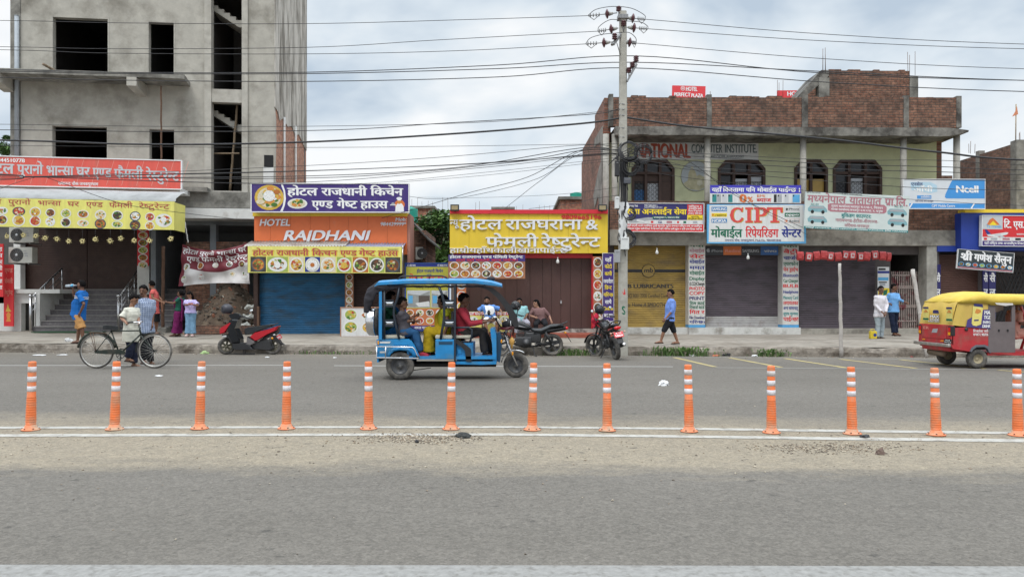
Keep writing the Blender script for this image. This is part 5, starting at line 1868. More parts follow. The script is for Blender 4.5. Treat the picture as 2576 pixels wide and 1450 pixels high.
def vstrip(X0,X1,Y0,Y1,d,label,yaw=0):
 s = Sign('salon_strip',label,'sign',X0,Y0,X1,Y1,d,INKN,.04,yaw)
 for t,Y in (('सै',697),('लु',732),('न',766)):
  s.text(t,X0 + 1.5,Y - 5,X1 - 1.5,Y + 11,INKW,.04)
 s.done()
vstrip(2353.5,2365.5,665,800,25.6,'narrow salon strip beside the end pillar of the green house')
vstrip(2472,2485,665,800,25.5,'left one of two salon strips between brown shutter and lattice')
vstrip(2487,2504,665,800,25.5,'right one of two salon strips between brown shutter and lattice')
def Zb(x,y): return 1983.5 + x / 2.962,141.7 + y / 2.962
s = Sign('travel_sign','red and purple travel agency lightbox on the blue fascia','sign',2470,543,2640,618,25.0,INKR,.14,0,.6,frame=INKW,fw=.02)
s.rect(2470,543,2521,577,PGREY,1)
s.poly([(2481,566),(2488,553),(2496,548),(2505,556),(2514,566)],INKO,2)
s.poly([(2486,567),(2497,556),(2508,567)],INKY,2.5)
s.text('TS Travels',2480,566,2518,573,SKYP,.03)
s.text('टि. एस. ट्राभल्स',2524,557,2632,573,INKW,.04)
s.poly([(2480,588),(2492,590),(2530,584),(2536,585),(2532,590),(2505,597),(2484,594)],PWHITE,2)
s.poly([(2500,590),(2512,589),(2530,598),(2524,599)],PGREY,3)
s.poly([(2482,590),(2476,578),(2481,578),(2492,589)],INKB,3)
s.rect(2470,596.5,2640,606,PWHITE,1.5)
for x,w,m_ in ((2478,8,INKR),(2500,16,INKGR),(2530,18,INKM),(2560,14,INKK),(2578,5,INKR)): s.rect(x - w / 2,598.5,x + w / 2,604,m_,2)
s.rect(2470,606.3,2640,618,INKP,1)
s.text('यहाँ राष्ट्रिय तथा अन्तराष्ट्रिय टिकट सुपथ मुल्यमा पाईन्छ',2475,609.5,2636,614.5,INKW,.03)
s.text('रामानन्द चौक',2556,587,2590,591,INKW,.02)
s.done()
s = Sign('salon_sign','dark tilted salon sign with large white lettering hanging below the blue fascia','sign',2408,632,2548,679,24.7,M('salon_dark',(.035,.045,.05),.45,.1,4),.05,0,4.5,frame=INKW,fw=.012)
s.text('श्री',2416,641,2444,658,INKW,.05)
s.text('गणेश',2449,641,2494,658,INKW,.05)
s.text('सैलुन',2500,641,2543,658,INKW,.05)
for k in range(8): s.dish(2418 + k * 17.5,668,7,k + 2,5,SKYP,1,6)
s.rect(2409,675,2547,678,INKM,1)
s.done()
s = Sign('roof_sign','red hotel roof sign standing fully visible above the brick parapet','sign',1690.5,216,1774,250,33,M('print_hotel_red',(.68,.05,.06),.5,.06,3),.08,0,1.5)
s.text('HOTEL',1725,219,1753,229,INKW,.045)
s.text('PERFECT',1696,234,1736,243,INKW,.045)
s.text('PLAZA',1739,235.5,1768,244.5,INKW,.045)
s.disc(1717,223,5.5,5.5,INKW,1)
s.disc(1717,223,4.4,4.4,M('print_hotel_red',(.68,.05,.06)),2)
s.rect(1714,221,1715.6,225,INKW,3).rect(1716.6,220,1717.8,226,INKW,3).rect(1718.8,221,1720,225,INKW,3)
s.done()
s = Sign('roof_sign','red roof sign mostly hidden behind the sloping brick stair tower','sign',1955,227.5,2040,262,35,M('print_hotel_red',(.68,.05,.06)),.08)
s.text('HOTEL',1980,231,2026,241,INKW,.045)
s.done()
s = Sign('menu_strip','red strip of round dishes on the white pillar beside the restaurant doors','sign',345,566,374,668,28.5,INKR,.05)
for k in range(6): s.dish(359.5,573 + k * 18.6,12.2,k * 3 + 4,9.4,None,1,22)
s.done()
s = Sign('hotel_strip','red vertical strip with white restaurant words and a golden lamp','sign',9.5,665,34,820,27.3,INKR,.04)
for t,Y in (('एण्ड',680),('फेमली',707),('रेष्टुरेन्ट',736)): s.text(t,12,Y - 5,32,Y + 5,SALL,.02)
s.poly([(15,808),(18,800),(16,790),(21,783),(27,790),(25,800),(28,808)],FOOD['orange'],1)
s.poly([(14,783),(17,775),(20,762),(23,775),(29,783)],FOOD['yellow'],1)
s.done()
s = Sign('hotel_strip','red vertical strip with stacked white letters at the picture edge','sign',-14,613,8.5,746,27.0,INKR,.04)
for k,t in enumerate(('ह','म','का','मी','मा','खा','ना')): s.text(t,-4,622 + k * 16,6,631 + k * 16,INKW,.03)
s.done()
part('wall_end',PWH,lb,lambda q: None) if 0 else None
# ================================================================== people
DG = None
TEX = bpy.data.textures.new('cloth_folds','CLOUDS')
TEX.noise_scale = .11
def solid(name,mb,mat,parent,vox,sm=5,fold=0):
 "melt overlapping shapes into one continuous smooth surface"
 mb.m(mat)
 mb.fm = [0] * len(mb.f)
 mb.mats = [mat]
 o = mb.build('src')
 m = o.modifiers.new('r','REMESH')
 m.mode = 'VOXEL'
 m.voxel_size = vox
 if fold:
  m = o.modifiers.new('d','DISPLACE')
  m.texture = TEX
  m.strength = fold
  m.mid_level = .5
 if sm:
  m = o.modifiers.new('s','SMOOTH')
  m.iterations = sm
  m.factor = .5
 dg = bpy.context.evaluated_depsgraph_get()
 me = bpy.data.meshes.new_from_object(o.evaluated_get(dg))
 me.name = name
 old = o.data
 bpy.data.objects.remove(o)
 bpy.data.meshes.remove(old)
 me.materials.clear()
 me.materials.append(mat)
 me.polygons.foreach_set('use_smooth',[True] * len(me.polygons))
 r = bpy.data.objects.new(name,me)
 COL.objects.link(r)
 r.parent = parent
 return r
SKINS = [M('skin_brown',(.24,.12,.072),.5,.1,9),M('skin_dark',(.15,.072,.044),.5,.1,9),M('skin_light',(.33,.175,.115),.5,.1,9)]
HAIRM = M('hair_black',(.006,.005,.005),.85,.3,60,spec=.12)
EYEM = M('eye_dark',(.015,.012,.012),.3,0)
LIPM = M('lip',(.16,.05,.045),.5,0)
def striped(name,c1,c2,sc,axis=1,thr=.5,axis2=None):
 if name in MATS: return MATS[name]
 m = M(name,c1,.85,0)
 nt = m.node_tree
 N,L = nt.nodes,nt.links
 tc = N.new('ShaderNodeTexCoord')
 out = None
 for ax in [axis] + ([axis2] if axis2 is not None else []):
  w = N.new('ShaderNodeTexWave')
  w.bands_direction = 'XYZ'[ax]
  w.inputs['Scale'].default_value = sc
  w.inputs['Distortion'].default_value = .6
  w.inputs['Detail Scale'].default_value = .6
  L.new(tc.outputs['Object'],w.inputs[0])
  r = N.new('ShaderNodeMapRange')
  r.inputs[1].default_value,r.inputs[2].default_value = thr,thr + .2
  L.new(w.outputs['Fac'],r.inputs[0])
  if out is None: out = r.outputs[0]
  else:
   mm = N.new('ShaderNodeMath')
   mm.operation = 'MAXIMUM'
   L.new(out,mm.inputs[0])
   L.new(r.outputs[0],mm.inputs[1])
   out = mm.outputs[0]
 x = N.new('ShaderNodeMixRGB')
 x.inputs[1].default_value = tuple(c1) + (1,)
 x.inputs[2].default_value = tuple(c2) + (1,)
 L.new(out,x.inputs[0])
 L.new(x.outputs[0],N['Principled BSDF'].inputs['Base Color'])
 return m
def cloth(name,c,var=.1): return M(name,c,.88,var,14,spec=.2)
def person(label,d,face,k,pel,neck,head,arms,legs,skin=0,top=None,bottom=None,fat=1.0,hair='short',yaw=0,pitch=0,shoes=None,group=None,beard=None,extra=None,pz=0):
 """arms: (side, elbow px, wrist px[, depth shifts]); legs: (side, knee px, ankle px[, depth shifts]); side +1 = the body's left.
 top = (material,sleeve share 0..2,hem below pelvis,looseness); bottom = (material,'legs'|'skirt',share 0..2,looseness)"""
 root0 = P(pel[0],pel[1],d)
 z0 = 0 if pz == 0 else pz
 e = empty('person',(root0.x,d,z0),R(face),label,'person',group)
 mw = (Matrix.Translation((root0.x,d,z0)) @ Matrix.Rotation(R(face),4,'Z')).inverted()
 def L(p,dd=0): return mw @ P(p[0],p[1],d + dd)
 pe,ne = L(pel[:2]),L(neck[:2],neck[2] if len(neck) > 2 else 0)
 he = L(head[:2],head[2] if len(head) > 2 else (neck[2] if len(neck) > 2 else 0))
 up = (ne - pe).normalized()
 sd = Vector((0,1,0))
 fw = sd.cross(up).normalized()
 tl = (ne - pe).length
 def ring(t,dx,dy,off=0,grow=0):
  c = pe + up * tl * t + fw * off
  return [c + fw * (dx + grow) * k * math.cos(a) * (fat if 0 <= t < .7 and math.cos(a) > 0 else 1) + sd * (dy + grow) * k * math.sin(a) for a in [2 * math.pi * j / 14 for j in range(14)]]
 TOR = [(-.16,.06,.1),(-.1,.1,.15),(.02,.112,.162),(.26,.1,.138),(.5,.112,.15),(.7,.118,.165),(.86,.095,.17),(.95,.06,.13),(1.02,.045,.06)]
 b = MB()
 b.loft([ring(*r) for r in TOR])
 Hm = Matrix.Translation(he) @ Matrix.Rotation(R(yaw),4,'Z') @ Matrix.Rotation(R(pitch),4,'Y') @ Matrix.Scale(k,4)
 b.tube([ne - up * .04,ne + (he - ne) * .5,he - Vector((0,0,.02))],[.062 * k,.05 * k,.05 * k],10)
 b.T = Hm
 b.ball((0,0,.018),(.096,.076,.1),16,12)
 b.ball((.024,0,-.055),(.066,.056,.066),14,10)
 b.tube([(.085,0,.018),(.1,0,-.008),(.108,0,-.026),(.09,0,-.036)],[.008,.011,.015,.01],8)
 for s in (-1,1): b.ball((-.005,s * .078,-.012),(.022,.01,.032),8,6)
 b.T = None
 tops,bots = MB(),MB()
 if top:
  g = .02 + .012 * top[3]
  hem = -top[2] / tl
  rings = [ring(hem,.115,.165,0,g + .008),ring(hem * .5,.118,.168,0,g + .005)] + [ring(t,a,c,0,g) for t,a,c in TOR[2:]]
  tops.loft(rings)
 for s,el,wr,*dd in arms:
  sh = pe + up * tl * .88 + sd * s * .165 * k
  el_,wr_ = L(el,dd[0] if dd else -s * 0),L(wr,dd[1] if len(dd) > 1 else (dd[0] if dd else 0))
  m1 = sh.lerp(el_,.5)
  b.tube([sh,m1,el_,el_.lerp(wr_,.35),wr_],[.05 * k,.047 * k,.038 * k,.038 * k,.025 * k],10)
  b.ball(sh,.056 * k,10,8)
  b.ball(el_,.038 * k,8,6)
  dv = (wr_ - el_).normalized()
  n = dv.cross(Vector((0,0,1)))
  n = n.normalized() if n.length > .2 else Vector((1,0,0))
  pw = dv.cross(n).normalized()
  pc = wr_ + dv * .045 * k
  b.tube([wr_,pc,wr_ + dv * .088 * k],[.024 * k,.036 * k,.034 * k],10,flat=.55)
  for q in range(4):                      # fingers,unequal and slightly curled
   o = (q - 1.5) * .0175 * k
   ln = (.066,.076,.071,.056)[q] * k
   a0 = wr_ + dv * .08 * k + pw * o
   b.tube([a0,a0 + dv * ln * .5 + n * .008 * k,a0 + dv * ln * .85 + n * .026 * k,a0 + dv * ln * .95 + n * .04 * k],[.0095 * k,.009 * k,.0085 * k,.007 * k],7)
  th = wr_ + dv * .03 * k - pw * .03 * k
  b.tube([th,th + dv * .03 * k - pw * .022 * k,th + dv * .06 * k - pw * .024 * k + n * .012],[.012 * k,.0105 * k,.008 * k],7)
  if top and top[1] > 0:
   q = top[1]
   pts,rr = [sh - sd * s * .02 + Vector((0,0,.004)),sh.lerp(el_,.5)],[.072 * k,.066 * k]
   if q <= 1:
    pts,rr = [pts[0],sh.lerp(el_,q * .5),sh.lerp(el_,q)],[.07 * k,.066 * k,(.064 + .012 * top[3]) * k]
   else:
    pts += [el_,el_.lerp(wr_,q - 1)]
    rr += [.053 * k,.043 * k]
   tops.tube(pts,rr,12)
   tops.ball(sh,.072 * k,12,8)
   if q > 1: tops.ball(el_,.053 * k,10,8)
 shoe = []
 for s,kn,an,*dd in legs:
  hp = pe + sd * s * .088 * k - up * .01
  kn_,an_ = L(kn,dd[0] if dd else 0),L(an,dd[1] if len(dd) > 1 else (dd[0] if dd else 0))
  b.tube([hp,hp.lerp(kn_,.5),kn_,kn_.lerp(an_,.3),an_],[.082 * k,.07 * k,.052 * k,.052 * k,.034 * k],12)
  b.ball(kn_,.052 * k,10,8)
  fd = Vector((1,.12 * s,0)).normalized()
  b.tube([an_ - fd * .045 * k - Vector((0,0,.035 * k)),an_ + fd * .03 * k - Vector((0,0,.03 * k)),an_ + fd * .11 * k - Vector((0,0,.05 * k)),an_ + fd * .165 * k - Vector((0,0,.055 * k))],[.036 * k,.04 * k,.034 * k,.022 * k],10,flat=1.0)
  shoe.append((an_.copy(),fd))
  if bottom and bottom[1] == 'legs':
   q,lo = bottom[2],bottom[3]
   bots.ball(hp,(.1 + .012 * lo) * k,12,10)
   if q <= 1:
    bots.tube([hp,hp.lerp(kn_,q * .6),hp.lerp(kn_,q)],[(.1 + .01 * lo) * k,(.088 + .015 * lo) * k,(.083 + .022 * lo) * k],14)
   else:
    bots.tube([hp,hp.lerp(kn_,.5),kn_,kn_.lerp(an_,(q - 1) * .5),kn_.lerp(an_,q - 1)],[(.1 + .01 * lo) * k,(.086 + .01 * lo) * k,(.068 + .014 * lo) * k,(.06 + .02 * lo) * k,(.056 + .026 * lo) * k],14)
    bots.ball(kn_,(.068 + .014 * lo) * k,12,8)
  if bottom and bottom[1] == 'skirt':
   bots.tube([hp,hp.lerp(kn_,.5),kn_,kn_.lerp(an_,.5),kn_.lerp(an_,bottom[2] - 1)],[.125 * k,.125 * k,.115 * k,.115 * k,.13 * k],14)
   bots.ball(kn_,.115 * k,12,8)
 if bottom: bots.loft([ring(t,a,c,0,.02) for t,a,c in TOR[:3]] + [ring(.16,.108,.15,0,.016)])
 if bottom and bottom[1] == 'skirt' and len(legs) == 2:
  a,c = [L(l[1],(l[3] if len(l) > 3 else 0)) for l in legs],[L(l[2],(l[4] if len(l) > 4 else (l[3] if len(l) > 3 else 0))) for l in legs]
  for t in (.33,.66):
   bots.tube([pe,a[0].lerp(a[1],t),a[0].lerp(a[1],t).lerp(c[0].lerp(c[1],t),bottom[2] - 1)],[.12 * k,.115 * k,.13 * k],12)
 solid('body',b,SKINS[skin],e,.0085 * k,2)
 if top: solid('shirt',tops,top[0],e,.012,4,.028)
 if bottom: solid({'legs': 'trousers' if bottom[2] > 1 else 'shorts','skirt': 'skirt'}[bottom[1]],bots,bottom[0],e,.012,4,.034)
 for s in (-1,1):
  q = MB().m(EYEM,True)
  q.T = Hm
  q.ball((.086,s * .031,.012),(.008,.014,.007),8,6)
  q.build('eye',parent=e)
 q = MB().m(LIPM,True)
 q.T = Hm
 q.ball((.083,0,-.062),(.008,.022,.006),8,6)
 q.build('mouth',parent=e)
 h = MB().m(HAIRM,True)
 h.T = Hm
 n0,nr,ms = len(h.v),22,16
 vs,fs = [],[]
 for i in range(ms + 1):
  ph = -math.pi / 2 + math.pi * i / ms
  for j in range(nr):
   t = 2 * math.pi * j / nr
   u_ = Vector((math.cos(ph) * math.cos(t),math.cos(ph) * math.sin(t),math.sin(ph)))
   rr = 1.09 + .06 * noise.noise(u_ * 5) + .07 * noise.noise(u_ * 13)
   fl = .38 + .12 * noise.noise(u_ * 9)
   if u_.x > .15 and u_.z < fl: rr = .72
   elif u_.z < (-.42 if hair == 'short' else -.75): rr = .75
   elif u_.x > -.1 and u_.z < .02 and hair == 'short': rr = .8
   vs.append(Vector((-.006,0,.03)) + Vector((u_.x * .106,u_.y * .087,u_.z * .108)) * rr)
 for i in range(ms):
  for j in range(nr):
   fs.append((i * nr + j,i * nr + (j + 1) % nr,(i + 1) * nr + (j + 1) % nr,(i + 1) * nr + j))
 h.add(vs,fs,True)
 for s in (-1,1): h.tube([(.088,s * .015,.032),(.09,s * .032,.036),(.08,s * .05,.03)],[.004,.005,.003],6)
 if hair == 'long': h.tube([(-.03,0,.06),(-.075,0,-.02),(-.085,0,-.14),(-.08,0,-.23)],[.07,.085,.08,.03],12)
 if hair == 'bun': h.ball((-.11,0,.0),(.045,.05,.05),10,8)
 if hair == 'plait': h.tube([(-.1,0,-.02),(-.12,0,-.15),(-.11,0,-.3),(-.1,0,-.42)],[.03,.026,.022,.01],8)
 if beard in ('full',):
  h.tube([(.06,-.058,-.045),(.083,-.03,-.092),(.09,0,-.105),(.083,.03,-.092),(.06,.058,-.045)],[.012,.02,.024,.02,.012],8)
 if beard: h.tube([(.088,-.028,-.05),(.1,0,-.044),(.088,.028,-.05)],[.005,.008,.005],6)
 h.build('hair',parent=e)
 for an_,fd in shoe if shoes else ():
  q = MB()
  q.tube([an_ - fd * .07 * k - Vector((0,0,.062 * k)),an_ + fd * .04 * k - Vector((0,0,.066 * k)),an_ + fd * .13 * k - Vector((0,0,.07 * k)),an_ + fd * .19 * k - Vector((0,0,.07 * k))],[.04 * k,.044 * k,.046 * k,.03 * k],10,flat=.45)
  if shoes[1] == 'shoe':
   q.tube([an_ - fd * .05 * k - Vector((0,0,.03 * k)),an_ + fd * .05 * k - Vector((0,0,.04 * k)),an_ + fd * .12 * k - Vector((0,0,.055 * k)),an_ + fd * .17 * k - Vector((0,0,.062 * k))],[.042 * k,.045 * k,.042 * k,.03 * k],10)
   solid('shoe',q,shoes[0],e,.009,2)
  else:
   sdv = fd.cross(Vector((0,0,1)))
   c = an_ + fd * .09 * k - Vector((0,0,.055 * k))
   q.tube([c + sdv * .045 * k,c + Vector((0,0,.03 * k)),c - sdv * .045 * k],.01,6)
   q.m(shoes[0])
   q.build('sandal',shoes[0],parent=e)
 if extra: extra(e,dict(pe=pe,ne=ne,up=up,fw=fw,sd=sd,tl=tl,k=k,ring=ring,L=L,Hm=Hm))
 return e
def Q3(x,y): return x / 3.7526,547.4 + y / 3.7526
def Q5(x,y): return (1400 + x / 2.9) / 1.5528,(1000 + y / 2.9) / 1.5528
def QT(x,y): return 1185 + x / 8.661,708.4 + y / 8.661
def QW(x,y): return 1442.6 + x / 4.4444,605.4 + y / 4.4444
def QR(x,y): return 1964.2 + x / 3.882,579.6 + y / 3.882
SAND = M('sandal_brown',(.05,.025,.018),.7,.1,9)
SHOEK = M('shoe_black',(.02,.02,.022),.5,.1,9)
def chest_band(mat,ts,g=.036,name='chest_stripe'):
 def f(e,q):
  mb = MB().m(mat,True)
  for t0,t1 in ts:
   mb.loft([q['ring'](t0,.118,.165,0,g),q['ring'](t1,.116,.166,0,g)],False)
  mb.build(name,parent=e)
 return f
person('heavy man in blue shirt and tan shorts drinking from a plastic bottle',20.8,180,1.02,Q3(750,930),Q3(778,690),Q3(764,636),
       [(1,Q3(792,815),Q3(757,895),-.24,-.2),(-1,Q3(700,735),Q3(688,668),.16,.1)],[(1,Q3(772,1045),Q3(785,1150),-.1),(-1,Q3(745,1050),Q3(732,1157),.1)],
       1,(cloth('shirt_royal_blue',(.012,.11,.36)),.8,.1,1),(cloth('shorts_tan',(.45,.24,.09)),'legs',.98,1.3),1.75,'short',0,-14,(SAND,'s'),beard='full',extra=chest_band(cloth('stripe_white',(.7,.7,.7)),((.7,.72),(.76,.785)),.047))
mb = MB()
mb.m(M('bottle_clear',(.55,.62,.68),.08,.05,5,alpha=.55),True)
a,b = P(*Q3(620,643),20.86),P(*Q3(722,636),20.86)
ax = (b - a)
mb.tube([a,a + ax * .02,a + ax * .3,a + ax * .33,a + ax * .36,a + ax * .7,a + ax * .85,a + ax * .9,b],[.02,.034,.036,.033,.036,.036,.015,.013,.013],14)
mb.m(INKC)
mb.tube([a + ax * .5,a + ax * .72],.0372,14,False)
tag(mb.build('water_bottle'),'clear plastic water bottle tipped to the mouth of the drinking man','bottle')
person('boy in loose white shirt wheeling the bicycle',16.35,-12,.96,Q3(1238,1065),Q3(1240,848),Q3(1262,775),
       [(-1,Q3(1148,950),Q3(1190,988),-.22,-.42),(1,Q3(1300,930),Q3(1312,985),.12,-.1)],[(-1,Q3(1232,1215),Q3(1205,1325),-.08),(1,Q3(1275,1230),Q3(1262,1378),.06)],
       0,(cloth('tee_offwhite',(.58,.57,.49)),.85,.24,2),(cloth('trousers_navy',(.02,.024,.045)),'legs',1.93,1),1,'short',8,22,(SAND,'s'))
person('young man with moustache in blue checked shirt walking beside the bicycle',17.0,-35,1.05,Q3(1378,1040),Q3(1372,765),Q3(1352,695),
       [(-1,Q3(1298,910),Q3(1318,1010),-.1),(1,Q3(1440,890),Q3(1438,1000),.1,0)],[(-1,Q3(1360,1190),Q3(1352,1345),-.05),(1,Q3(1402,1190),Q3(1425,1362),.05)],
       1,(striped('shirt_check',(.09,.13,.24),(.3,.35,.45),7,1,.5,2),1.05,.12,.4),(cloth('trousers_black',(.015,.015,.018)),'legs',1.95,.5),1,'short',-52,4,(SAND,'s'),beard='tache')
person('man in red sleeveless shirt and black shorts reaching to the woman in purple',25.5,10,1.06,Q3(1462,890),Q3(1450,680),Q3(1430,636),
       [(-1,Q3(1440,755),Q3(1518,790),-.2,-.2),(1,Q3(1522,775),Q3(1528,858),.1)],[(-1,Q3(1455,985),Q3(1448,1075),-.1),(1,Q3(1480,985),Q3(1470,1072),.1)],
       0,(cloth('vest_coral',(.62,.13,.12)),.25,.06,.6),(cloth('shorts_black',(.015,.016,.018)),'legs',.95,1),1,'short',150,0,(SAND,'s'))
PURP = cloth('sari_purple',(.13,.012,.075),.2)
def pallu(mat,side=1):
 def f(e,q):
  pe,up,fw,sd,tl,k = q['pe'],q['up'],q['fw'],q['sd'],q['tl'],q['k']
  mb = MB()
  s = side
  pts = [pe + fw * .12 * k - sd * s * .12 * k + up * .02,pe + up * tl * .35 + fw * .14 * k - sd * s * .03 * k,pe + up * tl * .7 + fw * .15 * k + sd * s * .07 * k,pe + up * tl * .97 + fw * .06 * k + sd * s * .13 * k,pe + up * tl * .9 - fw * .12 * k + sd * s * .14 * k,pe + up * tl * .4 - fw * .15 * k + sd * s * .12 * k,pe - up * .1 - fw * .17 * k + sd * s * .1 * k,pe - up * .3 - fw * .17 * k + sd * s * .09 * k]
  mb.tube(pts,[.075 * k,.08 * k,.075 * k,.062 * k,.07 * k,.085 * k,.09 * k,.08 * k],12,flat=.5)
  solid('sari_drape',mb,mat,e,.012,3,.03)
 return f
person('woman in purple sari and green blouse reaching out her arm on the steps',24.2,180,.93,Q3(1690,885),Q3(1706,755),Q3(1702,716),
       [(1,Q3(1640,805),Q3(1578,796),-.22,-.15),(-1,Q3(1715,835),Q3(1690,880),.15)],[(1,Q3(1668,990),Q3(1650,1095),-.07),(-1,Q3(1690,990),Q3(1690,1095),.07)],
       1,(cloth('blouse_green',(.015,.09,.06)),.6,-.1,.3),(PURP,'skirt',1.93,1),1,'bun',0,0,(SAND,'s'),extra=pallu(PURP,1))
def Qg(x,y): return Z4(x,y)
def collar(e,q):
 mb = MB().m(cloth('collar_white',(.7,.7,.72)),True)
 c = q['ne']
 for s in (-1,1):
  mb.T = Matrix.Translation(c + q['fw'] * .06 * q['k'] + q['sd'] * s * .05 * q['k'] - q['up'] * .02)
  mb.ball((0,0,0),(.05,.055,.03),10,6)
 mb.build('collar',parent=e)
person('girl in lilac top and flared jeans looking down at a phone',24.1,-90,.9,Qg(140,1185),Qg(138,1078),Qg(133,1040),
       [(-1,Qg(97,1120),Qg(122,1117),-.08,-.26),(1,Qg(203,1125),Qg(160,1118),-.08,-.26)],[(-1,Qg(122,1265),Qg(119,1368),-.02),(1,Qg(160,1265),Qg(163,1368),.02)],
       0,(cloth('top_lilac',(.46,.4,.66)),.8,.02,2.2),(cloth('jeans_blue',(.16,.29,.42)),'legs',1.97,2),1,'long',-10,24,(cloth('shoe_pink',(.6,.42,.4)),'shoe'),extra=collar)
mb = MB().m(M('phone_red',(.25,.03,.03),.3,.05,5))
p = P(*Qg(140,1112),23.78)
mb.T = Matrix.Translation(p) @ Matrix.Rotation(R(-35),4,'X')
mb.bbox(-.075,.075,-.005,.005,-.036,.036,.004)
tag(mb.build('mobile_phone'),'small dark red phone held by the girl in lilac','phone')
person('woman in green blouse and blue sari on the rear bench of the blue rickshaw',14.02,0,.98,Q5(352,850),Q5(352,572),Q5(372,478),
       [(-1,Q5(420,690),Q5(590,705),-.16,-.42),(1,Q5(420,690),Q5(560,730),.2)],[(-1,Q5(560,855),Q5(640,1085),-.02),(1,Q5(560,850),Q5(650,1080),.16)],
       1,(cloth('blouse_bottle',(.012,.06,.035)),.7,-.1,.2),(cloth('sari_blue',(.012,.09,.24),.2),'skirt',1.9,1),1,'bun',0,0,(SAND,'s'),extra=pallu(cloth('sari_blue',(.012,.09,.24)),1))
person('boy in grey shirt and jeans on the rear bench of the blue rickshaw',13.62,0,.9,Q5(525,845),Q5(492,628),Q5(500,540),
       [(-1,Q5(530,735),Q5(610,735),-.1,-.05),(1,Q5(560,720),Q5(620,690),.15)],[(-1,Q5(640,870),Q5(695,1085),-.06),(1,Q5(650,870),Q5(715,1080),.08)],
       1,(cloth('shirt_grey',(.07,.065,.075)),.7,.08,.8),(cloth('jeans_dark',(.02,.075,.17)),'legs',1.95,.8),1,'short',-8,0,(cloth('shoe_red',(.3,.03,.05)),'shoe'))
YELS = cloth('sari_mustard',(.36,.25,.012),.2)
def veil(e,q):
 mb = MB()
 mb.T = q['Hm']
 mb.ball((-.03,0,.02),(.105,.098,.12),14,10)
 mb.T = None
 pe,up,fw,sd,tl,k = q['pe'],q['up'],q['fw'],q['sd'],q['tl'],q['k']
 mb.tube([q['ne'] + up * .1 - fw * .09,q['ne'] - fw * .1 - up * .06,pe + up * tl * .4 - fw * .16],[.08,.13,.13],12,flat=.8)
 solid('veil',mb,YELS,e,.012,3,.02)
person('woman in mustard yellow sari facing backwards in the blue rickshaw',13.85,180,.98,Q5(1000,860),Q5(978,600),Q5(952,518),
       [(1,Q5(1018,750),Q5(975,868),-.22,-.25),(-1,Q5(960,760),Q5(900,850),.18)],[(1,Q5(800,860),Q5(790,1095),-.1),(-1,Q5(840,865),Q5(840,1095),.1)],
       1,(cloth('blouse_lime',(.36,.36,.02)),.5,-.08,.4),(YELS,'skirt',1.94,1),1.1,'bun',-15,0,(SAND,'s'),extra=pallu(YELS,-1))
person('rickshaw driver in red shirt and dark trousers holding the handlebar',13.9,0,1.03,Q5(1175,868),Q5(1168,588),Q5(1195,505),
       [(-1,Q5(1262,768),Q5(1455,737),-.26,-.3),(1,Q5(1270,760),Q5(1480,725),.24,.3)],[(-1,Q5(1400,862),Q5(1432,1098),-.12),(1,Q5(1420,850),Q5(1490,1090),.14)],
       1,(striped('shirt_red',(.3,.018,.035),(.36,.03,.05),22,2,.55),1.75,.1,.8),(cloth('trousers_charcoal',(.03,.027,.026)),'legs',1.95,.8),1.05,'short',-6,4,(SAND,'shoe'))
def open_front(mat):
 def f(e,q):
  mb = MB().m(mat,True)
  k = q['k']
  R_ = [q['ring'](t,a,c,0,g) for t,a,c,g in ((.3,.1,.138,.064),(.5,.112,.15,.066),(.7,.118,.16,.066),(.86,.095,.15,.064),(.97,.06,.09,.05))]
  w = (1,2,2,2,1)
  vs = []
  for r,n in zip(R_,w):
   vs += [r[-2].lerp(r[-1],(n - 1)),r[-1],r[0],r[1],r[1].lerp(r[2],n - 1)]
  mb.add(vs,[(i * 5 + j,i * 5 + j + 1,(i + 1) * 5 + j + 1,(i + 1) * 5 + j) for i in range(4) for j in range(4)],True)
  mb.build('undershirt',parent=e)
 return f
person('bearded man in open blue shirt and white shorts seated by the counter board',23.2,-90,1.0,QT(425,800),QT(362,505),QT(342,418),
       [(-1,QT(165,625),QT(195,690),.05,-.12),(1,QT(610,590),QT(665,660),.05,-.08)],[(-1,QT(300,890),QT(365,1135),-.42,-.4),(1,QT(560,890),QT(540,1120),-.42,-.3)],
       0,(cloth('shirt_sky',(.12,.27,.62)),.95,.05,1.4),(cloth('shorts_white',(.62,.6,.56)),'legs',.95,1.4),1.05,'short',0,0,(SHOEK,'shoe'),beard='full',extra=open_front(cloth('vest_white',(.7,.7,.7))))
def shades(e,q):
 mb = MB().m(EYEM)
 mb.T = q['Hm']
 for s in (-1,1):
  mb.ball((.096,s * .033,.012),(.008,.027,.02),10,6)
  mb.obox((.09,s * .055,.018),(0,s * .08,.014),.004,.006)
 mb.build('sunglasses',parent=e)
person('man with beard and sunglasses in pale teal shirt seated in a chair',23.3,-90,1.0,QT(1085,825),QT(1062,530),QT(1046,448),
       [(-1,QT(940,690),QT(985,790),.02,-.15),(1,QT(1225,690),QT(1190,755),.02,-.2)],[(-1,QT(1000,900),QT(1000,1130),-.45,-.42),(1,QT(1235,905),QT(1230,1130),-.45,-.4)],
       0,(cloth('shirt_teal',(.28,.52,.54)),.9,.06,1),(cloth('trousers_grey',(.33,.32,.37)),'legs',1.9,1),1.15,'short',0,0,(SHOEK,'shoe'),beard='full',extra=shades)
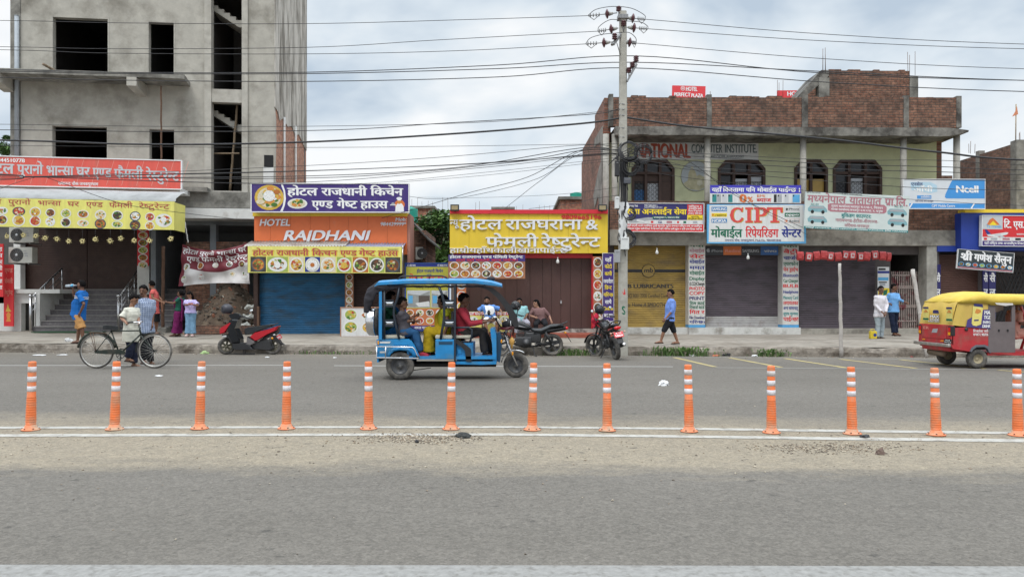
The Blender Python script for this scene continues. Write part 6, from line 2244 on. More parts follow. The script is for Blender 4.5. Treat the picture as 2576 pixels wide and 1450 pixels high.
person('woman with long hair in brown striped shirt seated in a chair',23.3,-90,.98,QT(1510,835),QT(1455,568),QT(1412,482),
       [(-1,QT(1280,735),QT(1400,775),-.02,-.3),(1,QT(1695,735),QT(1742,850),-.02,-.2)],[(-1,QT(1410,925),QT(1410,1140),-.46,-.42),(1,QT(1620,925),QT(1610,1140),-.46,-.42)],
       2,(striped('shirt_brown_stripe',(.13,.06,.055),(.25,.15,.15),9,1,.5),1.15,.05,1),(cloth('trousers_black2',(.015,.015,.018)),'legs',1.9,.8),1.15,'long',-52,2,(SHOEK,'shoe'))
CHM = M('chair_plastic_brown',(.1,.042,.035),.4,.08,5)
def make_chair(mat):
 e = empty('plastic_chair')
 part('seat',mat,e,lambda q: q.bbox(-.23,.23,-.23,.21,.4,.425,.01))
 mb = MB().m(mat)
 for k in range(5): mb.obox((-.17 + k * .085,.22,.43),(-.18 + k * .09,.31,.84),.045,.012,(0,1,0))
 mb.obox((-.22,.31,.85),(.22,.31,.85),.012,.09)
 mb.build('backrest',parent=e)
 for s in (-1,1):
  part('armrest',mat,e,lambda q: q.tube([(s * .26,-.22,.0),(s * .255,-.2,.6),(s * .255,-.16,.645),(s * .25,.1,.64),(s * .23,.27,.62)],.022,8))
  part('leg',mat,e,lambda q: q.tube([(s * .21,.2,.4),(s * .24,.27,0)],.022,8))
 return e
c0 = make_chair(CHM)
for (X,Y),lb_,d_,mt in ((QT(1085,830),'brown plastic chair under the man with sunglasses',23.38,None),(QT(1510,840),'brown plastic chair under the woman with long hair',23.38,None),(QT(425,810),'brown plastic chair under the man in open blue shirt',23.28,None)):
 c = c0 if not c0.get('label') else copy_tree(c0)
 c.location = (GX(X,d_),d_,GZ(Y,d_) - .42 - .1)
 tag(c,lb_,'chair','plastic chairs in front of the brown doors')
person('man in light blue shirt and black shorts walking past the yellow shutter',20.1,180,.93,QW(1075,865),QW(1092,650),QW(1080,592),
       [(1,QW(1105,775),QW(1035,862),-.2,-.22),(-1,QW(1045,770),QW(1025,850),.18)],[(1,QW(1010,1000),QW(975,1115),-.08),(-1,QW(1118,1005),QW(1160,1122),.08)],
       0,(cloth('shirt_cornflower',(.17,.28,.66)),1.3,.08,.8),(cloth('shorts_charcoal',(.02,.02,.024)),'legs',1.1,.9),1.15,'short',6,0,(SAND,'s'),beard='tache')
person('youth in white shirt and pale jeans standing with hands clasped',23.2,-72,.97,QR(962,805),QR(968,632),QR(975,582),
       [(-1,QR(918,725),QR(990,800),-.05,-.26),(1,QR(1035,725),QR(1020,808),-.02,-.22)],[(-1,QR(945,930),QR(938,1040),-.04),(1,QR(985,930),QR(975,1042),.04)],
       1,(cloth('shirt_white',(.6,.57,.6)),1.85,.12,.9),(cloth('jeans_pale',(.3,.35,.38)),'legs',1.96,.6),1,'short',-10,0,(SAND,'shoe'))
person('man in light blue shirt and navy trousers pointing along the grille gate',24.5,-75,.99,QR(1098,775),QR(1096,610),QR(1104,560),
       [(-1,QR(1020,690),QR(1058,712),.02,-.15),(1,QR(1150,672),QR(1205,697),-.1,-.1)],[(-1,QR(1085,885),QR(1102,1000),-.06),(1,QR(1112,890),QR(1122,1000),.06)],
       1,(cloth('shirt_pale_blue',(.15,.34,.62)),1.8,.08,1),(cloth('trousers_navy2',(.012,.018,.04)),'legs',1.95,.8),1,'short',20,0,(SAND,'s'))
person('passenger in peach dress seated inside the red and yellow auto rickshaw',16.4,0,.95,(2545,838),(2552,780),(2560,760),
       [(-1,(2566,812),(2585,815),-.2),(1,(2566,812),(2585,815),.2)],[(-1,(2590,838),(2600,890),-.1),(1,(2590,838),(2600,890),.1)],
       1,(cloth('dress_peach',(.6,.3,.24)),.9,.1,1),(cloth('dress_peach',(.6,.3,.24)),'skirt',1.9,1),1,'bun')
# ================================================================== vehicles
TYRE = M('tyre_dusty',(.06,.056,.052),.9,.2,12,col2=(.18,.165,.145),mix=(.42,.66),dscale=5)
RIMK = M('rim_black',(.05,.051,.055),.35,.2,12,col2=(.13,.12,.1),mix=(.5,.75),dscale=9)
CHROME = M('chrome',(.72,.72,.73),.18,.05,9,metal=1)
BLKP = M('black_paint',(.012,.013,.015),.25,.1,9)
BLKM = M('black_plastic',(.022,.022,.024),.55,.15,12)
ENG = M('engine_metal',(.06,.06,.062),.45,.3,25,metal=.6)
REDPL = M('red_paint',(.42,.015,.025),.3,.08,6)
LEATH = M('seat_vinyl',(.022,.025,.028),.45,.15,12,bump=.15,bscale=90)
AMBER = M('amber_lens',(.75,.3,.01),.25,0)
TAILR = M('tail_lens',(.55,.01,.015),.2,.1,30)
MIRR = M('mirror_glass',(.8,.82,.84),.03,0,metal=1)
PLRED = M('plate_red',(.6,.04,.05),.45,.08,9)
class VF:
 "vehicle frame: pixels of one zoomed view -> local metres (x right, y away from the camera, z up)"
 def __init__(s,X0,d,ox,oy,sc):
  s.d,s.x0,s.ox,s.oy,s.sc = d,GX(X0,d),ox,oy,sc
 def root(s,name,label,cat):
  s.e = empty(name,(s.x0,s.d,0),0,label,cat)
  return s.e
 def q(s,x,y,yo=0):
  X,Y = (s.ox + x / s.sc) / 1.5528,(s.oy + y / s.sc) / 1.5528
  return Vector((GX(X,s.d + yo) - s.x0,yo,GZ(Y,s.d + yo)))
 def xz(s,pts,yo=0):
  return [(v.x,v.z) for v in (s.q(a,b,yo) for a,b in pts)]
 def m(s,px): return px / s.sc / 1.5528 / F * s.d
def wheel(name,parent,c,r,w,rim=.6,mat=None,spokes=0,steer=0,lean=0):
 "wheel in the xz plane: tyre mesh with rim and hub children"
 c = Vector(c)
 e = MB().m(mat or TYRE,True)
 ri = r * rim
 e.lathe([(ri,-w * .42),(ri * 1.04,-w * .5),(r * .93,-w * .5),(r * .985,-w * .36),(r,-w * .12),(r,w * .12),(r * .985,w * .36),(r * .93,w * .5),(ri * 1.04,w * .5),(ri,w * .42),(ri,-w * .42)],34,(0,0,0),'y')
 t = e.build(name,parent=parent)
 t.location = c
 t.rotation_euler = (lean,0,steer)
 return t
def disc_rim(t,r,w,mat=RIMK,bolts=5):
 mb = MB().m(mat,True)
 mb.lathe([(0,-w * .16),(r * .3,-w * .16),(r * .38,-w * .06),(r * .74,-w * .12),(r * .86,-w * .34),(r * .99,-w * .43),(r * .99,w * .43),(r * .8,w * .2),(0,w * .2)],30,(0,0,0),'y')
 for k in range(bolts):
  a = 2 * math.pi * k / bolts
  mb.cyl((r * .26 * math.cos(a),-w * .22,r * .26 * math.sin(a)),(r * .26 * math.cos(a),-w * .1,r * .26 * math.sin(a)),r * .045,n=8)
 mb.build('rim',parent=t)
def spoke_rim(t,r,w,mat,n=5,sw=.03):
 mb = MB().m(mat,True)
 mb.lathe([(r * .88,-w * .4),(r * 1.0,-w * .42),(r * 1.0,w * .42),(r * .88,w * .4),(r * .88,-w * .4)],30,(0,0,0),'y')
 mb.lathe([(0,-w * .5),(r * .2,-w * .5),(r * .22,w * .5),(0,w * .5)],14,(0,0,0),'y')
 for k in range(n):
  a = 2 * math.pi * k / n + .3
  for da in ((-.1,.16),(.1,-.16))[: 2]:
   mb.obox((r * .15 * math.cos(a + da[0] * 3),0,r * .15 * math.sin(a + da[0] * 3)),(r * .92 * math.cos(a + da[0] * .9),0,r * .92 * math.sin(a + da[0] * .9)),w * .4,sw,(0,1,0))
 mb.build('rim',parent=t)
B = VF(310,15.8,0,850,2.4167)
bk = B.root('bicycle','old black roadster bicycle with rear carrier wheeled along the road','bicycle')
BG = M('bicycle_enamel',(.018,.026,.02),.4,.3,14,col2=(.06,.05,.04),mix=(.52,.7),dscale=8)
ALR = M('bicycle_rim',(.5,.49,.46),.35,.15,9,metal=.8)
rw = .37
for nm,(x,y) in (('rear_wheel',(912,1260)),('front_wheel',(1460,1262))):
 c = B.q(x,y)
 c.z = rw + .002
 t = MB().m(TYRE,True).torus((0,0,0),rw - .018,.019,'y',40,8).build(nm,parent=bk)
 t.location = c
 q = MB().m(ALR,True).torus((0,0,0),rw - .042,.011,'y',40,6,1.3)
 q.build('rim',parent=t)
 q = MB().m(ALR,True)
 for k in range(32):
  a = 2 * math.pi * k / 32
  q.tube([(.02 * math.cos(a + (.9 if k % 2 else -.9)),.03 * (1 if k % 4 < 2 else -1),.02 * math.sin(a + (.9 if k % 2 else -.9))),((rw - .05) * math.cos(a),0,(rw - .05) * math.sin(a))],.0016,4)
 q.build('spokes',parent=t)
 MB().m(ENG,True).cyl((0,-.05,0),(0,.05,0),.022,n=12).build('hub',parent=t)
q = B.q
fr = MB().m(BG,True)
for a,b,r in (((1048,1060),(1128,1285),.016),((1050,1068),(1312,1064),.015),((1325,1100),(1130,1285),.017),((1310,1015),(1335,1120),.019)):
 fr.cyl(q(*a),q(*b),r,n=10)
for s in (-.06,.06):
 fr.cyl(q(1130,1285,s * .5),q(905,1262,s),.01,n=8)
 fr.cyl(q(1045,1075,s * .3),q(905,1262,s),.009,n=8)
 fr.tube([q(1332,1112,s),q(1372,1165,s),q(1430,1225,s),q(1460,1262,s)],[.014,.014,.011,.009],8)
fr.build('frame',parent=bk)
def arc(mb,c,r,a0,a1,rr,n=14,flat=.4,yo=0):
 mb.tube([c + Vector((r * math.cos(R(a0 + (a1 - a0) * i / n)),yo,r * math.sin(R(a0 + (a1 - a0) * i / n)))) for i in range(n + 1)],rr,6,flat=flat)
mb = MB().m(BG,True)
c = q(912,1260); c.z = rw
arc(mb,c,rw + .03,10,170,.028,flat=.3)
mb.build('rear_mudguard',parent=bk)
mb = MB().m(BG,True)
c = q(1460,1262); c.z = rw
arc(mb,c,rw + .03,60,185,.026,flat=.3)
mb.build('front_mudguard',parent=bk)
part('saddle',LEATH,bk,lambda b_: b_.loft([[q(x,y,s) for y,s in ((1012 + dy,-w),(1008 + dy,0),(1012 + dy,w),(1050 + dy * .3,w * .9),(1056,0),(1050 + dy * .3,-w * .9))] for x,dy,w in ((970,6,.08),(1000,0,.1),(1050,4,.07),(1095,8,.03),(1115,12,.02))],smooth=False))
mb = MB().m(RUST,True)
for s in (-.07,.07):
 mb.tube([q(838,1080,s),q(985,1088,s),q(1010,1105,s * .4)],.008,6)
 mb.cyl(q(850,1085,s),q(900,1258,s),.006,n=6)
 mb.cyl(q(880,1085,s),q(905,1258,s),.006,n=6)
for x in (840,890,940,984): mb.cyl(q(x,1082,-.07),q(x,1082,.07),.007,n=6)
mb.build('carrier',parent=bk)
mb = MB().m(CHROME,True)
mb.tube([q(1310,1015),q(1322,985)],.014,8)
for s in (-1,1): mb.tube([q(1322,985),q(1345,978,s * .12),q(1330,980,s * .22),q(1210,988,s * .27)],.011,8)
for s in (-1,1): mb.tube([q(1320,995,s * .2),q(1260,1005,s * .25)],.005,6)
mb.build('handlebar',parent=bk)
mb = MB().m(BLKM,True)
for s in (-1,1): mb.cyl(q(1255,985,s * .262),q(1205,988,s * .27),.016,n=8)
mb.build('grips',parent=bk)
mb = MB().m(ENG,True)
c = q(1135,1290,-.07)
mb.torus(c,.085,.008,'y',24,6)
for k in range(5): mb.cyl(c,c + Vector((.08 * math.cos(k * 1.256),0,.08 * math.sin(k * 1.256))),.008,n=6)
mb.cyl(q(1135,1290,-.08),q(1135,1345,-.09),.01,n=6)
mb.cyl(q(1135,1290,.08),q(1140,1235,.09),.01,n=6)
mb.obox(q(1125,1345,-.15),q(1125,1345,-.08),.08,.02)
mb.obox(q(1148,1235,.15),q(1148,1235,.08),.08,.02)
mb.build('crankset',parent=bk)
part('chain_guard',BG,bk,lambda b_: b_.prism(B.xz([(895,1258),(1000,1244),(1135,1240),(1180,1262),(1180,1285),(1000,1285),(895,1275)],-.07),-.085,-.06))
V = VF(1136,13.9,1400,1000,2.9)
er = V.root('battery_rickshaw','bright blue battery rickshaw with open sides carrying passengers along the road','rickshaw')
q = V.q
BLUE = M('rickshaw_blue',(.016,.22,.5),.4,.14,5,col2=(.07,.2,.33),mix=(.48,.7),dscale=4)
BLUED = M('rickshaw_blue_dark',(.012,.055,.11),.4,.1,5)
NS,FS = -.47,.47
for s in (NS + .07,FS - .07):
 c = q(472,1245,s)
 c.z = .256
 t = wheel('rear_wheel',er,c,.255,.13,.62)
 disc_rim(t,.16,.13)
c = q(1783,1232,0)
c.z = .236
t = wheel('front_wheel',er,c,.235,.1,.64)
disc_rim(t,.152,.1)
def side(pts,mat,name,y0=None,y1=None,both=True,par=er):
 poly = V.xz(pts,NS)
 part(name,mat,par,lambda b_: b_.prism(poly,NS if y0 is None else y0,NS + .04 if y1 is None else y1))
 if both: part(name,mat,par,lambda b_: b_.prism(poly,FS - .04,FS))
tub = [(205,940),(570,936),(600,960),(635,1010),(690,1130),(690,1165),(655,1160),(640,1145),(615,1085),(560,1060),(390,1060),(345,1100),(330,1150),(205,1150)]
side(tub,BLUE,'rear_body')
mb = MB().m(BLUE)
a,b,c = q(205,945,NS),q(570,945,NS),q(690,1140,NS)
mb.box(a.x,a.x + .03,NS + .041,FS - .041,.32,a.z)
mb.box(a.x + .031,b.x,NS + .041,FS - .041,a.z - .03,a.z - .004)
mb.box(b.x - .04,b.x,NS + .041,FS - .041,.33,a.z - .031)
mb.box(b.x + .001,q(1560,1200).x,NS + .0,FS - .0,q(690,1165,NS).z,q(690,1132,NS).z)
mb.build('floor_pan',parent=er)
for s in (NS,FS): part('arch_flare',BLUE,er,lambda b_: b_.tube([q(x,y,s) for x,y in ((332,1150),(350,1100),(395,1058),(470,1045),(555,1055),(612,1085),(642,1150))],.03,8,flat=.5))
mb = MB().m(M('body_vent',(.008,.1,.24),.5,0))
for k in range(7): mb.obox(q(405 + k * 24,998,NS - .004),q(425 + k * 24,1018,NS - .004),.006,.014,(0,1,0))
mb.m(WHT)
mb.prism(V.xz([(240,965),(365,965),(350,985),(240,985)],NS - .003),NS - .003,NS - .001)
mb.prism(V.xz([(240,1075),(310,1075),(300,1095),(240,1095)],NS - .003),NS - .003,NS - .001)
mb.build('body_trim',parent=er)
mb = MB().m(BLUE)
a,b = q(870,940,NS),q(1093,1165,NS)
mb.bbox(a.x,b.x,NS - .01,FS + .01,b.z,a.z,.015)
mb.m(BLUED)
z1,z2 = q(890,965,NS).z,q(890,1000,NS).z
mb.box(q(910,970,NS).x,q(1065,970,NS).x,NS - .013,NS - .009,z2,z1)
mb.build('battery_box',parent=er)
mb = MB().m(BLUE)
a,b = q(1105,985,NS),q(1295,1180,NS)
mb.bbox(a.x,b.x,NS + .06,FS - .06,b.z,a.z,.01)
for x0,x1,y0,y1 in ((1120,1165,1060,1110),(1130,1185,1120,1170),(1240,1285,1000,1170)):
 mb.bbox(q(x0,y0,NS).x,q(x1,y0,NS).x,NS + .045,NS + .08,q(x0,y1,NS).z,q(x0,y0,NS).z,.006)
mb.build('driver_seat_box',parent=er)
side([(1098,930),(1150,960),(1225,1010),(1270,1050),(1278,1195),(1215,1190),(1205,1070),(1160,1020),(1098,985)],BLKM,'side_guard')
mb = MB().m(BLUE)
mb.prism(V.xz([(1098,1190),(1560,1190),(1560,1222),(1400,1228),(1098,1222)],NS),NS + .02,FS - .02)
mb.build('front_floor',parent=er)
mb = MB().m(M('rubber_mat',(.06,.055,.05),.9,.2,8))
mb.box(q(1280,1186).x,q(1545,1186).x,NS + .05,FS - .05,q(1300,1189).z,q(1300,1182).z)
mb.build('floor_mat',parent=er)
mb = MB().m(BLUE)
mb.prism(V.xz([(1490,822),(1535,815),(1560,900),(1562,1190),(1520,1190),(1512,1000)],NS),NS + .03,FS - .03)
mb.m(BLUED)
mb.prism(V.xz([(1563,880),(1600,860),(1625,960),(1600,1210),(1563,1195)],NS),-.3,.3)
mb.build('front_cowl',parent=er)
CUSH = M('seat_cushion',(.42,.4,.33),.7,.15,9)
for x0,x1,y0,y1 in ((300,520,893,932),(868,1062,893,936),(1082,1275,898,930)):
 a,b = q(x0,y0,NS + .03),q(x1,y1,NS + .03)
 part('seat',CUSH,er,lambda b_: b_.bbox(a.x,b.x,NS + .03,FS - .03,b.z,a.z,.02))
part('backrest',M('seat_blue_vinyl',(.03,.12,.25),.6,.1,8),er,lambda b_: b_.bbox(q(268,0).x,q(300,0).x,NS + .06,FS - .06,q(0,880).z,q(0,600).z,.02))
part('backrest',M('seat_black_vinyl',(.03,.03,.035),.6,.1,8),er,lambda b_: b_.bbox(q(1068,0).x,q(1092,0).x,NS + .06,FS - .06,q(0,890).z,q(0,620).z,.02))
mb = MB().m(BLUE)
top = V.xz([(186,322),(222,284),(520,266),(900,262),(1310,262),(1500,284),(1622,318)],NS)
rings = []
for x,z in top + []:
 e_ = .03 if x not in (top[0][0],top[-1][0]) else .0
 rings.append([(x,NS - .06,z - .04 - e_),(x,NS - .06,z - .02),(x,NS + .1,z + e_ * .4),(x,0,z + .025 + e_ * .3),(x,FS - .1,z + e_ * .4),(x,FS + .06,z - .02),(x,FS + .06,z - .04 - e_),(x,0,z - .03)])
mb.loft(rings,True,False)
mb.build('roof',parent=er)
part('roof_pad',BLUE,er,lambda b_: b_.bbox(q(1100,0).x,q(1310,0).x,-.3,.3,q(0,264).z,q(0,254).z,.01))
for s in (NS,FS): part('roof_fringe',M('canvas_black',(.025,.024,.03),.85,.2,8),er,lambda b_: b_.tube([q(x,342 + 5 * math.sin(x * .05),s) for x in range(205,1420,60)],[.018 + .008 * ((k * 7) % 3) / 2 for k in range(21)],6))
mb = MB().m(BLKM,True)
for s in (-.33,.33):
 mb.tube([q(425,282,s),q(480,232,s),q(520,224,s),q(940,222,s),q(975,232,s),q(1032,270,s)],.014,8)
for x in (520,660,800,940): mb.tube([q(x,226,-.33),q(x,226,.33)],.009,6)
for x in (660,800):
 for s in (-.33,.33): mb.tube([q(x,226,s),q(x,266,s)],.009,6)
mb.build('roof_rack',parent=er)
POST = M('frame_navy',(.02,.028,.04),.4,.1,9)
for s in (NS,FS):
 part('upright',POST,er,lambda b_: b_.tube([q(292,340,s),q(292,938,s)],.02,8))
 part('upright',POST,er,lambda b_: b_.tube([q(462,345,s),q(440,480,s),q(405,570,s),q(398,650,s),q(425,800,s),q(462,938,s)],.022,8))
 part('upright',POST,er,lambda b_: b_.tube([q(908,340,s),q(945,430,s),q(968,520,s),q(970,700,s),q(950,820,s),q(930,938,s)],.024,8))
 part('upright',POST,er,lambda b_: b_.obox(q(1092,335,s),q(1092,1190,s),.035,.045,(0,1,0)))
 part('upright',BLUE,er,lambda b_: b_.obox(q(250,335,s),q(250,945,s),.05,.05,(0,1,0)))
 for y in (535,757):
  for xa,xb in ((302,400),(972,1085)):
   mb = MB().m(POST)
   mb.obox(q(xa,y - 36,s),q(xb,y - 36,s),.02,.02)
   mb.obox(q(xa,y + 34,s),q(xb,y + 34,s),.03,.02)
   mb.box(q(xa,y,s).x,q(xb,y,s).x,s - .006,s + .006,q(0,y + 28,s).z,q(0,y - 28,s).z)
   o = mb.build('grab_plate',parent=er)
   xm,zm,w = (q(xa,y,s).x + q(xb,y,s).x) / 2,q(0,y,s).z,q(xb,y,s).x - q(xa,y,s).x
   mb = MB().m(CHROME)
   for dz in (.016,-.016): mb.add([(xm - w * .46,s - .009,zm + dz * 1.6),(xm + w * .46,s - .009,zm + dz * 1.6),(xm + w * .28,s - .016,zm + dz * .2),(xm - w * .28,s - .016,zm + dz * .2)],[(0,1,2,3)])
   mb.build('chrome_plate',parent=o)
part('arm_rail',POST,er,lambda b_: b_.tube([q(1092,808,NS),q(1250,806,NS),q(1282,830,NS),q(1282,900,NS),q(1262,975,NS)],.018,8))
for s in (NS,FS): part('tail_lamp',AMBER,er,lambda b_: b_.bbox(q(216,0,NS).x,q(232,0,NS).x,s - .02,s + .02,q(0,1000,NS).z,q(0,955,NS).z,.006))
for s in (NS - .06,):
 mb = MB().m(CHROME,True)
 mb.tube([q(205,1022,s),q(610,1030,s),q(632,1050,s),q(682,1155,s),q(205,1148,s),q(205,1022,s)],.014,8)
 mb.cyl(q(308,1024,s),q(305,1150,s),.012,n=8)
 mb.cyl(q(205,1085,s),q(210,1085,NS),.012,n=8)
 mb.cyl(q(660,1110,s),q(660,1130,NS),.012,n=8)
 mb.build('crash_rail',parent=er)
c = q(190,740,0)
mb = MB().m(CHROME,True)
mb.lathe([(0,-.14),(.22,-.14),(.255,-.11),(.262,.0),(.262,.02),(0,.02)],32,c,'x')
t = mb.build('spare_wheel_cover',parent=er)
mb = MB().m(TYRE,True)
mb.lathe([(.1,.022),(.25,.022),(.262,.05),(.25,.09),(.1,.09)],32,c,'x')
mb.build('spare_tyre',parent=er)
CANV = M('canvas_black',(.025,.024,.03))
mb = MB()
for s0 in (NS,-.1,.2):
 mb.tube([q(330,348,s0),q(230,350,s0 + .02),q(150,400,s0),q(110,510,s0 - .02),q(85,640,s0)],[.05,.065,.06,.055,.03],8,flat=1.6)
mb.tube([q(200,350,NS),q(320,365,NS),q(450,352,NS)],[.06,.05,.02],8)
mb.tube([q(210,355,FS),q(320,365,FS),q(450,352,FS)],[.06,.05,.02],8)
mb.tube([q(200,355,NS),q(200,355,FS)],.06,10)
solid('rolled_canvas',mb,CANV,er,.014,3,.05)
mb = MB().m(BLKM,True)
fp = [(1400,338),(1500,375),(1590,450),(1670,545),(1730,640),(1765,730),(1795,800)]
for s in (NS + .04,FS - .04):
 mb.loft([[q(x - w,y + w * .5,s - .03),q(x + w,y - w * .5,s - .03),q(x + w,y - w * .5,s + .03),q(x - w,y + w * .5,s + .03)] for (x,y),w in zip(fp,(22,26,28,30,34,36,20))],True,False)
mb.obox(q(1765,730,NS + .04),q(1765,730,FS - .04),.09,.05)
mb.build('windscreen_frame',parent=er)
mb = MB().m(M('windscreen',(.5,.55,.55),.05,0,alpha=.18))
for (a,b),(c_,d_) in zip(fp,fp[1:]):
 mb.add([q(a,b,NS + .075),q(c_,d_,NS + .075),q(c_,d_,FS - .075),q(a,b,FS - .075)],[(0,1,2,3)])
mb.build('windscreen',parent=er)
mb = MB().m(BLKM,True)
mb.tube([q(1490,722,-.3),q(1545,700,-.26),q(1600,790,-.1),q(1640,820,0),q(1600,790,.1),q(1545,700,.26),q(1500,710,.3)],.014,8)
for s in (-.3,.3): mb.cyl(q(1478,726,s),q(1522,712,s * .97),.02,n=8)
mb.build('handlebar',parent=er)
for s,(x,y),(x2,y2) in ((-.28,(1475,640),(1562,718)),(.34,(1790,570),(1790,700))):
 o = part('mirror',BLKM,er,lambda b_: (b_.ball(q(x,y,s),(.028,.05,.05),12,8),b_.tube([q(x + 12,y + 22,s),q(x2,y2,s * .9)],.007,6)))
mb = MB().m(BLKM,True)
c = q(1685,775,0)
mb.lathe([(0,-.1),(.05,-.1),(.085,.0),(.09,.05),(0,.05)],18,c,'x')
mb.m(CHROME).lathe([(0,.052),(.085,.052),(.085,.07),(0,.075)],18,c,'x')
mb.build('headlamp',parent=er)
part('lamp_shroud',M('maroon_plastic',(.1,.015,.02),.35,.1,5),er,lambda b_: b_.loft([[q(x,y + h,-w),q(x,y - h,-w * .8),q(x,y - h,w * .8),q(x,y + h,w)] for x,y,h,w in ((1590,815,10,.1),(1640,822,16,.2),(1720,815,18,.22),(1765,800,8,.1))]))
for s in (-.09,.09):
 mb = MB().m(CHROME,True)
 mb.tube([q(1650,850,s),q(1700,1030,s),q(1800,1240,s)],[.016,.022,.02],10)
 pts = []
 for k in range(60):
  t_ = k / 59
  p = q(1668 + 55 * t_,900 + 160 * t_,s)
  pts.append(p + Vector((.03 * math.cos(k * 1.25),.03 * math.sin(k * 1.25),0)))
 mb.tube(pts,.006,5)
 mb.build('fork',parent=er)
mb = MB().m(CHROME,True)
c = q(1783,1232,0)
c.z = .236
arc(mb,c,.275,55,170,.055,flat=.2)
mb.build('front_mudguard',parent=er)
for q_ in ((1618,962,-.31),(1744,1100,-.115)): part('indicator',AMBER,er,lambda b_: b_.ball(q(*q_),(.018,.014,.038),10,8))
part('underframe',M('underbody_dark',(.02,.018,.016),.9,.2,9),er,lambda b_: (b_.box(q(640,0).x,q(1560,0).x,-.3,.3,q(0,1235).z,q(0,1200).z),b_.cyl(q(472,1245,NS + .1),q(472,1245,FS - .1),.035),b_.box(q(340,0).x,q(640,0).x,-.25,.25,q(0,1210).z,q(0,1150).z),b_.tube([q(620,1290,NS + .2),q(820,1262,NS + .2)],.008,6)))
mb = MB().m(M('bottle_amber',(.6,.33,.08),.4,.1,5),True)
p = q(1735,1045,-.13)
mb.lathe([(0,0),(.016,0),(.02,.06),(.045,.1),(.05,.15),(.03,.19),(.018,.2),(.018,.215),(0,.215)],14,p)
mb.m(INKR).lathe([(0,.216),(.016,.216),(.016,.235),(0,.235)],12,p)
mb.build('hanging_bottle',parent=er)
part('cloth_bundle',CANV,er,lambda b_: b_.ball(q(1500,258,0),(.08,.12,.05),10,8))
def motorcycle(e,tank,accent,cruiser,steer,wb=1.38,rr=.29):
 t = wheel('rear_wheel',e,(0,0,rr),rr,.11,.72)
 spoke_rim(t,rr * .72,.09,RIMK,5,.02)
 st = MB().m(ENG,True)
 hd = Vector((wb - .36,0,.86))
 fx = Vector((wb,0,rr))
 def S(v): return hd + Matrix.Rotation(steer,3,'Z') @ (Vector(v) - hd)
 t = wheel('front_wheel',e,S(fx),rr,.09,.76,steer=steer)
 spoke_rim(t,rr * .76,.08,RIMK,5,.02)
 for s in (-.07,.07): st.tube([S((hd.x + .02,s,.92)),S((wb - .14,s,.55)),S((wb,s,rr))],[.02,.024,.022],8)
 st.build('fork',parent=e)
 mb = MB().m(tank if not cruiser else BLKP,True)
 a = [S(fx + Vector(((rr + .035) * math.cos(R(x)),0,(rr + .035) * math.sin(R(x))))) for x in range(20,161,14)]
 mb.tube(a,.055,6,flat=.35)
 mb.build('front_mudguard',parent=e)
 mb = MB().m(BLKM,True)
 hb = [(hd.x - .16,-.34,.98),(hd.x - .02,-.26,1.04),(hd.x + .03,-.08,.96),(hd.x + .03,.08,.96),(hd.x - .02,.26,1.04),(hd.x - .16,.34,.98)]
 if cruiser: hb = [(x - .06 if abs(y) > .3 else x,y,z + .06 if abs(y) > .2 else z) for x,y,z in hb]
 mb.tube([S(p) for p in hb],.013,8)
 for s in (-1,1): mb.cyl(S((hd.x - .17,s * .36,hb[0][2])),S((hd.x - .08,s * .3,hb[0][2] + .03)),.019,n=8)
 mb.build('handlebar',parent=e)
 for s in (-1,1):
  mb = MB().m(BLKM,True)
  b_ = S((hd.x - .02,s * .28,1.04))
  tp = S((hd.x - .06,s * .36,1.2))
  mb.tube([b_,tp],.007,6)
  mb.T = Matrix.Translation(tp) @ Matrix.Rotation(steer,4,'Z')
  mb.ball((0,0,.03),(.012,.06,.045),12,8)
  mb.m(MIRR).ball((-.008,0,.03),(.008,.052,.038),12,8)
  mb.build('mirror',parent=e)
 mb = MB().m(tank,True)
 mb.T = Matrix.Translation(S((hd.x + .13,0,.88))) @ Matrix.Rotation(steer,4,'Z')
 mb.lathe([(0,-.1),(.06,-.09),(.1,0),(.1,.04),(0,.05)],16,(0,0,0),'x',True,1,1.1)
 mb.m(CHROME).lathe([(0,.052),(.09,.052),(.07,.065),(0,.07)],16,(0,0,0),'x')
 mb.build('headlamp',parent=e)
 mb = MB().m(tank,True)
 z0 = .8 if not cruiser else .74
 prof = [(hd.x + .02,.08,.06,z0 + .06),(hd.x - .08,.14,.11,z0 + .06),(hd.x - .25,.15,.12,z0 + .05),(hd.x - .42,.11,.08,z0),(hd.x - .5,.06,.04,z0 - .02)]
 mb.loft([[(x,w * math.cos(u_),z + h * math.sin(u_)) for u_ in [2 * math.pi * j / 14 for j in range(14)]] for x,w,h,z in prof])
 o = mb.build('fuel_tank',parent=e)
 mb = MB().m(accent)
 for s in (-1,1): mb.prism([(hd.x - .38,z0 + .0),(hd.x - .1,z0 + .04),(hd.x - .06,z0 + .09),(hd.x - .22,z0 + .05)],s * .152 - .003,s * .152 + .003)
 mb.build('tank_emblem',parent=o)
 mb = MB().m(LEATH,True)
 if cruiser: sp = [(hd.x - .48,.08,.03,.7),(hd.x - .58,.13,.06,.66),(hd.x - .74,.16,.07,.65),(hd.x - .86,.14,.07,.7),(hd.x - 1.0,.13,.06,.77),(hd.x - 1.22,.12,.05,.79),(hd.x - 1.34,.07,.03,.78)]
 else: sp = [(hd.x - .46,.08,.03,.8),(hd.x - .56,.12,.05,.78),(hd.x - .75,.14,.05,.78),(hd.x - .95,.13,.05,.82),(hd.x - 1.18,.1,.04,.86),(hd.x - 1.28,.05,.02,.87)]
 mb.loft([[(x,w * math.cos(u_),z + h * math.sin(u_)) for u_ in [2 * math.pi * j / 12 for j in range(12)]] for x,w,h,z in sp])
 mb.build('seat',parent=e)
 tz = .7 if cruiser else .78
 mb = MB().m(BLKP,True)
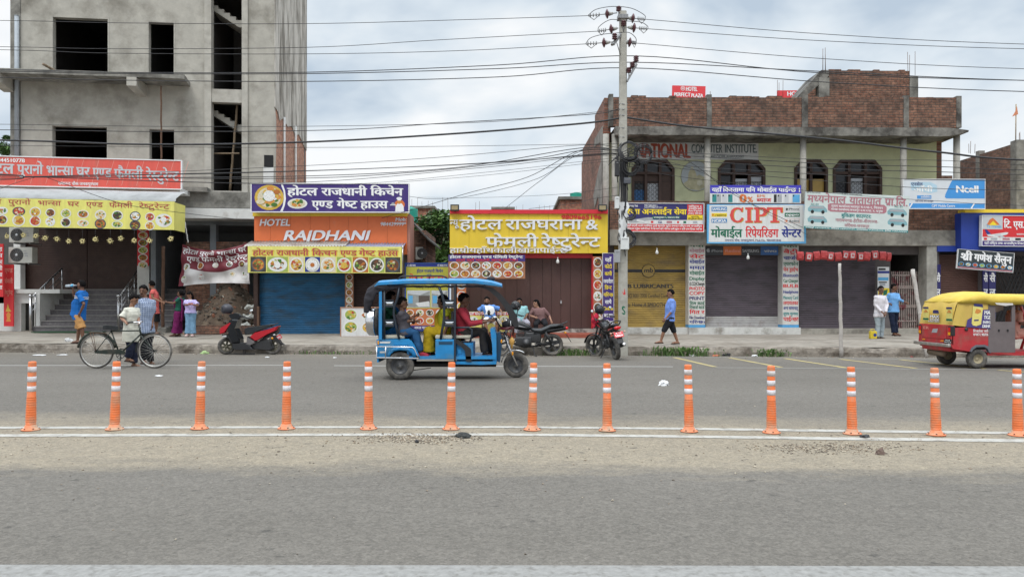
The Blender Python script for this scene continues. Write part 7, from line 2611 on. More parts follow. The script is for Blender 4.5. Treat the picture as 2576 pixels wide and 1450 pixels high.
 mb.loft([[(x,w * math.cos(u_),z + h * math.sin(u_)) for u_ in [2 * math.pi * j / 10 for j in range(10)]] for x,w,h,z in ((hd.x - .55,.11,.07,tz - .13),(hd.x - .9,.11,.07,tz - .05),(hd.x - 1.25,.1,.06,tz),(hd.x - 1.42,.07,.04,tz + .02))])
 mb.m(accent if not cruiser else ENG)
 for s in (-1,1): mb.prism([(hd.x - .95,tz - .05),(hd.x - 1.35,tz + .02),(hd.x - 1.35,tz + .04),(hd.x - .95,tz - .01)],s * .11 - .004,s * .11 + .004)
 mb.build('tail_panel',parent=e)
 mb = MB().m(TAILR,True)
 mb.ball((hd.x - 1.42,0,tz + .02),(.05,.085,.045),14,8)
 mb.build('tail_lamp',parent=e)
 for s in (-1,1): part('indicator',AMBER if cruiser else M('indicator_pale',(.6,.35,.28),.3,0),e,lambda b_: (b_.ball((hd.x - 1.38,s * .17,tz - .09),(.03,.03,.022),8,6),b_.cyl((hd.x - 1.36,s * .05,tz - .07),(hd.x - 1.37,s * .15,tz - .085),.008)))
 mb = MB().m(BLKM)
 mb.obox((hd.x - 1.35,0,tz - .06),(hd.x - 1.54,0,tz - .34),.14,.012,(1,0,0))
 o = mb.build('rear_mudguard',parent=e)
 mb = MB().m(PLRED)
 ang = math.atan2(.19,.28)
 mb.T = Matrix.Translation((hd.x - 1.455,0,tz - .14)) @ Matrix.Rotation(R(-90),4,'Z') @ Matrix.Rotation(-ang,4,'X')
 mb.bbox(-.115,.115,-.006,.006,-.075,.075,.004)
 lettering(mb.m(INKW),'प्र.३२',-.07,.055,.07,.022,-.0075,.03)
 lettering(mb.m(INKW),'५७८०',-.09,-.0,.09,-.055,-.0075,.05)
 mb.build('number_plate',parent=o)
 mb = MB().m(ENG,True)
 mb.bbox(hd.x - .5,hd.x - .08,-.12,.12,.26,.5,.03)
 if cruiser: mb.bbox(hd.x - .75,hd.x - .3,-.1,.1,.34,.62,.04)
 for k in range(7): mb.bbox(hd.x - .36,hd.x - .12,-.1,.1,.5 + k * .026,.513 + k * .026,.004)
 for s in (-1,1): mb.lathe([(0,.12 * s),(.1,.12 * s),(.09,.15 * s),(0,.155 * s)],18,(hd.x - .36,0,.36),'y')
 mb.m(CHROME).lathe([(0,-.157),(.025,-.157),(.02,-.165),(0,-.165)],10,(hd.x - .33,0,.36),'y')
 mb.build('engine',parent=e)
 mb = MB().m(BLKM,True)
 for s in (-.08,.08):
  mb.tube([(0,s,rr),(.4,s,.33),(.5,s,.4)],.02,8)
  mb.tube([(hd.x,s * .4,.84),(hd.x - .3,s,.66),(hd.x - .7,s,.6),(hd.x - 1.2,s,tz - .02)],.018,8)
  mb.tube([(hd.x + .02,s * .4,.78),(hd.x + .06,s * .7,.5),(hd.x - .1,s,.28),(hd.x - .5,s,.26)],.016,8)
  mb.tube([(.02,s * 1.35,rr + .03),(.18,s * 1.35,.62)],[.03,.034],10)
 mb.tube([(.3,-.1,.3),(.45,-.28,.3)],.012,6)
 mb.tube([(.3,.1,.3),(.45,.28,.3)],.012,6)
 mb.tube([(.52,.1,.28),(.46,.3,.02),(.4,.31,.006)],.012,6)
 mb.build('chassis',parent=e)
 mb = MB().m(ENG,True)
 s = -.15
 mb.tube([(hd.x - .1,s * .5,.46),(hd.x - .02,s * .8,.3),(hd.x - .3,s,.22),(.3,s,.26)],.022,8)
 mb.tube([(.36,s,.26),(.2,s - .02,.3),(-.2,s - .03,.36)],[.03,.055,.05],14)
 mb.m(CHROME).lathe([(0,0),(.046,0),(.046,.015),(0,.012)],16,(-.215,s - .03,.362),'x')
 mb.build('exhaust',parent=e)
 mb = MB().m(BLKM,True)
 mb.tube([(hd.x - 1.1,-.13,tz + .06),(hd.x - 1.36,-.12,tz + .16),(hd.x - 1.44,0,tz + .2),(hd.x - 1.36,.12,tz + .16),(hd.x - 1.1,.13,tz + .06)],.014,8)
 mb.build('grab_rail',parent=e)
d_ = 19.6
X_ = (2000 + 1130 / 7.25) / 1.5528
mc = empty('motorcycle',(GX(X_,d_),d_,0),R(180),'black cruiser motorcycle with low padded seat parked behind the blue rickshaw front','motorcycle','parked two-wheelers')
motorcycle(mc,BLKP,M('emblem_silver',(.5,.5,.52),.3,0,metal=.6),True,.25,1.4)
rm = empty('motorcycle',(2.575,18.3,0),0,'red and black motorcycle seen from behind, leaning beside the utility pole','motorcycle','parked two-wheelers')
rm.rotation_euler = (R(-9),0,R(98))
motorcycle(rm,BLKP,REDPL,False,.6,1.3)
def helmet(p,rz,label,k=1.0,shine=BLKP):
 e = empty('helmet',p,rz,label,'helmet')
 mb = MB().m(shine,True)
 vs,fs = [],[]
 nr,ms = 20,12
 for i in range(ms + 1):
  ph = -.85 + (math.pi / 2 + .85) * i / ms
  for j in range(nr):
   t_ = 2 * math.pi * j / nr
   u_ = Vector((math.cos(ph) * math.cos(t_),math.cos(ph) * math.sin(t_),math.sin(ph)))
   r_ = .135 * k * (.9 if (u_.x > .5 and -.15 < u_.z < .4) else 1)
   vs.append(Vector((u_.x * 1.08,u_.y * .92,u_.z)) * r_)
 for i in range(ms):
  for j in range(nr): fs.append((i * nr + j,i * nr + (j + 1) % nr,(i + 1) * nr + (j + 1) % nr,(i + 1) * nr + j))
 fs.append(tuple(range(nr))[::-1])
 mb.add(vs,fs)
 mb.build('shell',parent=e)
 mb = MB().m(M('visor_smoke',(.03,.035,.04),.08,0),True)
 mb.loft([[(.137 * k * math.cos(a),.125 * k * math.sin(a),z * k) for a in [-.95 + 1.9 * j / 10 for j in range(11)]] for z in (-.03,.01,.05)],False,True,False)
 mb.build('visor',parent=e)
 return e
helmet(P(*QT(965,530),19.35),R(205),'black helmet hung on the cruiser motorcycle handlebar')
helmet(P((2280 + 372 / 6.044) / 1.5528,(1180 + 185 / 6.044) / 1.5528,19.2),R(60),'glossy black helmet perched on the mirror of the red motorcycle')
mb = MB()
h = lambda x,y,o=0: P((2280 + x / 6.044) / 1.5528,(1180 + y / 6.044) / 1.5528,19.15 + o)
mb.tube([h(320,270),h(290,340),h(220,420),h(180,470)],[.05,.07,.06,.03],8)
mb.tube([h(270,360),h(260,450),h(230,610)],[.06,.06,.02],8,flat=.5)
mb.tube([h(280,400),h(340,480),h(320,520)],[.05,.035,.01],8,flat=.5)
o = solid('scarf',mb,cloth('scarf_red',(.5,.03,.06),.2),None,.012,3,.04)
tag(o,'red cloth draped over the red motorcycle handlebar under the helmet','cloth')
K = VF((840 + 840 / 6.303) / 1.5528,20.05,840,1170,6.303)
sc = K.root('scooter','red and black scooter parked by the kerb in front of the blue shutter','scooter')
sc['group'] = 'parked two-wheelers'
q = K.q
def slabp(name,pts,mat,w,edge=.02):
 "outline with softened edges, w half width"
 pz = K.xz(pts)
 cx,cz = sum(a for a,b in pz) / len(pz),sum(b for a,b in pz) / len(pz)
 sh = [(a + (cx - a) * .12,b + (cz - b) * .12) for a,b in pz]
 mb = MB().m(mat,False)
 mb.loft([[(a,-w,b) for a,b in sh],[(a,-w + edge,b) for a,b in pz],[(a,w - edge,b) for a,b in pz],[(a,w,b) for a,b in sh]],True,False)
 return mb.build(name,parent=sc)
c = q(1425,1180); c.z = .225
t = wheel('rear_wheel',sc,c,.224,.11,.66); spoke_rim(t,.148,.08,M('rim_olive',(.16,.15,.11),.5,.15,9),6,.02)
c = q(275,1165); c.z = .225
t = wheel('front_wheel',sc,c,.224,.1,.66,steer=R(38)); spoke_rim(t,.148,.08,M('rim_olive',(.16,.15,.11)),6,.02)
slabp('front_apron',[(445,540),(225,660),(168,725),(172,845),(290,805),(465,560)],REDPL,.2,.06)
slabp('nose_panel',[(205,855),(370,830),(450,980),(490,1075),(440,1080),(385,930),(225,915)],BLKM,.14)
slabp('leg_shield',[(395,500),(470,470),(620,480),(560,660),(540,700),(655,960),(660,1060),(480,1075),(350,765)],BLKP,.19,.05)
slabp('handlebar_cover',[(375,360),(520,315),(640,345),(690,420),(600,490),(420,470),(370,410)],BLKP,.12,.04)
mb = MB().m(BLKM,True)
mb.tube([q(640,400,-.1),q(740,430,-.3),q(860,470,-.36)],.02,8)
mb.tube([q(560,380,.1),q(520,370,.3),q(500,390,.36)],.02,8)
mb.build('handlebar',parent=sc)
mb = MB().m(BLKM,True)
mb.tube([q(690,420,-.2),q(810,340,-.24),q(850,290,-.26)],.007,6)
mb.T = Matrix.Translation(q(880,275,-.27)) @ Matrix.Rotation(R(-35),4,'Z') @ Matrix.Rotation(R(-12),4,'Y')
mb.ball((0,.012,0),(.085,.02,.05),12,8)
mb.m(MIRR).ball((0,-.0,0),(.078,.016,.044),12,8)
mb.build('mirror',parent=sc)
slabp('floorboard',[(470,1060),(800,1050),(905,1120),(980,1215),(560,1225),(475,1190)],BLKM,.17)
slabp('seat',[(745,780),(770,700),(830,672),(1100,640),(1380,598),(1450,600),(1440,640),(1200,720),(1000,800),(850,850),(770,860)],LEATH,.14,.05)
slabp('rear_panel',[(1000,800),(1330,720),(1595,635),(1545,745),(1330,840),(1060,1000),(1010,1010),(880,915)],REDPL,.15,.05)
slabp('under_panel',[(850,930),(1010,1015),(1020,1060),(905,1120),(810,1080),(825,900)],M('grey_plastic',(.14,.13,.13),.5,.1,6),.16,.04)
slabp('engine_unit',[(910,1080),(1040,1020),(1260,960),(1400,1000),(1470,1180),(1400,1240),(1200,1230),(970,1210),(900,1140)],ENG,.08,.02)
slabp('tail_section',[(1330,830),(1545,700),(1590,660),(1570,770),(1480,860),(1610,1000),(1660,1080),(1700,1100),(1640,1110),(1530,1010),(1400,900),(1100,1000)],BLKM,.08,.02)
mb = MB().m(AMBER,True)
mb.ball(q(1405,945,-.13),(.03,.02,.03),10,8)
mb.m(M('lens_clear',(.6,.6,.6),.2,0)).ball(q(1455,862,-.1),(.035,.03,.022),8,6)
mb.build('indicator',parent=sc)
part('front_lamp',M('lens_clear',(.6,.6,.6)),sc,lambda b_: b_.bbox(q(225,0).x,q(330,0).x,-.15,.1,q(0,912).z,q(0,868).z,.01))
mb = MB().m(PLRED)
mb.T = Matrix.Translation(q(1572,920,-.03)) @ Matrix.Rotation(R(28),4,'Z') @ Matrix.Rotation(R(-32),4,'Y')
mb.bbox(-.07,.07,-.005,.005,-.055,.055,.004)
lettering(mb.m(INKW),'२९८',-.05,.03,.05,-.025,-.007,.05)
mb.build('number_plate',parent=sc)
part('centre_stand',ENG,sc,lambda b_: (b_.tube([q(330,1325,-.1),q(980,1328,-.1)],.016,6),b_.tube([q(700,1210,-.1),q(710,1350,-.1)],.012,6),b_.tube([q(760,1230,.1),q(740,1350,.1)],.012,6)))
part('shock_absorber',ENG,sc,lambda b_: b_.tube([q(1350,900,-.11),q(1400,1130,-.11)],.022,8))
part('rear_grab',BLKM,sc,lambda b_: b_.tube([q(1380,620,-.13),q(1480,600,-.1),q(1548,575,0),q(1480,600,.1),q(1380,620,.13)],.012,8))
helmet(q(290,235) + Vector((sc.location.x,sc.location.y,0)),R(185),'dark helmet resting on the front of the red scooter',1.12,M('helmet_matt',(.035,.035,.045),.4,.1,9))
AX,AY,AW = 9.32,15.75,1.26
ar = empty('auto_rickshaw',(AX,AY,0),0,'red auto rickshaw with yellow printed canopy at the right picture edge','auto rickshaw')
def a(zx,zy): return ((zx - 590) / 811.7,1.725 - zy / 811.7)
AR = M('auto_red',(.42,.028,.035),.42,.16,5,col2=(.3,.085,.07),mix=(.48,.7),dscale=4)
HOODT = M('hood_yellow',(.6,.43,.06),.65,.14,6,col2=(.55,.4,.1),mix=(.48,.72),dscale=3,bump=.3,bscale=6)
HOODP = M('hood_print',(.62,.44,.1),.6,.12,4,col2=(.5,.33,.09),mix=(.5,.75),dscale=2)
GREYD = M('door_grey',(.145,.12,.12),.6,.12,6)
for c in ((.545,.08,.205),(.545,AW - .08,.205)):
 t = wheel('rear_wheel',ar,c,.205,.14,.5)
 disc_rim(t,.102,.14,M('rim_dust',(.34,.29,.19),.7,.2,9))
t = wheel('front_wheel',ar,(2.35,AW / 2,.19),.19,.1,.5)
disc_rim(t,.096,.1,M('rim_dust',(.2,.17,.11)))
def aside(pts,mat,name,y0,y1,both=True):
 for ya,yb in ((y0,y1),(AW - y1,AW - y0)): part(name,mat,ar,lambda b_: b_.prism([a(*p) for p in pts],ya,yb))
aside([(575,700),(800,690),(1225,720),(1290,655),(1320,700),(1365,1115),(1660,1125),(1660,1175),(1235,1130),(1200,1030),(1130,995),(970,1000),(905,1060),(870,1105),(590,1060),(555,1000)],AR,'body_side',.0,.04)
aside([(870,1105),(905,1040),(975,992),(1130,988),(1200,1020),(1235,1135),(1205,1120),(1170,1050),(1110,1025),(985,1030),(925,1075),(905,1110)],M('fender_grey',(.12,.12,.14),.6,.1,6),'fender',-.02,.05)
mb = MB().m(AR)
z0,z1 = a(0,1000)[1],a(0,650)[1]
mb.bbox(-.03,.02,.0,AW,z0,z1,.015)
mb.bbox(-.04,-.025,.18,AW - .14,z0 + .12,z1 - .02,.01)
mb.bbox(-.02,.3,.1,AW - .1,z0 - .14,z0 - .01,.02)
mb.build('tail_panel',parent=ar)
part('floor',AR,ar,lambda b_: b_.box(.75,2.3,.02,AW - .02,.28,.34))
mb = MB().m(M('bumper_chrome_worn',(.4,.38,.35),.4,.3,9,metal=.7),True)
mb.bbox(-.12,-.06,-.03,AW + .08,z0 - .04,z0 + .03,.015)
mb.build('bumper',parent=ar)
for y in (.06,AW - .06):
 mb = MB().m(BLKM)
 mb.bbox(-.045,.045,y - .072 if y < .5 else y - .05,y + .05 if y < .5 else y + .072,a(0,840)[1],a(0,670)[1],.02)
 o = mb.build('tail_lamp_housing',parent=ar)
 mb = MB().m(TAILR)
 mb.bbox(-.056,-.03,y - .04,y + .035,a(0,770)[1],a(0,695)[1],.006)
 mb.m(AMBER).bbox(-.056,-.03,y - .04,y + .035,a(0,830)[1],a(0,775)[1],.006)
 mb.build('tail_lens',parent=o)
mb = MB().m(HOODP,True)
zb_,zt_ = a(0,655)[1],a(0,250)[1]
n = 16
vs = []
for i in range(n + 1):
 y = AW * i / n
 for j,(x,z) in enumerate(((-.02,zb_),(.015,zb_ + .2),(.06,zt_ - .1),(.11,zt_))):
  vs.append((x + .012 * noise.noise((y * 5,z * 4,1)),y,z + .01 * noise.noise((y * 4,j,2))))
mb.add(vs,[(i * 4 + j,i * 4 + j + 1,(i + 1) * 4 + j + 1,(i + 1) * 4 + j) for i in range(n) for j in range(3)])
for yy in (.0,AW):
 vs = []
 xs_ = [-.02 + .8 * i / 14 for i in range(15)]
 for i,x in enumerate(xs_):
  for j in range(5):
   t_ = j / 4
   zlo,zhi = zb_ + (a(0,700)[1] - zb_) * min(1,x * 2),zt_ + .02 * math.sin(i * .5)
   vs.append((x + (.13 * t_) * (1 - i / 14),yy + .012 * math.sin(i * 1.3 + j * .7) * math.sin(math.pi * t_),zlo + (zhi - zlo) * t_))
 mb.add(vs,[(i * 5 + j,i * 5 + j + 1,(i + 1) * 5 + j + 1,(i + 1) * 5 + j) for i in range(14) for j in range(4)])
mb.build('canopy_print',parent=ar)
mb = MB().m(HOODT,True)
rings = []
for x,h,dr in ((.1,.0,.02),(.2,.1,.04),(.42,.19,.04),(.62,.225,.03),(.72,.22,.05),(.8,.18,.08),(1.1,.175,.07),(1.6,.17,.06),(2.1,.13,.05),(2.3,.06,.03)):
 zz0 = zt_
 rings.append([(x,-.03,zz0 - dr),(x,-.03,zz0 + h * .5),(x,.11,zz0 + h * .92),(x,AW / 2,zz0 + h),(x,AW - .11,zz0 + h * .92),(x,AW + .03,zz0 + h * .5),(x,AW + .03,zz0 - dr),(x,AW / 2,zz0 + h - .03)])
mb.loft(rings)
mb.build('canopy_roof',parent=ar)
mb = MB()
mb.m(M('print_indigo',(.07,.05,.2),.5,.08,5))
mb.prism([a(*p) for p in ((805,685),(830,560),(1000,470),(1060,520),(1100,390),(1200,385),(1225,715))],-.018,-.016)
mb.m(M('print_can',(.72,.62,.18),.5,.15,8)).prism([a(*p) for p in ((900,620),(925,320),(950,290),(1080,300),(1095,350),(1060,640),(980,668),(920,655))],-.022,-.02)
mb.m(INKN).prism([a(*p) for p in ((930,325),(945,285),(1085,295),(1095,350))],-.025,-.023)
mb.m(FOOD['orange']).prism([a(*p) for p in ((955,440),(980,370),(1050,390),(1060,430),(1000,460))],-.025,-.023)
mb.m(INKN).prism([a(*p) for p in ((940,560),(1020,555),(1015,580),(940,582))],-.025,-.023)
for t_,x0,x1,y0,y1 in (('MAX',1115,1250,405,470),('TIGER',1105,1260,490,550),('ENERGY',1090,1270,580,625),('DRINK',1080,1225,645,695)):
 (X0,Z1),(X1,Z0) = a(x0,y0),a(x1,y1)
 lettering(mb.m(INKW),t_[:2] if t_ == 'MAX' else t_[:4] if t_ == 'TIGER' else t_[:5] if t_ == 'ENERGY' else t_,X0,Z1,min(X1,a(1215,0)[0]),Z0,-.026,.04,.1)
(X0,Z1),(X1,Z0) = a(935,738),a(1222,775)
lettering(mb.m(INKW),'रिजर्वका लागि',X0,Z1,X1,Z0,-.003,.02)
(X0,Z1),(X1,Z0) = a(935,795),a(1265,835)
lettering(mb.m(INKW),'सम्पर्क नं. 9869361905',X0,Z1,X1,Z0,-.003,.02)
mb.T = Matrix.Translation((-.035,AW,0)) @ Matrix.Rotation(R(-90),4,'Z')
def back(x): return (x - 108) / 482 * AW
for t_,x0,x1,y0,y1,b_ in (('MAX',300,430,490,540,.05),('TIGER',290,432,555,580,.05),('ENERGY DRINK',270,430,592,612,.03)):
 lettering(mb.m(INKN),t_,back(x0) - .006,a(0,y0)[1] + .003,back(x1) + .006,a(0,y1)[1] - .004,-.012,b_ + .03)
 lettering(mb.m(INKW),t_,back(x0),a(0,y0)[1],back(x1),a(0,y1)[1],-.02,b_)
mb.m(INKN).prism([(back(345),a(0,460)[1]),(back(345),a(0,410)[1]),(back(365),a(0,395)[1]),(back(425),a(0,400)[1]),(back(435),a(0,460)[1])],-.03,-.028)
for x in (235,575):
 mb.m(M('print_can',(.72,.62,.18))).prism([(back(x - 45),a(0,600)[1]),(back(x - 40),a(0,350)[1]),(back(x + 40),a(0,350)[1]),(back(x + 45),a(0,600)[1])],-.02,-.018)
 mb.m(INKN).prism([(back(x - 42),a(0,375)[1]),(back(x - 38),a(0,345)[1]),(back(x + 38),a(0,345)[1]),(back(x + 42),a(0,375)[1])],-.026,-.024)
 mb.m(FOOD['orange']).prism([(back(x - 35),a(0,440)[1]),(back(x),a(0,390)[1]),(back(x + 35),a(0,440)[1])],-.026,-.024)
 mb.m(INKG).prism([(back(x - 42),a(0,580)[1]),(back(x - 40),a(0,545)[1]),(back(x + 40),a(0,545)[1]),(back(x + 42),a(0,580)[1])],-.026,-.024)
mb.m(INKK).prism([(back(500),a(0,970)[1]),(back(500),a(0,895)[1]),(back(600),a(0,895)[1]),(back(600),a(0,970)[1])],-.02,-.005)
lettering(mb.m(INKW),'बा३ह',back(520),a(0,908)[1],back(585),a(0,926)[1],-.022,.03)
lettering(mb.m(INKW),'२०५२',back(508),a(0,938)[1],back(595),a(0,960)[1],-.022,.03)
lettering(mb.m(SALL),'ER',back(190),a(0,695)[1],back(270),a(0,745)[1],-.008,.02)
mb.m(INKGR).prism([(back(310),a(0,805)[1]),(back(330),a(0,735)[1]),(back(405),a(0,725)[1]),(back(390),a(0,800)[1])],-.008,-.006)
mb.m(AMBER)
for x in (190,465): mb.prism([(back(x - 20),a(0,945)[1]),(back(x - 20),a(0,925)[1]),(back(x + 22),a(0,925)[1]),(back(x + 22),a(0,945)[1])],-.012,-.005)
mb.build('lettering',parent=ar,fix=False)
(x0,zt),(x1,zb_) = a(1195,190),a(1655,1120)
(hx0,hz1),(hx1,hz0) = a(1315,300),a(1595,595)
for y in (-.005,AW - .025):
 mb = MB().m(GREYD)
 mb.wall(x0,x1,zb_,zt,y,y + .03,[(hx0,hx1,hz0,hz1)])
 o = mb.build('door',parent=ar)
 mb = MB().m(BLKM)
 for x in (1370,1520): mb.bbox(a(x,0)[0] - .012,a(x,0)[0] + .018,y - .02,y + .0,a(0,760)[1],a(0,725)[1],.005)
 mb.build('handle',parent=o)
mb = MB().m(M('window_flap',(.4,.38,.36),.8,.1,6))
mb.add([(hx0 - .06,-.012,hz1 + .07),(hx1 + .02,-.012,hz1 + .06),(hx1,-.05,hz1 - .01),((hx0 + hx1) / 2,-.06,hz1 - .03),(hx0,-.05,hz1 + .0)],[(0,1,2,3,4)])
mb.build('window_flap',parent=ar)
mb = MB().m(M('auto_interior',(.03,.022,.022),.8,.2,6))
mb.box(.14,.18,.05,AW - .05,.4,1.3)
mb.box(.18,.75,.05,AW - .05,.4,.62)
mb.box(.181,.26,.05,AW - .05,.63,1.1)
mb.build('rear_bench',parent=ar)
for y in (.05,AW - .05): part('front_frame',AR,ar,lambda b_: b_.tube([(2.25,y,.3),(2.42,y,.8),(2.2,y,1.5)],.03,8))
part('front_apron',AR,ar,lambda b_: b_.loft([[(x,AW / 2 - w,z),(x + .04,AW / 2 - w * .5,z),(x + .04,AW / 2 + w * .5,z),(x,AW / 2 + w,z)] for x,w,z in ((2.3,.3,.35),(2.52,.5,.6),(2.5,.58,.85))],True,False))
part('fuel_cap',BLKM,ar,lambda b_: b_.lathe([(0,-.02),(.035,-.02),(.035,.02),(0,.02)],14,(a(815,0)[0],0,a(0,725)[1]),'y'))
part('silencer',M('silencer_dusty',(.22,.17,.12),.8,.2,8),ar,lambda b_: b_.tube([(.1,AW - .2,.3),(.12,AW - .75,.28)],.07,12))
part('hanging_cloth',WHT,ar,lambda b_: b_.prism([(1.38,1.2),(1.4,1.42),(1.7,1.42),(1.7,1.24),(1.55,1.18)],AW - .3,AW - .28))
# ================================================================== pole,cables,trees and small things
def DK(X): return 19.85 / (1 + .074 * (X - 1287.5) / F) + .02
PC = M('pole_concrete',(.4,.385,.34),.9,.12,6,col2=(.25,.235,.2),mix=(.5,.75),dscale=2.5,bump=.3,bscale=20)
GALV = M('galvanised_iron',(.26,.26,.26),.5,.25,12,metal=.6)
PORC = M('porcelain_brown',(.1,.035,.04),.25,.1,6)
CAB = M('cable_black',(.03,.03,.033),.6,.1,9)
CABG = M('cable_grey',(.07,.07,.075),.6,.1,9)
DP = 19.62
up_ = empty('utility_pole',(GX(1566,DP),DP,0),0,'tall square concrete utility pole carrying power lines and tangled cables','utility pole')
def pq(X,Y,yo=0):
 v = P(X,Y,DP + yo)
 return v - Vector((up_.location.x,up_.location.y,0))
mb = MB().m(PC)
rings = []
for Y,w in ((905,.118),(600,.108),(300,.098),(30,.088)):
 c = pq(1566.5,Y)
 rings.append([(c.x + sx * w,sy * w,c.z) for sx,sy in ((-1,-.7),(-.7,-1),(.7,-1),(1,-.7),(1,.7),(.7,1),(-.7,1),(-1,.7))])
mb.loft(rings,True,False)
mb.build('post',parent=up_)
mb = MB().m(GALV)
mb.obox(pq(1540,113,-.3),pq(1572,72,.1),.09,.06)
mb.obox(pq(1577,205,-.1),pq(1601,162,-.1),.08,.05)
mb.obox(pq(1553,45),pq(1578,45),.26,.1)
mb.tube([pq(1551,108,-.25),pq(1560,138,-.09)],.012,6)
for Y in (262,275,290,322,345,660): mb.tube([pq(1566.5 + 10.5 * math.cos(k * .785),Y + 1.5 * math.sin(k * 2),.108 * math.sin(k * .785)) for k in range(9)],.012,5)
mb.build('crossarm',parent=up_)
def pin(X,Y0,Y1,yo):
 c = pq(X,Y1,yo)
 h = pq(X,Y0,yo).z - c.z
 mb = MB().m(PORC,True)
 pr = [(0,0)]
 for k in range(3): pr += [(.035,h * (.05 + .3 * k)),(.075,h * (.12 + .3 * k)),(.06,h * (.22 + .3 * k)),(.035,h * (.28 + .3 * k))]
 mb.lathe(pr + [(.04,h * .97),(0,h)],14,c)
 mb.m(GALV).cyl(c - Vector((0,0,.14)),c,.014,n=6)
 mb.build('pin_insulator',parent=up_)
for X,Y0,Y1,yo in ((1556,16,29,0),(1568,52,66,-.1),(1545.5,84,100,-.28),(1599.5,140,156,-.1),(1590.5,156,170,-.1),(1581.5,170,184,-.1)): pin(X,Y0,Y1,yo)
def strain(X0,Y0,X1,Y1,yo):
 a,b = pq(X0,Y0,yo),pq(X1,Y1,yo)
 mb = MB().m(PORC,True)
 c = a.lerp(b,.35)
 d = (b - a).normalized()
 mb.tube([c - d * .05,c - d * .02,c,c + d * .025,c + d * .05],[.03,.11,.13,.09,.03],16)
 mb.m(M('insulator_cap',(.4,.4,.38),.4,.1,6),True).tube([c + d * (-.16 if X1 > X0 else -.16),c - d * .05],[.03,.06],10)
 mb.m(GALV,True).tube([a,b],.012,6)
 for k in range(4): mb.tube([a.lerp(b,.62 + .1 * k) - Vector((0,0,.04)),a.lerp(b,.62 + .1 * k) + Vector((0,0,.05))],.016,5)
 mb.tube([b,b.lerp(a,.2) - Vector((0,0,.12)),b.lerp(a,.38) - Vector((0,0,.02))],.012,5)
 mb.build('strain_insulator',parent=up_)
for q_ in ((1552,33,1479,40,0),(1555,71,1503,79,-.1),(1543,106,1473,111,-.25),(1575,45,1623,49,0),(1576,69,1629,73,-.05),(1575,106,1600,109,-.05)): strain(*q_)
mb = MB().m(CABG,True)
def loop(pts,r=.009):
 mb.tube(spl([pq(x,y,o) for x,y,o in pts]),r,5)
def spl(p,n=8):
 "smooth curve through the points"
 p = [p[0] + (p[0] - p[1])] + list(p) + [p[-1] + (p[-1] - p[-2])]
 out = []
 for i in range(1,len(p) - 2):
  for k in range(n):
   t = k / n
   out.append(.5 * (2 * p[i] + (p[i + 1] - p[i - 1]) * t + (2 * p[i - 1] - 5 * p[i] + 4 * p[i + 1] - p[i + 2]) * t * t + (3 * p[i] - p[i - 1] - 3 * p[i + 1] + p[i + 2]) * t ** 3))
 return out + [p[-2]]
loop([(1479,39,0),(1497,25,-.1),(1527,18,-.1),(1556,17,0),(1590,22,.1),(1620,38,.1),(1623,49,0)])
loop([(1503,79,-.1),(1508,66,-.1),(1535,50,-.15),(1568,53,-.1),(1610,56,-.1),(1628,66,0),(1629,73,0)])
loop([(1473,110,-.25),(1485,96,-.3),(1515,87,-.3),(1546,84,-.3),(1580,82,-.2),(1598,95,-.1),(1600,109,0)])
mb.build('jumper_loop',parent=up_)
mb = MB()
lettering(mb.m(INKG),'S',pq(1563,0).x,pq(0,770).z,pq(1570,0).x,pq(0,790).z,-.113,.06)
mb.m(INKR).add([(pq(X,0).x,-.113,pq(0,Y).z) for X,Y in ((1563,731),(1567,738),(1569,724),(1571,738),(1574,732),(1570,741),(1566,741))],[tuple(range(7))])
mb.build('painted_mark',parent=up_,fix=False)
def cable(pts,r,label,sag=0,mat=CAB):
 if len(pts) == 2: pts = [pts[0],((pts[0][0] + pts[1][0]) / 2,(pts[0][1] + pts[1][1]) / 2 + sag),pts[1]]
 def ext(p,q,X): return (X,p[1] + (p[1] - q[1]) / (p[0] - q[0]) * (X - p[0]) * .4)
 if pts[0][0] < 0: pts = [ext(pts[0],pts[1],-1400)] + pts
 if pts[-1][0] > 2600: pts = pts + [ext(pts[-1],pts[-2],4200)]
 v = [P(p[0],p[1],p[2] if len(p) > 2 else DK(p[0])) for p in pts]
 mb = MB().m(mat,True)
 mb.tube(spl(v),r * .85,6)
 tag(mb.build('overhead_cable'),label,'cable','overhead cables')
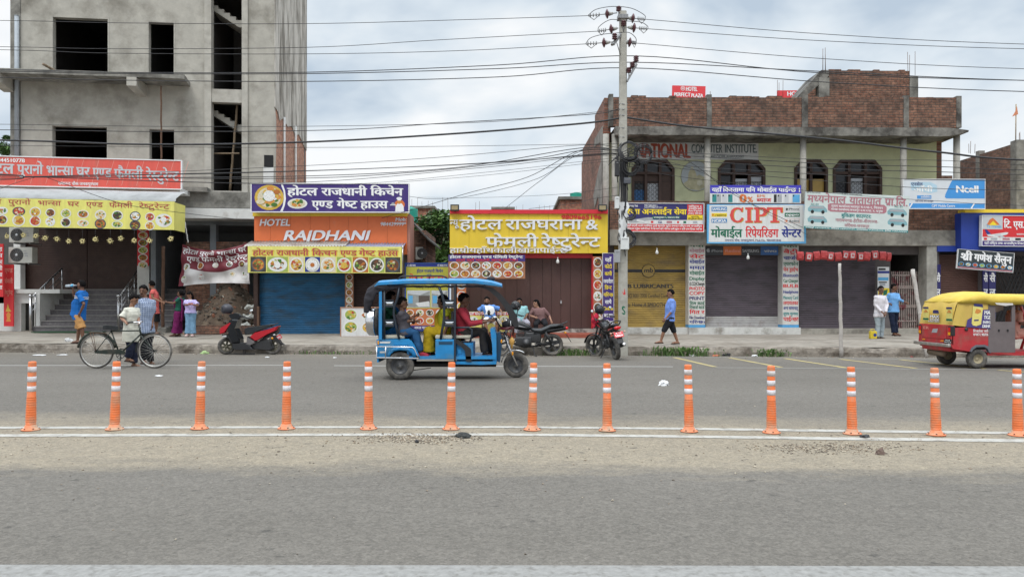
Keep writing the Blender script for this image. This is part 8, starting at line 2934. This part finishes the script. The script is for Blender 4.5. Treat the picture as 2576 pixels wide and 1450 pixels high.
for pts,r,lb_ in (
 ([(-90,51),(300,58),(772,60),(1200,49),(1479,40)],.009,'topmost thin power wire running left from the pole top across the concrete building'),
 ([(-90,117),(272,123),(772,119.5),(1100,101),(1503,79)],.009,'second thin power wire from the top, crossing the upper windows'),
 ([(-90,124),(272,134),(772,136),(1150,128),(1473,111)],.009,'third thin power wire from the top, just above the balcony opening'),
 ([(-90,174),(272,182),(772,182),(1250,164),(1599,141),(2067,184),(2700,205)],.013,'black low voltage wire, highest on the side bracket of the pole'),
 ([(-90,178),(272,185),(772,185.5),(1250,173),(1590,157),(2067,180),(2700,206)],.013,'black low voltage wire, middle one on the side bracket of the pole'),
 ([(-90,194),(272,201.5),(772,205),(1250,194),(1581,171),(2085,207.5),(2700,234)],.013,'black low voltage wire, lowest on the side bracket of the pole'),
 ([(1623,49),(2086,87),(2700,115)],.009,'topmost thin power wire running right from the pole top'),
 ([(1629,73),(2086,104),(2700,126)],.009,'second thin power wire running right from the pole top'),
 ([(1600,109),(2086,149),(2700,177)],.009,'third thin power wire running right, passing above the stair tower'),
 ([(-90,351),(357,363),(747,358),(1131,337),(1459,311),(1566,296)],.03,'thick twisted black cable sagging from the pole across the concrete building'),
 ([(1566,294),(1742,319),(2086,350),(2355,382),(2700,408)],.03,'thick twisted black cable running right across the green house roof slab'),
 ([(-90,326),(400,331),(837,327),(1131,309),(1480,288),(1560,273)],.012,'thin cable just above the thick twisted one on the left'),
 ([(-90,312),(400,318),(837,317),(1240,306),(1560,276)],.008,'very thin cable over the lower window head of the concrete building'),
 ([(-90,366),(773,371),(1459,363),(1562,362)],.007,'very thin straight wire just under the thick twisted cable'),
 ([(-90,436),(107,443),(708,419.6),(1100,396),(1459,365),(1562,372)],.008,'cable rising right from the clamp before the red billboard, uppermost of the bundle'),
 ([(-90,440),(107,443.5),(708,432),(1261,407),(1459,379),(1562,376)],.012,'black cable of the bundle crossing the red billboard, second from the top'),
 ([(-90,446),(107,444),(708,431),(1033,419.6),(1261,408),(1459,392),(1562,385)],.012,'black cable of the bundle crossing the red billboard, third from the top'),
 ([(-90,438),(107,444.5),(708,444),(1131,423),(1459,372.5),(1562,380)],.012,'black cable of the bundle that crosses over the others near the pole'),
 ([(-90,452),(107,445),(708,449),(1050,432.6),(1459,390),(1562,388)],.011,'black cable of the bundle brushing the lower part of the red billboard'),
 ([(-90,455),(107,446),(708,460),(1196,423),(1459,394),(1562,390)],.009,'lowest black cable of the bundle over the red billboard'),
 ([(107,446),(500,459),(871,463.5),(1228,432.6),(1459,406.6),(1562,395)],.006,'fine wire skimming the upper edge of the purple billboard'),
 ([(1001,458.6,21),(1228,440,20.5),(1459,413),(1562,402)],.006,'fine wire ending at the right corner of the purple billboard'),
 ([(117,446),(292.5,508,21.5),(422.5,530.7,22.5),(640,556,24.8)],.01,'service wire dropping from the bundle clamp to the orange hotel'),
 ([(88,446),(40,460,22),(-30,487,24)],.008,'service wire dropping left from the bundle clamp past the red billboard'),
 ([(1562,378),(1459,378),(1326,445.6,21),(1180,484.6,22.5),(1050,523.6,24.4),(960,548,25.2)],.01,'service wire swooping from the pole down to the orange hotel roof'),
 ([(1562,382),(1459,381),(1352,449,21),(1176,494,22.5),(1085,500,24),(1030,494,25)],.008,'service wire swooping from the pole to the right end of the purple billboard'),
 ([(1562,386),(1459,387),(1358,455,21.5),(1300,500,23),(1267,526,24.5)],.008,'service wire dropping from the pole to the middle of the yellow sign'),
 ([(1562,470),(1400,489,22),(1196,497,26),(1050,496,30)],.006,'fine wire running low behind the yellow sign towards the brick house'),
 ([(1562,490),(1490,500,21),(1440,512,23),(1330,525,24.8)],.008,'short slack wire drooping onto the right part of the yellow sign'),
 ([(1570,372),(1650,380),(2086,402),(2355,403),(2700,418)],.008,'right hand cable just below the painted wall sign'),
 ([(1570,378),(1660,388),(2086,412),(2355,419),(2700,430)],.011,'right hand black cable crossing the arched window tops'),
 ([(1570,384),(1700,402),(2086,424),(2355,432),(2700,441)],.011,'right hand black cable crossing the arched windows at mid height'),
 ([(1570,390),(1700,415),(2086,440),(2355,452),(2700,455)],.009,'right hand cable reaching the top of the telecom sign'),
 ([(1570,396),(1675,420),(2086,456),(2355,474),(2700,478)],.009,'right hand cable crossing the middle of the telecom sign'),
 ([(1570,402),(1680,440),(2086,485),(2355,505),(2700,520)],.007,'lowest right hand cable over the transport sign'),
 ([(1575,374),(1720,400,20),(1847,490,22.5),(1992,560,24.4),(2027,575,24.8)],.009,'service wire slanting down over the phone repair board'),
 ([(1575,380),(1767,435,20),(1900,520,22.5),(2030,590,24.6)],.007,'second service wire slanting across the phone offer sign'),
): cable(pts,r,lb_)
def coil(X,Y,d,R_,n,label,tilt=0,r=.012):
 mb = MB().m(CAB,True)
 for k in range(n):
  o = Vector((random.uniform(-.03,.03),random.uniform(-.05,.05),random.uniform(-.03,.03)))
  q = R_ * random.uniform(.8,1.1)
  mb.tube([Vector((q * math.cos(2 * math.pi * j / 18),tilt * q * math.sin(2 * math.pi * j / 18),q * 1.05 * math.sin(2 * math.pi * j / 18))) + o for j in range(19)],r,5)
 o = mb.build('cable_coil')
 o.location = P(X,Y,d)
 tag(o,label,'cable coil','coils of spare cable on the pole')
random.seed(21)
coil(1618,388,19.4,.23,6,'large open loop of spare cable hanging right of the pole before the painted wall sign')
coil(1587,420,19.42,.2,16,'dense round coil of black cable on the pole beside the arched window')
coil(1580,380,19.4,.26,5,'loose cable loops tangled round the pole above the dense coil',.4)
coil(1577,600,19.45,.2,6,'black cable coil hanging round the white meter box on the pole',.2,.014)
coil(1584,535,19.45,.16,7,'black cable coil against the torn white sheet on the pole',.2,.014)
mb = MB().m(CAB,True)
for k in range(12):
 x = 1559 + k * 1.8
 mb.tube(spl([P(x + random.uniform(-6,9),375 + 9 * k % 40,19.4),P(x,440,19.42 + .02 * (k % 3)),P(x + random.uniform(-3,3),520,19.45),P(1562 + k,600 + 5 * (k % 4),19.45)]),.011,5)
for k in range(8): mb.tube(spl([P(1530 + 4 * k,415 - 5 * k,19.4),P(1556,390 + 3 * k,19.4),P(1585 + 3 * k,372 + 7 * k,19.35),P(1600,360 + 8 * k,19.3)]),.01,5)
tag(mb.build('cable_tangle'),'tangle of black service cables running down the pole','cables')
def mbox(name,X0,Y0,X1,Y1,d,mat,label,dep=.14):
 mb = MB().m(mat)
 mb.bbox(GX(X0,d),GX(X1,d),d,d + dep,GZ(Y1,d),GZ(Y0,d),.012)
 mb.m(GALV).box(GX(X0,d) + .03,GX(X1,d) - .03,d - .006,d + .001,GZ(Y0,d) - .06,GZ(Y0,d) - .045)
 mb.m(CAB,True).tube([(GX((X0 + X1) / 2,d),d + dep / 2,GZ(Y1,d)),(GX((X0 + X1) / 2 + 2,d),d + dep / 2,GZ(Y1 + 16,d))],.012,6)
 return tag(mb.build(name),label,'junction box','boxes fixed to the pole')
BXW = M('box_white',(.62,.63,.62),.5,.08,6)
mbox('meter_box',1561,596,1582,627,19.34,BXW,'white meter box low on the utility pole')
mbox('meter_box',1546,628,1560,660,19.36,M('box_grey',(.3,.31,.32),.5,.1,6),'grey box low on the left side of the pole')
mbox('junction_box',1547,494,1558,524,19.4,BXW,'small white box on the left of the pole beside the yellow sign corner')
mbox('junction_box',1547,404,1558,442,19.36,CAB,'black splice closure on the left of the pole')
mbox('junction_box',1569,446,1587,461,19.36,M('box_dark',(.08,.085,.1),.5,.1,6),'dark grey flat box on the pole beside the window')
mb = MB().m(M('torn_sheet',(.62,.63,.63),.8,.12,6))
vs = []
for j in range(9):
 for i in range(4):
  p = P(1557 + 8 * i + (3 if j % 2 else -2) * (i in (0,3)) - (i * j * .35),508 + j * 12,19.42 - .05 * math.sin(i * 2 + j))
  vs.append(p)
mb.add(vs,[(j * 4 + i,j * 4 + i + 1,(j + 1) * 4 + i + 1,(j + 1) * 4 + i) for j in range(8) for i in range(3)],True)
mb.add([v + Vector((0,.012,0)) for v in vs],[(j * 4 + i,(j + 1) * 4 + i,(j + 1) * 4 + i + 1,j * 4 + i + 1) for j in range(8) for i in range(3)],True)
tag(mb.build('torn_sheet'),'torn white plastic sheet wrapped round the utility pole','plastic sheet')
LEAF = [M('leaf_mid',(.06,.125,.03),.6,.3,2),M('leaf_light',(.11,.2,.05),.6,.3,2),M('leaf_dark',(.03,.07,.02),.6,.3,2)]
BARK = M('bark',(.09,.07,.05),.9,.3,9)
def tree(label,x,d,h,clumps,n,size,seed):
 rn = random.Random(seed)
 e = empty('leafy_tree',(x,d,0),0,label,'tree')
 mb = MB().m(BARK,True)
 mb.tube([(0,0,0),(.05,0,h * .3),(-.05,.05,h * .6)],[.2,.15,.1],8)
 for c in clumps: mb.tube([(0,0,h * .35),(c[0] * .5,c[1] * .5,h * .3 + c[2] * .4),c[:3]],[.09,.05,.015],6)
 mb.build('trunk',parent=e)
 mb = MB()
 for c in clumps:
  mt = rn.choice(LEAF)
  for _ in range(n):
   v = Vector((rn.gauss(0,1),rn.gauss(0,1),rn.gauss(0,1))).normalized() * c[3] * rn.random() ** .45
   p = Vector(c[:3]) + Vector((v.x,v.y,v.z * .8))
   a = Vector((rn.gauss(0,1),rn.gauss(0,1),rn.gauss(0,.5))).normalized() * size * rn.uniform(.6,1.3)
   b = a.cross(Vector((rn.gauss(0,1),rn.gauss(0,1),1)).normalized()).normalized() * size * .38
   mb.m(mt if rn.random() < .7 else rn.choice(LEAF))
   mb.add([p - a,p + b,p + a,p - b],[(0,1,2,3)],False)
 mb.build('crown',parent=e,fix=False)
rn = random.Random(4)
tree('dense green leafy tree filling the gap between the two hotels',GX(1098,34),34,5.4,[(GX(X,34) - GX(1098,34),rn.uniform(-1,1),GZ(Y,34),r_) for X,Y,r_ in ((1060,600,.5),(1075,570,.55),(1098,548,.5),(1120,555,.55),(1140,575,.6),(1105,585,.6),(1125,610,.6),(1085,615,.55),(1065,640,.55),(1100,645,.6),(1128,650,.6),(1150,620,.6),(1110,670,.6),(1075,665,.5))],420,.13,5)
tree('tree showing as dark foliage beyond the left edge of the concrete building',GX(2,45),45,9.5,[(GX(X,45) - GX(2,45),0,GZ(Y,45),r_) for X,Y,r_ in ((18,347,.22),(8,372,.45),(20,380,.4),(-12,385,.9),(0,395,.8),(-30,370,1.2))],200,.12,6)
def weeds(label,X0,X1,n,h,seed,bushy=.5):
 rn = random.Random(seed)
 mb = MB()
 for _ in range(n):
  X = rn.gauss((X0 + X1) / 2,(X1 - X0) / 4.2)
  x = GX(X,19.6)
  y = KD(x) - abs(rn.gauss(0,.07)) - .01
  hh = h * rn.uniform(.35,1)
  l = Vector((rn.gauss(0,.35),rn.gauss(-.1,.25),1)).normalized() * hh
  b = Vector((x,y,0))
  w = Vector((rn.uniform(-1,1),rn.uniform(-1,1),0)).normalized() * rn.uniform(.005,.011)
  mb.m(rn.choice(LEAF[:2]) if rn.random() < .8 else SM[0])
  if rn.random() < bushy:
   p = b + l
   mb.add([p - w * 3,p + l * .25,p + w * 3,p - l * .2],[(0,1,2,3)])
  mid = b + l * .55 + Vector((0,0,.01))
  mb.add([b - w,b + w,mid + w * .8,mid - w * .8,b + l + Vector((l.x,l.y,0)) * .5],[(0,1,2,3),(3,2,4)])
 tag(mb.build('grass',fix=False),label,'grass',kind='stuff')
weeds('wide clump of green weeds against the kerb right of the utility pole',1630,1775,800,.23,1)
weeds('small tuft of weeds against the kerb below the middle shutter',1895,1960,320,.19,2)
weeds('scrubby weeds at the kerb behind the cruiser motorcycle wheel',1395,1500,420,.17,3)
weeds('thin scattered weeds at the kerb near the scooter',700,940,120,.1,4)
hd_ = 26.0
rh = empty('rubble_heap',(GX(560,hd_),hd_,SZ(hd_)),0,'heap of brown earth and broken brick under the maroon banner','rubble heap')
mb = MB().m(M('heap_earth',(.075,.053,.037),.95,.3,3,col2=(.13,.1,.07),mix=(.5,.7),dscale=4,bump=.6,bscale=14))
nx,ny = 46,26
vs = []
def hz_(x,y):
 r_ = max(0,1 - math.hypot((x + .02) / 1.5,(y - .95) / 1.75))
 return 2.1 * r_ ** .85 + (.13 * noise.noise((x * 2,y * 2,0)) + .07 * noise.noise((x * 5,y * 5,3))) * min(1,r_ * 5)
for j in range(ny + 1):
 for i in range(nx + 1):
  x,y = -1.35 + 2.7 * i / nx,-.7 + 3.0 * j / ny
  vs.append((x,y,hz_(x,y) - .03))
mb.add(vs,[(j * (nx + 1) + i,j * (nx + 1) + i + 1,(j + 1) * (nx + 1) + i + 1,(j + 1) * (nx + 1) + i) for j in range(ny) for i in range(nx)],True)
mb.build('earth',parent=rh)
mb = MB()
rn = random.Random(8)
CH_ = [M('chunk_pale',(.27,.24,.2),.9,.2,9),M('chunk_brick',(.24,.1,.06),.9,.2,9),M('chunk_dark',(.09,.075,.06),.9,.2,9)]
SACK = M('sack_white',(.4,.41,.38),.85,.2,6)
for _ in range(380):
 x,y = rn.uniform(-1.25,1.2),rn.uniform(-.6,1.2)
 z = hz_(x,y)
 s_ = .018 + .07 * rn.random() ** 3.5
 mb.m(rn.choice(CH_ + CH_[2:] * 5))
 mb.T = Matrix.Translation((x,y,z)) @ Matrix.Rotation(rn.random() * 6,4,(rn.random(),rn.random(),1))
 mb.box(-s_,s_,-s_ * .6,s_ * .6,-s_ * .4,s_ * .4)
mb.T = None
mb.build('broken_brick',parent=rh)['kind'] = 'stuff'
mb = MB()
for x,y,z,a in ((.95,-.2,.55,.25),(1.05,-.1,.9,.22),(.8,-.3,.25,.28),(1.1,-.3,.2,.2)):
 mb.tube([(x - a,y,z - .05),(x - a * .5,y - .03,z + .05),(x,y,z),(x + a * .5,y + .02,z + .06),(x + a,y,z)],[a * .3,a * .5,a * .4,a * .52,a * .2],8,flat=.8)
solid('empty_sacks',mb,SACK,rh,.02,2,.05)
mb = MB().m(BRF)
wbx = lambda X0,X1,Y0,Y1,d0,d1: mb.box(GX(X0,d0),GX(X1,d0),d0,d1,GZ(Y1,d0),GZ(Y0,d0))
wbx(467,622,608,845,27.75,27.95)
tag(mb.build('brick_wall'),'rough brick wall behind the rubble heap and banner','wall')
mb = MB().m(BRF)
wbx(492,640,818,845,25.2,25.4)
tag(mb.build('brick_edging'),'low brick edging in front of the rubble heap','wall')
def railing(label,X0,Y0,X1,Y1,b0,b1):
 a,b = P(X0,Y0,27.15),P(X1,Y1,29.25)
 e = empty('stair_railing',(a.x,a.y,GZ(b0,27.15)),0,label,'railing','steel stair railings')
 o = e.location
 za,zb2 = GZ(b0,27.15),GZ(b1,29.25)
 part('newel_post',STEEL,e,lambda q: (q.cyl(Vector((a.x,a.y - .05,za)) - o,a - o - Vector((0,.05,0)),.05,n=12),q.ball(a - o + Vector((0,-.05,.06)),.07,12,8)))
 mb = MB().m(STEEL,True)
 mb.cyl(a - o,b - o,.028,n=10)
 mb.cyl(a - o - Vector((0,0,.3)),b - o - Vector((0,0,.3)),.014,n=8)
 mb.cyl(a - o - Vector((0,0,.5)),b - o - Vector((0,0,.5)),.014,n=8)
 mb.build('handrail',parent=e)
 for t in (.12,.42,.7,1.0):
  p = a.lerp(b,t)
  part('baluster',STEEL,e,lambda q: q.cyl(p - o,Vector((p.x,p.y,za + (zb2 - za) * t)) - o,.022,n=8))
 mb = MB().m(M('spiral_tape',(.05,.05,.05),.5,0),True)
 dirv = b - a
 mb.tube([a - o + dirv * t + Vector((.032 * math.cos(t * 90),0,.032 * math.sin(t * 90))) for t in [i / 200 for i in range(201)]],.007,4)
 mb.build('spiral_wrap',parent=e)
railing('steel stair railing at the left end of the grey steps',79.4,748,156,674,832,735)
railing('steel stair railing rising through the middle of the grey steps behind the men',300,748,353,667,831,727)
def aircon(label,X0,Y0,X1,Y1,d):
 w,h = (X1 - X0) / F * d,(Y1 - Y0) / F * d
 e = empty('air_conditioner',P((X0 + X1) / 2,Y1,d),0,label,'air conditioner','outdoor air conditioner units')
 part('casing',M('ac_white',(.52,.52,.48),.5,.08,5),e,lambda q: q.bbox(-w / 2,w / 2,0,.32,0,h,.015))
 r_ = h * .42
 c = Vector((-w / 2 + r_ * 1.25,0,h / 2))
 mb = MB().m(M('ac_dark',(.035,.037,.04),.6,.1,9))
 mb.lathe([(0,-.006),(r_,-.006),(r_,.002),(0,.002)],26,c,'y',False)
 mb.m(M('ac_grille',(.2,.2,.2),.5,0))
 for k in range(5): mb.torus(c + Vector((0,-.014,0)),r_ * (.25 + .18 * k),.006,'y',26,4)
 for k in range(14): mb.obox(c + Vector((.1 * r_ * math.cos(k * .449),-.012,.1 * r_ * math.sin(k * .449))),c + Vector((r_ * math.cos(k * .449),-.012,r_ * math.sin(k * .449))),.006,.006)
 mb.m(PGREY).lathe([(0,-.02),(r_ * .2,-.02),(r_ * .2,-.008),(0,-.008)],12,c,'y')
 mb.build('fan_grille',parent=e)
 mb = MB().m(INKGR)
 for k,(x0,z0) in enumerate(((.62,.72),(.66,.55),(.68,.4))): mb.box(-w / 2 + w * x0,-w / 2 + w * (x0 + .14),-.004,-.001,h * z0,h * (z0 + .05 + .04 * (k > 0)))
 mb.build('label_print',parent=e)
 part('bracket',GALV,e,lambda q: (q.box(-w * .35,-w * .3,.02,.7,-.05,-.002),q.box(w * .3,w * .35,.02,.7,-.05,-.002)))
aircon('upper white air conditioner unit beside the restaurant doors',22.7,571.5,84,609,27.3)
aircon('lower white air conditioner unit beside the restaurant doors',21.3,621,81,660.5,27.3)
aircon('air conditioner unit in the gap beside the orange hotel side wall',1045,621,1063,652,27)
PET = M('petal_cream',(.58,.5,.24),.8,.2,20)
rn = random.Random(3)
for k,(x,y) in enumerate(((97,1295),(325,1280),(500,1290),(630,1320),(795,1335),(960,1365),(1150,1365),(1330,1340),(1540,1360),(1688,1325),(1875,1355),(2090,1358),(2385,1330))):
 X,Y = x / 5.5557,(560 + y / 3.5778) / 1.5528
 c = P(X,Y,24.65)
 mb = MB().m(PET,True)
 mb.torus(c,.045,.022,'y',12,6)
 for j in range(13):
  a = j * .483
  v = Vector((math.cos(a),rn.uniform(-.4,.4),math.sin(a)))
  mb.tube([c + v * .05,c + v * rn.uniform(.09,.12)],[.015,.003],4)
 mb.m(CABG).tube([c + Vector((0,0,.05)),P(X + .3,574 + X * .003,24.65)],.004,4)
 lb_ = {0: 'flower ring hanging from the yellow awning at its far left',1: 'flower ring hanging in front of the upper air conditioner fan',2: 'flower ring hanging at the right edge of the air conditioner',10: 'flower ring hanging just left of the red dish strip',11: 'flower ring hanging just right of the red dish strip',12: 'flower ring hanging alone at the right end of the yellow awning'}.get(k,'flower ring hanging from the yellow awning in front of the brown doors')
 tag(mb.build('flower_ring'),lb_,'garland','flower rings hung along the yellow awning')
mb = MB().m(M('green_mat',(.02,.07,.03),.95,.2,20))
mb.box(GX(96,26.6),GX(255,26.6),26.2,26.95,SZ(26.6) + .01,SZ(26.6) + .035)
tag(mb.build('door_mat'),'dark green grass mat laid at the foot of the steps','mat')
def stick(name,label,cat,a,b,r0,r1,mat,nodes=0,group=None):
 mb = MB().m(mat,True)
 n = 12
 mb.tube([a.lerp(b,i / n) + Vector((.008 * math.sin(i * 2.1),0,0)) for i in range(n + 1)],[r0 + (r1 - r0) * i / n for i in range(n + 1)],8)
 for k in range(nodes):
  t = (k + .5) / nodes
  p = a.lerp(b,t)
  d = (b - a).normalized() * .012
  mb.tube([p - d,p,p + d],[r0 * .98 + (r1 - r0) * t,(r0 + (r1 - r0) * t) * 1.14,r0 * .98 + (r1 - r0) * t],8)
 return tag(mb.build(name),label,cat,group)
BAM = M('bamboo_grey',(.42,.39,.36),.75,.15,9)
BAMB = M('bamboo_brown',(.2,.15,.1),.8,.2,9)
stick('bamboo_pole','upright grey bamboo pole standing at the kerb before the right plum shutter','pole',P(2115.5,899,19.02),P(2111.5,662,19.02),.052,.038,BAM,6,'bamboo poles at the kerb')
stick('bamboo_pole','leaning grey bamboo pole at the kerb before the grille gate','pole',P(2331,901,18.9),P(2295,677,19.3),.042,.05,BAM,5,'bamboo poles at the kerb')
stick('iron_prop','rusty iron prop under the balcony of the concrete building','prop',P(406,470,26.9),P(405,217,26.9),.035,.03,RUST,0)
stick('iron_post','rusty iron post set in a concrete foot beside the right end of the steps','post',P(409,832,26.6),P(411,619,26.6),.06,.06,RUST,0)
stick('bamboo_stub','broken bamboo end sticking out over the balcony edge','bamboo',P(141,180,26.6),P(108,161,26.2),.05,.045,BAMB,2)
stick('bamboo_prop','slanting bamboo prop inside the stairwell opening','bamboo',P(578,480,28.5),P(597,262,28.3),.05,.045,BAMB,5)
stick('bamboo_rail','level bamboo rail across the stairwell opening','bamboo',P(534,386,28.2),P(602,386,28.2),.03,.03,BAMB,3)
stick('bent_pipe','thin pale pipe hanging below the white canopy beside the banner','pipe',P(473,610,26.2),P(464,552,26.2),.02,.02,WHT,0)
mb = MB().m(CEMD)
p = P(409,832,26.6)
mb.bbox(p.x - .2,p.x + .2,26.4,26.8,SZ(26) - .05,SZ(26) + .2,.04)
tag(mb.build('concrete_block'),'rough concrete block at the foot of the rusty post','block')
BULB = M('bulb_glass',(.68,.68,.66),.2,.03,9)
for X,Y,d,lb_ in ((1652,632,25.15,'white bulb hanging in front of the yellow shutter'),(1881,645,25.15,'white bulb hanging in front of the brand strip'),(1402.5,655,24.5,'white bulb hanging in front of the dark folding doors')):
 c = P(X,Y,d)
 mb = MB().m(BULB,True)
 mb.lathe([(0,-.1),(.04,-.09),(.055,-.05),(.045,0),(.022,.05),(0,.055)],14,c)
 mb.m(WHT).lathe([(0,.055),(.02,.055),(.02,.11),(0,.11)],10,c)
 mb.m(CABG).tube([c + Vector((0,0,.11)),c + Vector((0,0,.26)),c + Vector((0,.3,.34))],.006,4)
 tag(mb.build('light_bulb'),lb_,'light bulb','bare bulbs over the shops')
for X,lb_ in ((1143.5,'floodlight on the left end of the yellow sign'),(1515,'floodlight on the right end of the yellow sign')):
 d = 24.2
 e = empty('floodlight',P(X,529,d),0,lb_,'floodlight','floodlights on the yellow sign')
 part('housing',BLKM,e,lambda q: q.bbox(-.14,.14,-.04,.05,-.02,.19,.01))
 part('lens',M('flood_lens',(.35,.28,.16),.2,.1,5),e,lambda q: q.box(-.105,.105,-.045,-.0405,.02,.15))
 part('bracket',BLKM,e,lambda q: q.box(-.02,.02,.051,.2,-.02,.03))
PKR = M('packet_red',(.42,.05,.05),.35,.15,9)
PKW = M('packet_print',(.5,.4,.4),.35,.2,9)
px = [(1523,0)] and [155,240,315,385,450,525,598,665,745,805,885,960,1030]
for k,x in enumerate(px):
 w = 62 if k != 12 else 40
 c = P(*QR(x + w / 2,248 + 8 * math.sin(k * 1.7)),24.98 - .03 * (k % 2))
 W_,H_ = w / 3.882 / F * 25 / 2,86 / 3.882 / F * 25 / 2
 pr = k % 3 == 1 or k in (4,6,8,10)
 mb = MB().m(PKR,True)
 mb.T = Matrix.Translation(c) @ Matrix.Rotation(R(7 * math.sin(k * 2.3)),4,'Y')
 mb.loft([[(-W_,y,z) if sx < 0 else (W_,y,z) for sx,y in ((-1,-t),(1,-t),(1,t),(-1,t))] for z,t in ((-H_,.004),(-H_ * .7,.04),(0,.06),(H_ * .7,.04),(H_,.004))],True,False)
 mb.m(PKW if pr else PKR).add([(-W_ * .8,-.066,-H_ * .55),(W_ * .3,-.066,-H_ * .6),(W_ * .5,-.066,H_ * .5),(-W_ * .7,-.066,H_ * .55)],[(0,1,2,3)])
 if pr: mb.m(PKR).add([(-W_ * .4,-.068,-H_ * .2),(W_ * .1,-.068,-H_ * .3),(W_ * .2,-.068,H_ * .2),(-W_ * .3,-.068,H_ * .3)],[(0,1,2,3)])
 tag(mb.build('snack_packet',fix=False),'red packet with pale print hung in the row over the right plum shutter' if pr else 'plain red packet hung in the row over the right plum shutter','packet','packets hung on a string')
mb = MB().m(CABG,True)
mb.tube([P(*QR(120,205),25),P(*QR(400,212),25),P(*QR(700,212),25),P(*QR(1100,222),25)],.006,4)
tag(mb.build('hanging_string'),'string carrying the row of red packets','string')
def crumple(label,X,Y,w,h,mat,z=0,cat='litter',name='plastic_bag',flat=.5,seed=0,d=None):
 d = d or GD(Y,z)
 bm = bmesh.new()
 bmesh.ops.create_icosphere(bm,subdivisions=3,radius=1)
 for v in bm.verts:
  n_ = noise.noise(v.co * 1.6 + Vector((seed,2,1))) * .45 + noise.noise(v.co * 4 + Vector((seed,5,1))) * .25
  v.co = Vector((v.co.x * w,v.co.y * w * .6,max(-.1,v.co.z) * h)) * (1 + n_)
 mb = MB().m(mat)
 mb.bm(bm,False)
 o = mb.build(name)
 o.location = (GX(X,d),d,z + .008)
 o.rotation_euler = (0,0,seed)
 tag(o,label,cat)
WB_ = M('litter_white',(.62,.62,.62),.6,.1,9)
crumple('crumpled white plastic bag lying alone on the far lane',1668,968,.13,.07,WB_,seed=1)
crumple('scrap of black cloth on the double centre line',1165,1097,.12,.028,M('rag_black',(.03,.032,.03),.9,.3,9),name='rag',cat='rag',seed=2)
crumple('rounded brown stone on the dusty near lane',2213,1142,.04,.045,M('stone_brown',(.17,.12,.1),.8,.2,9),name='stone',cat='stone',seed=3)
crumple('dark flattened rubber piece beside the post before the right bamboo',2174,1099,.07,.02,BLKM,name='rubber_scrap',seed=4)
crumple('black pebble like scrap below the gravel patch',1048,1112,.03,.02,BLKM,name='scrap',seed=5)
crumple('bright green and white packet by the kerb left of the scooter',515,889,.13,.06,M('packet_green',(.3,.42,.18),.5,.2,9),name='packet',seed=6)
crumple('grey white plastic heap by the kerb right of the weeds',1832,892,.17,.16,M('litter_grey',(.4,.4,.4),.6,.2,9),seed=7)
crumple('black plastic bag by the kerb under the middle shutter',1822,894,.2,.09,BLKM,seed=8)
crumple('white foil scrap by the kerb just right of the weeds',1738,895,.12,.05,WB_,seed=9)
crumple('orange wrapper by the kerb between weeds and grey plastic',1800,895,.12,.03,M('wrapper_orange',(.5,.15,.07),.5,.2,9),name='wrapper',seed=10)
crumple('flat white sheet scrap by the kerb left of the small weed tuft',1897,896,.12,.04,WB_,name='paper_scrap',seed=11)
crumple('white paper strip on the road left of the bicycle',98,893,.22,.015,WB_,name='paper_scrap',seed=12)
crumple('white paper scrap on the road behind the bicycle wheel',158,893,.13,.02,WB_,name='paper_scrap',seed=13)
crumple('clear plastic crumple on the pavement at the drinking man\'s feet',173,859,.13,.1,M('litter_clear',(.5,.5,.5),.3,.2,9),z=.25,seed=14)
crumple('dark rag on the kerb just left of the blue rickshaw',935,887,.16,.09,M('rag_black',(.03,.032,.03)),name='rag',cat='rag',seed=15)
crumple('small white scrap on the road in front of the scooter',672,899,.05,.02,WB_,name='paper_scrap',seed=16)
crumple('red scrap at the kerb left of the auto rickshaw',2291,897,.08,.04,PKR,name='wrapper',seed=17)
crumple('white paper scrap on the road between scooter and rickshaw',842,900,.06,.02,WB_,name='paper_scrap',seed=18)
crumple('small pale scrap on the far lane near the third post',400,946,.06,.02,WB_,name='paper_scrap',seed=19)
d = 23.0
e = empty('oil_can',P(2195,846,d) + Vector((0,0,.0)),0,'yellow and blue plastic oil can beside the youth in white shirt','can')
e.location.z = SZ(d)
part('can_body',M('can_yellow',(.6,.45,.03),.4,.1,5),e,lambda q: q.bbox(-.1,.1,-.07,.07,0,.24,.025))
part('can_handle',M('can_yellow',(.6,.45,.03)),e,lambda q: q.tube([(-.07,0,.23),(-.06,0,.29),(.03,0,.29),(.05,0,.23)],.014,8))
part('can_label',INKB,e,lambda q: q.lathe([(0,-.004),(.05,-.004),(.05,0),(0,0)],14,(.03,-.07,.12),'y',False))
bpy.data.objects.remove(_to)
bpy.context.view_layer.update()
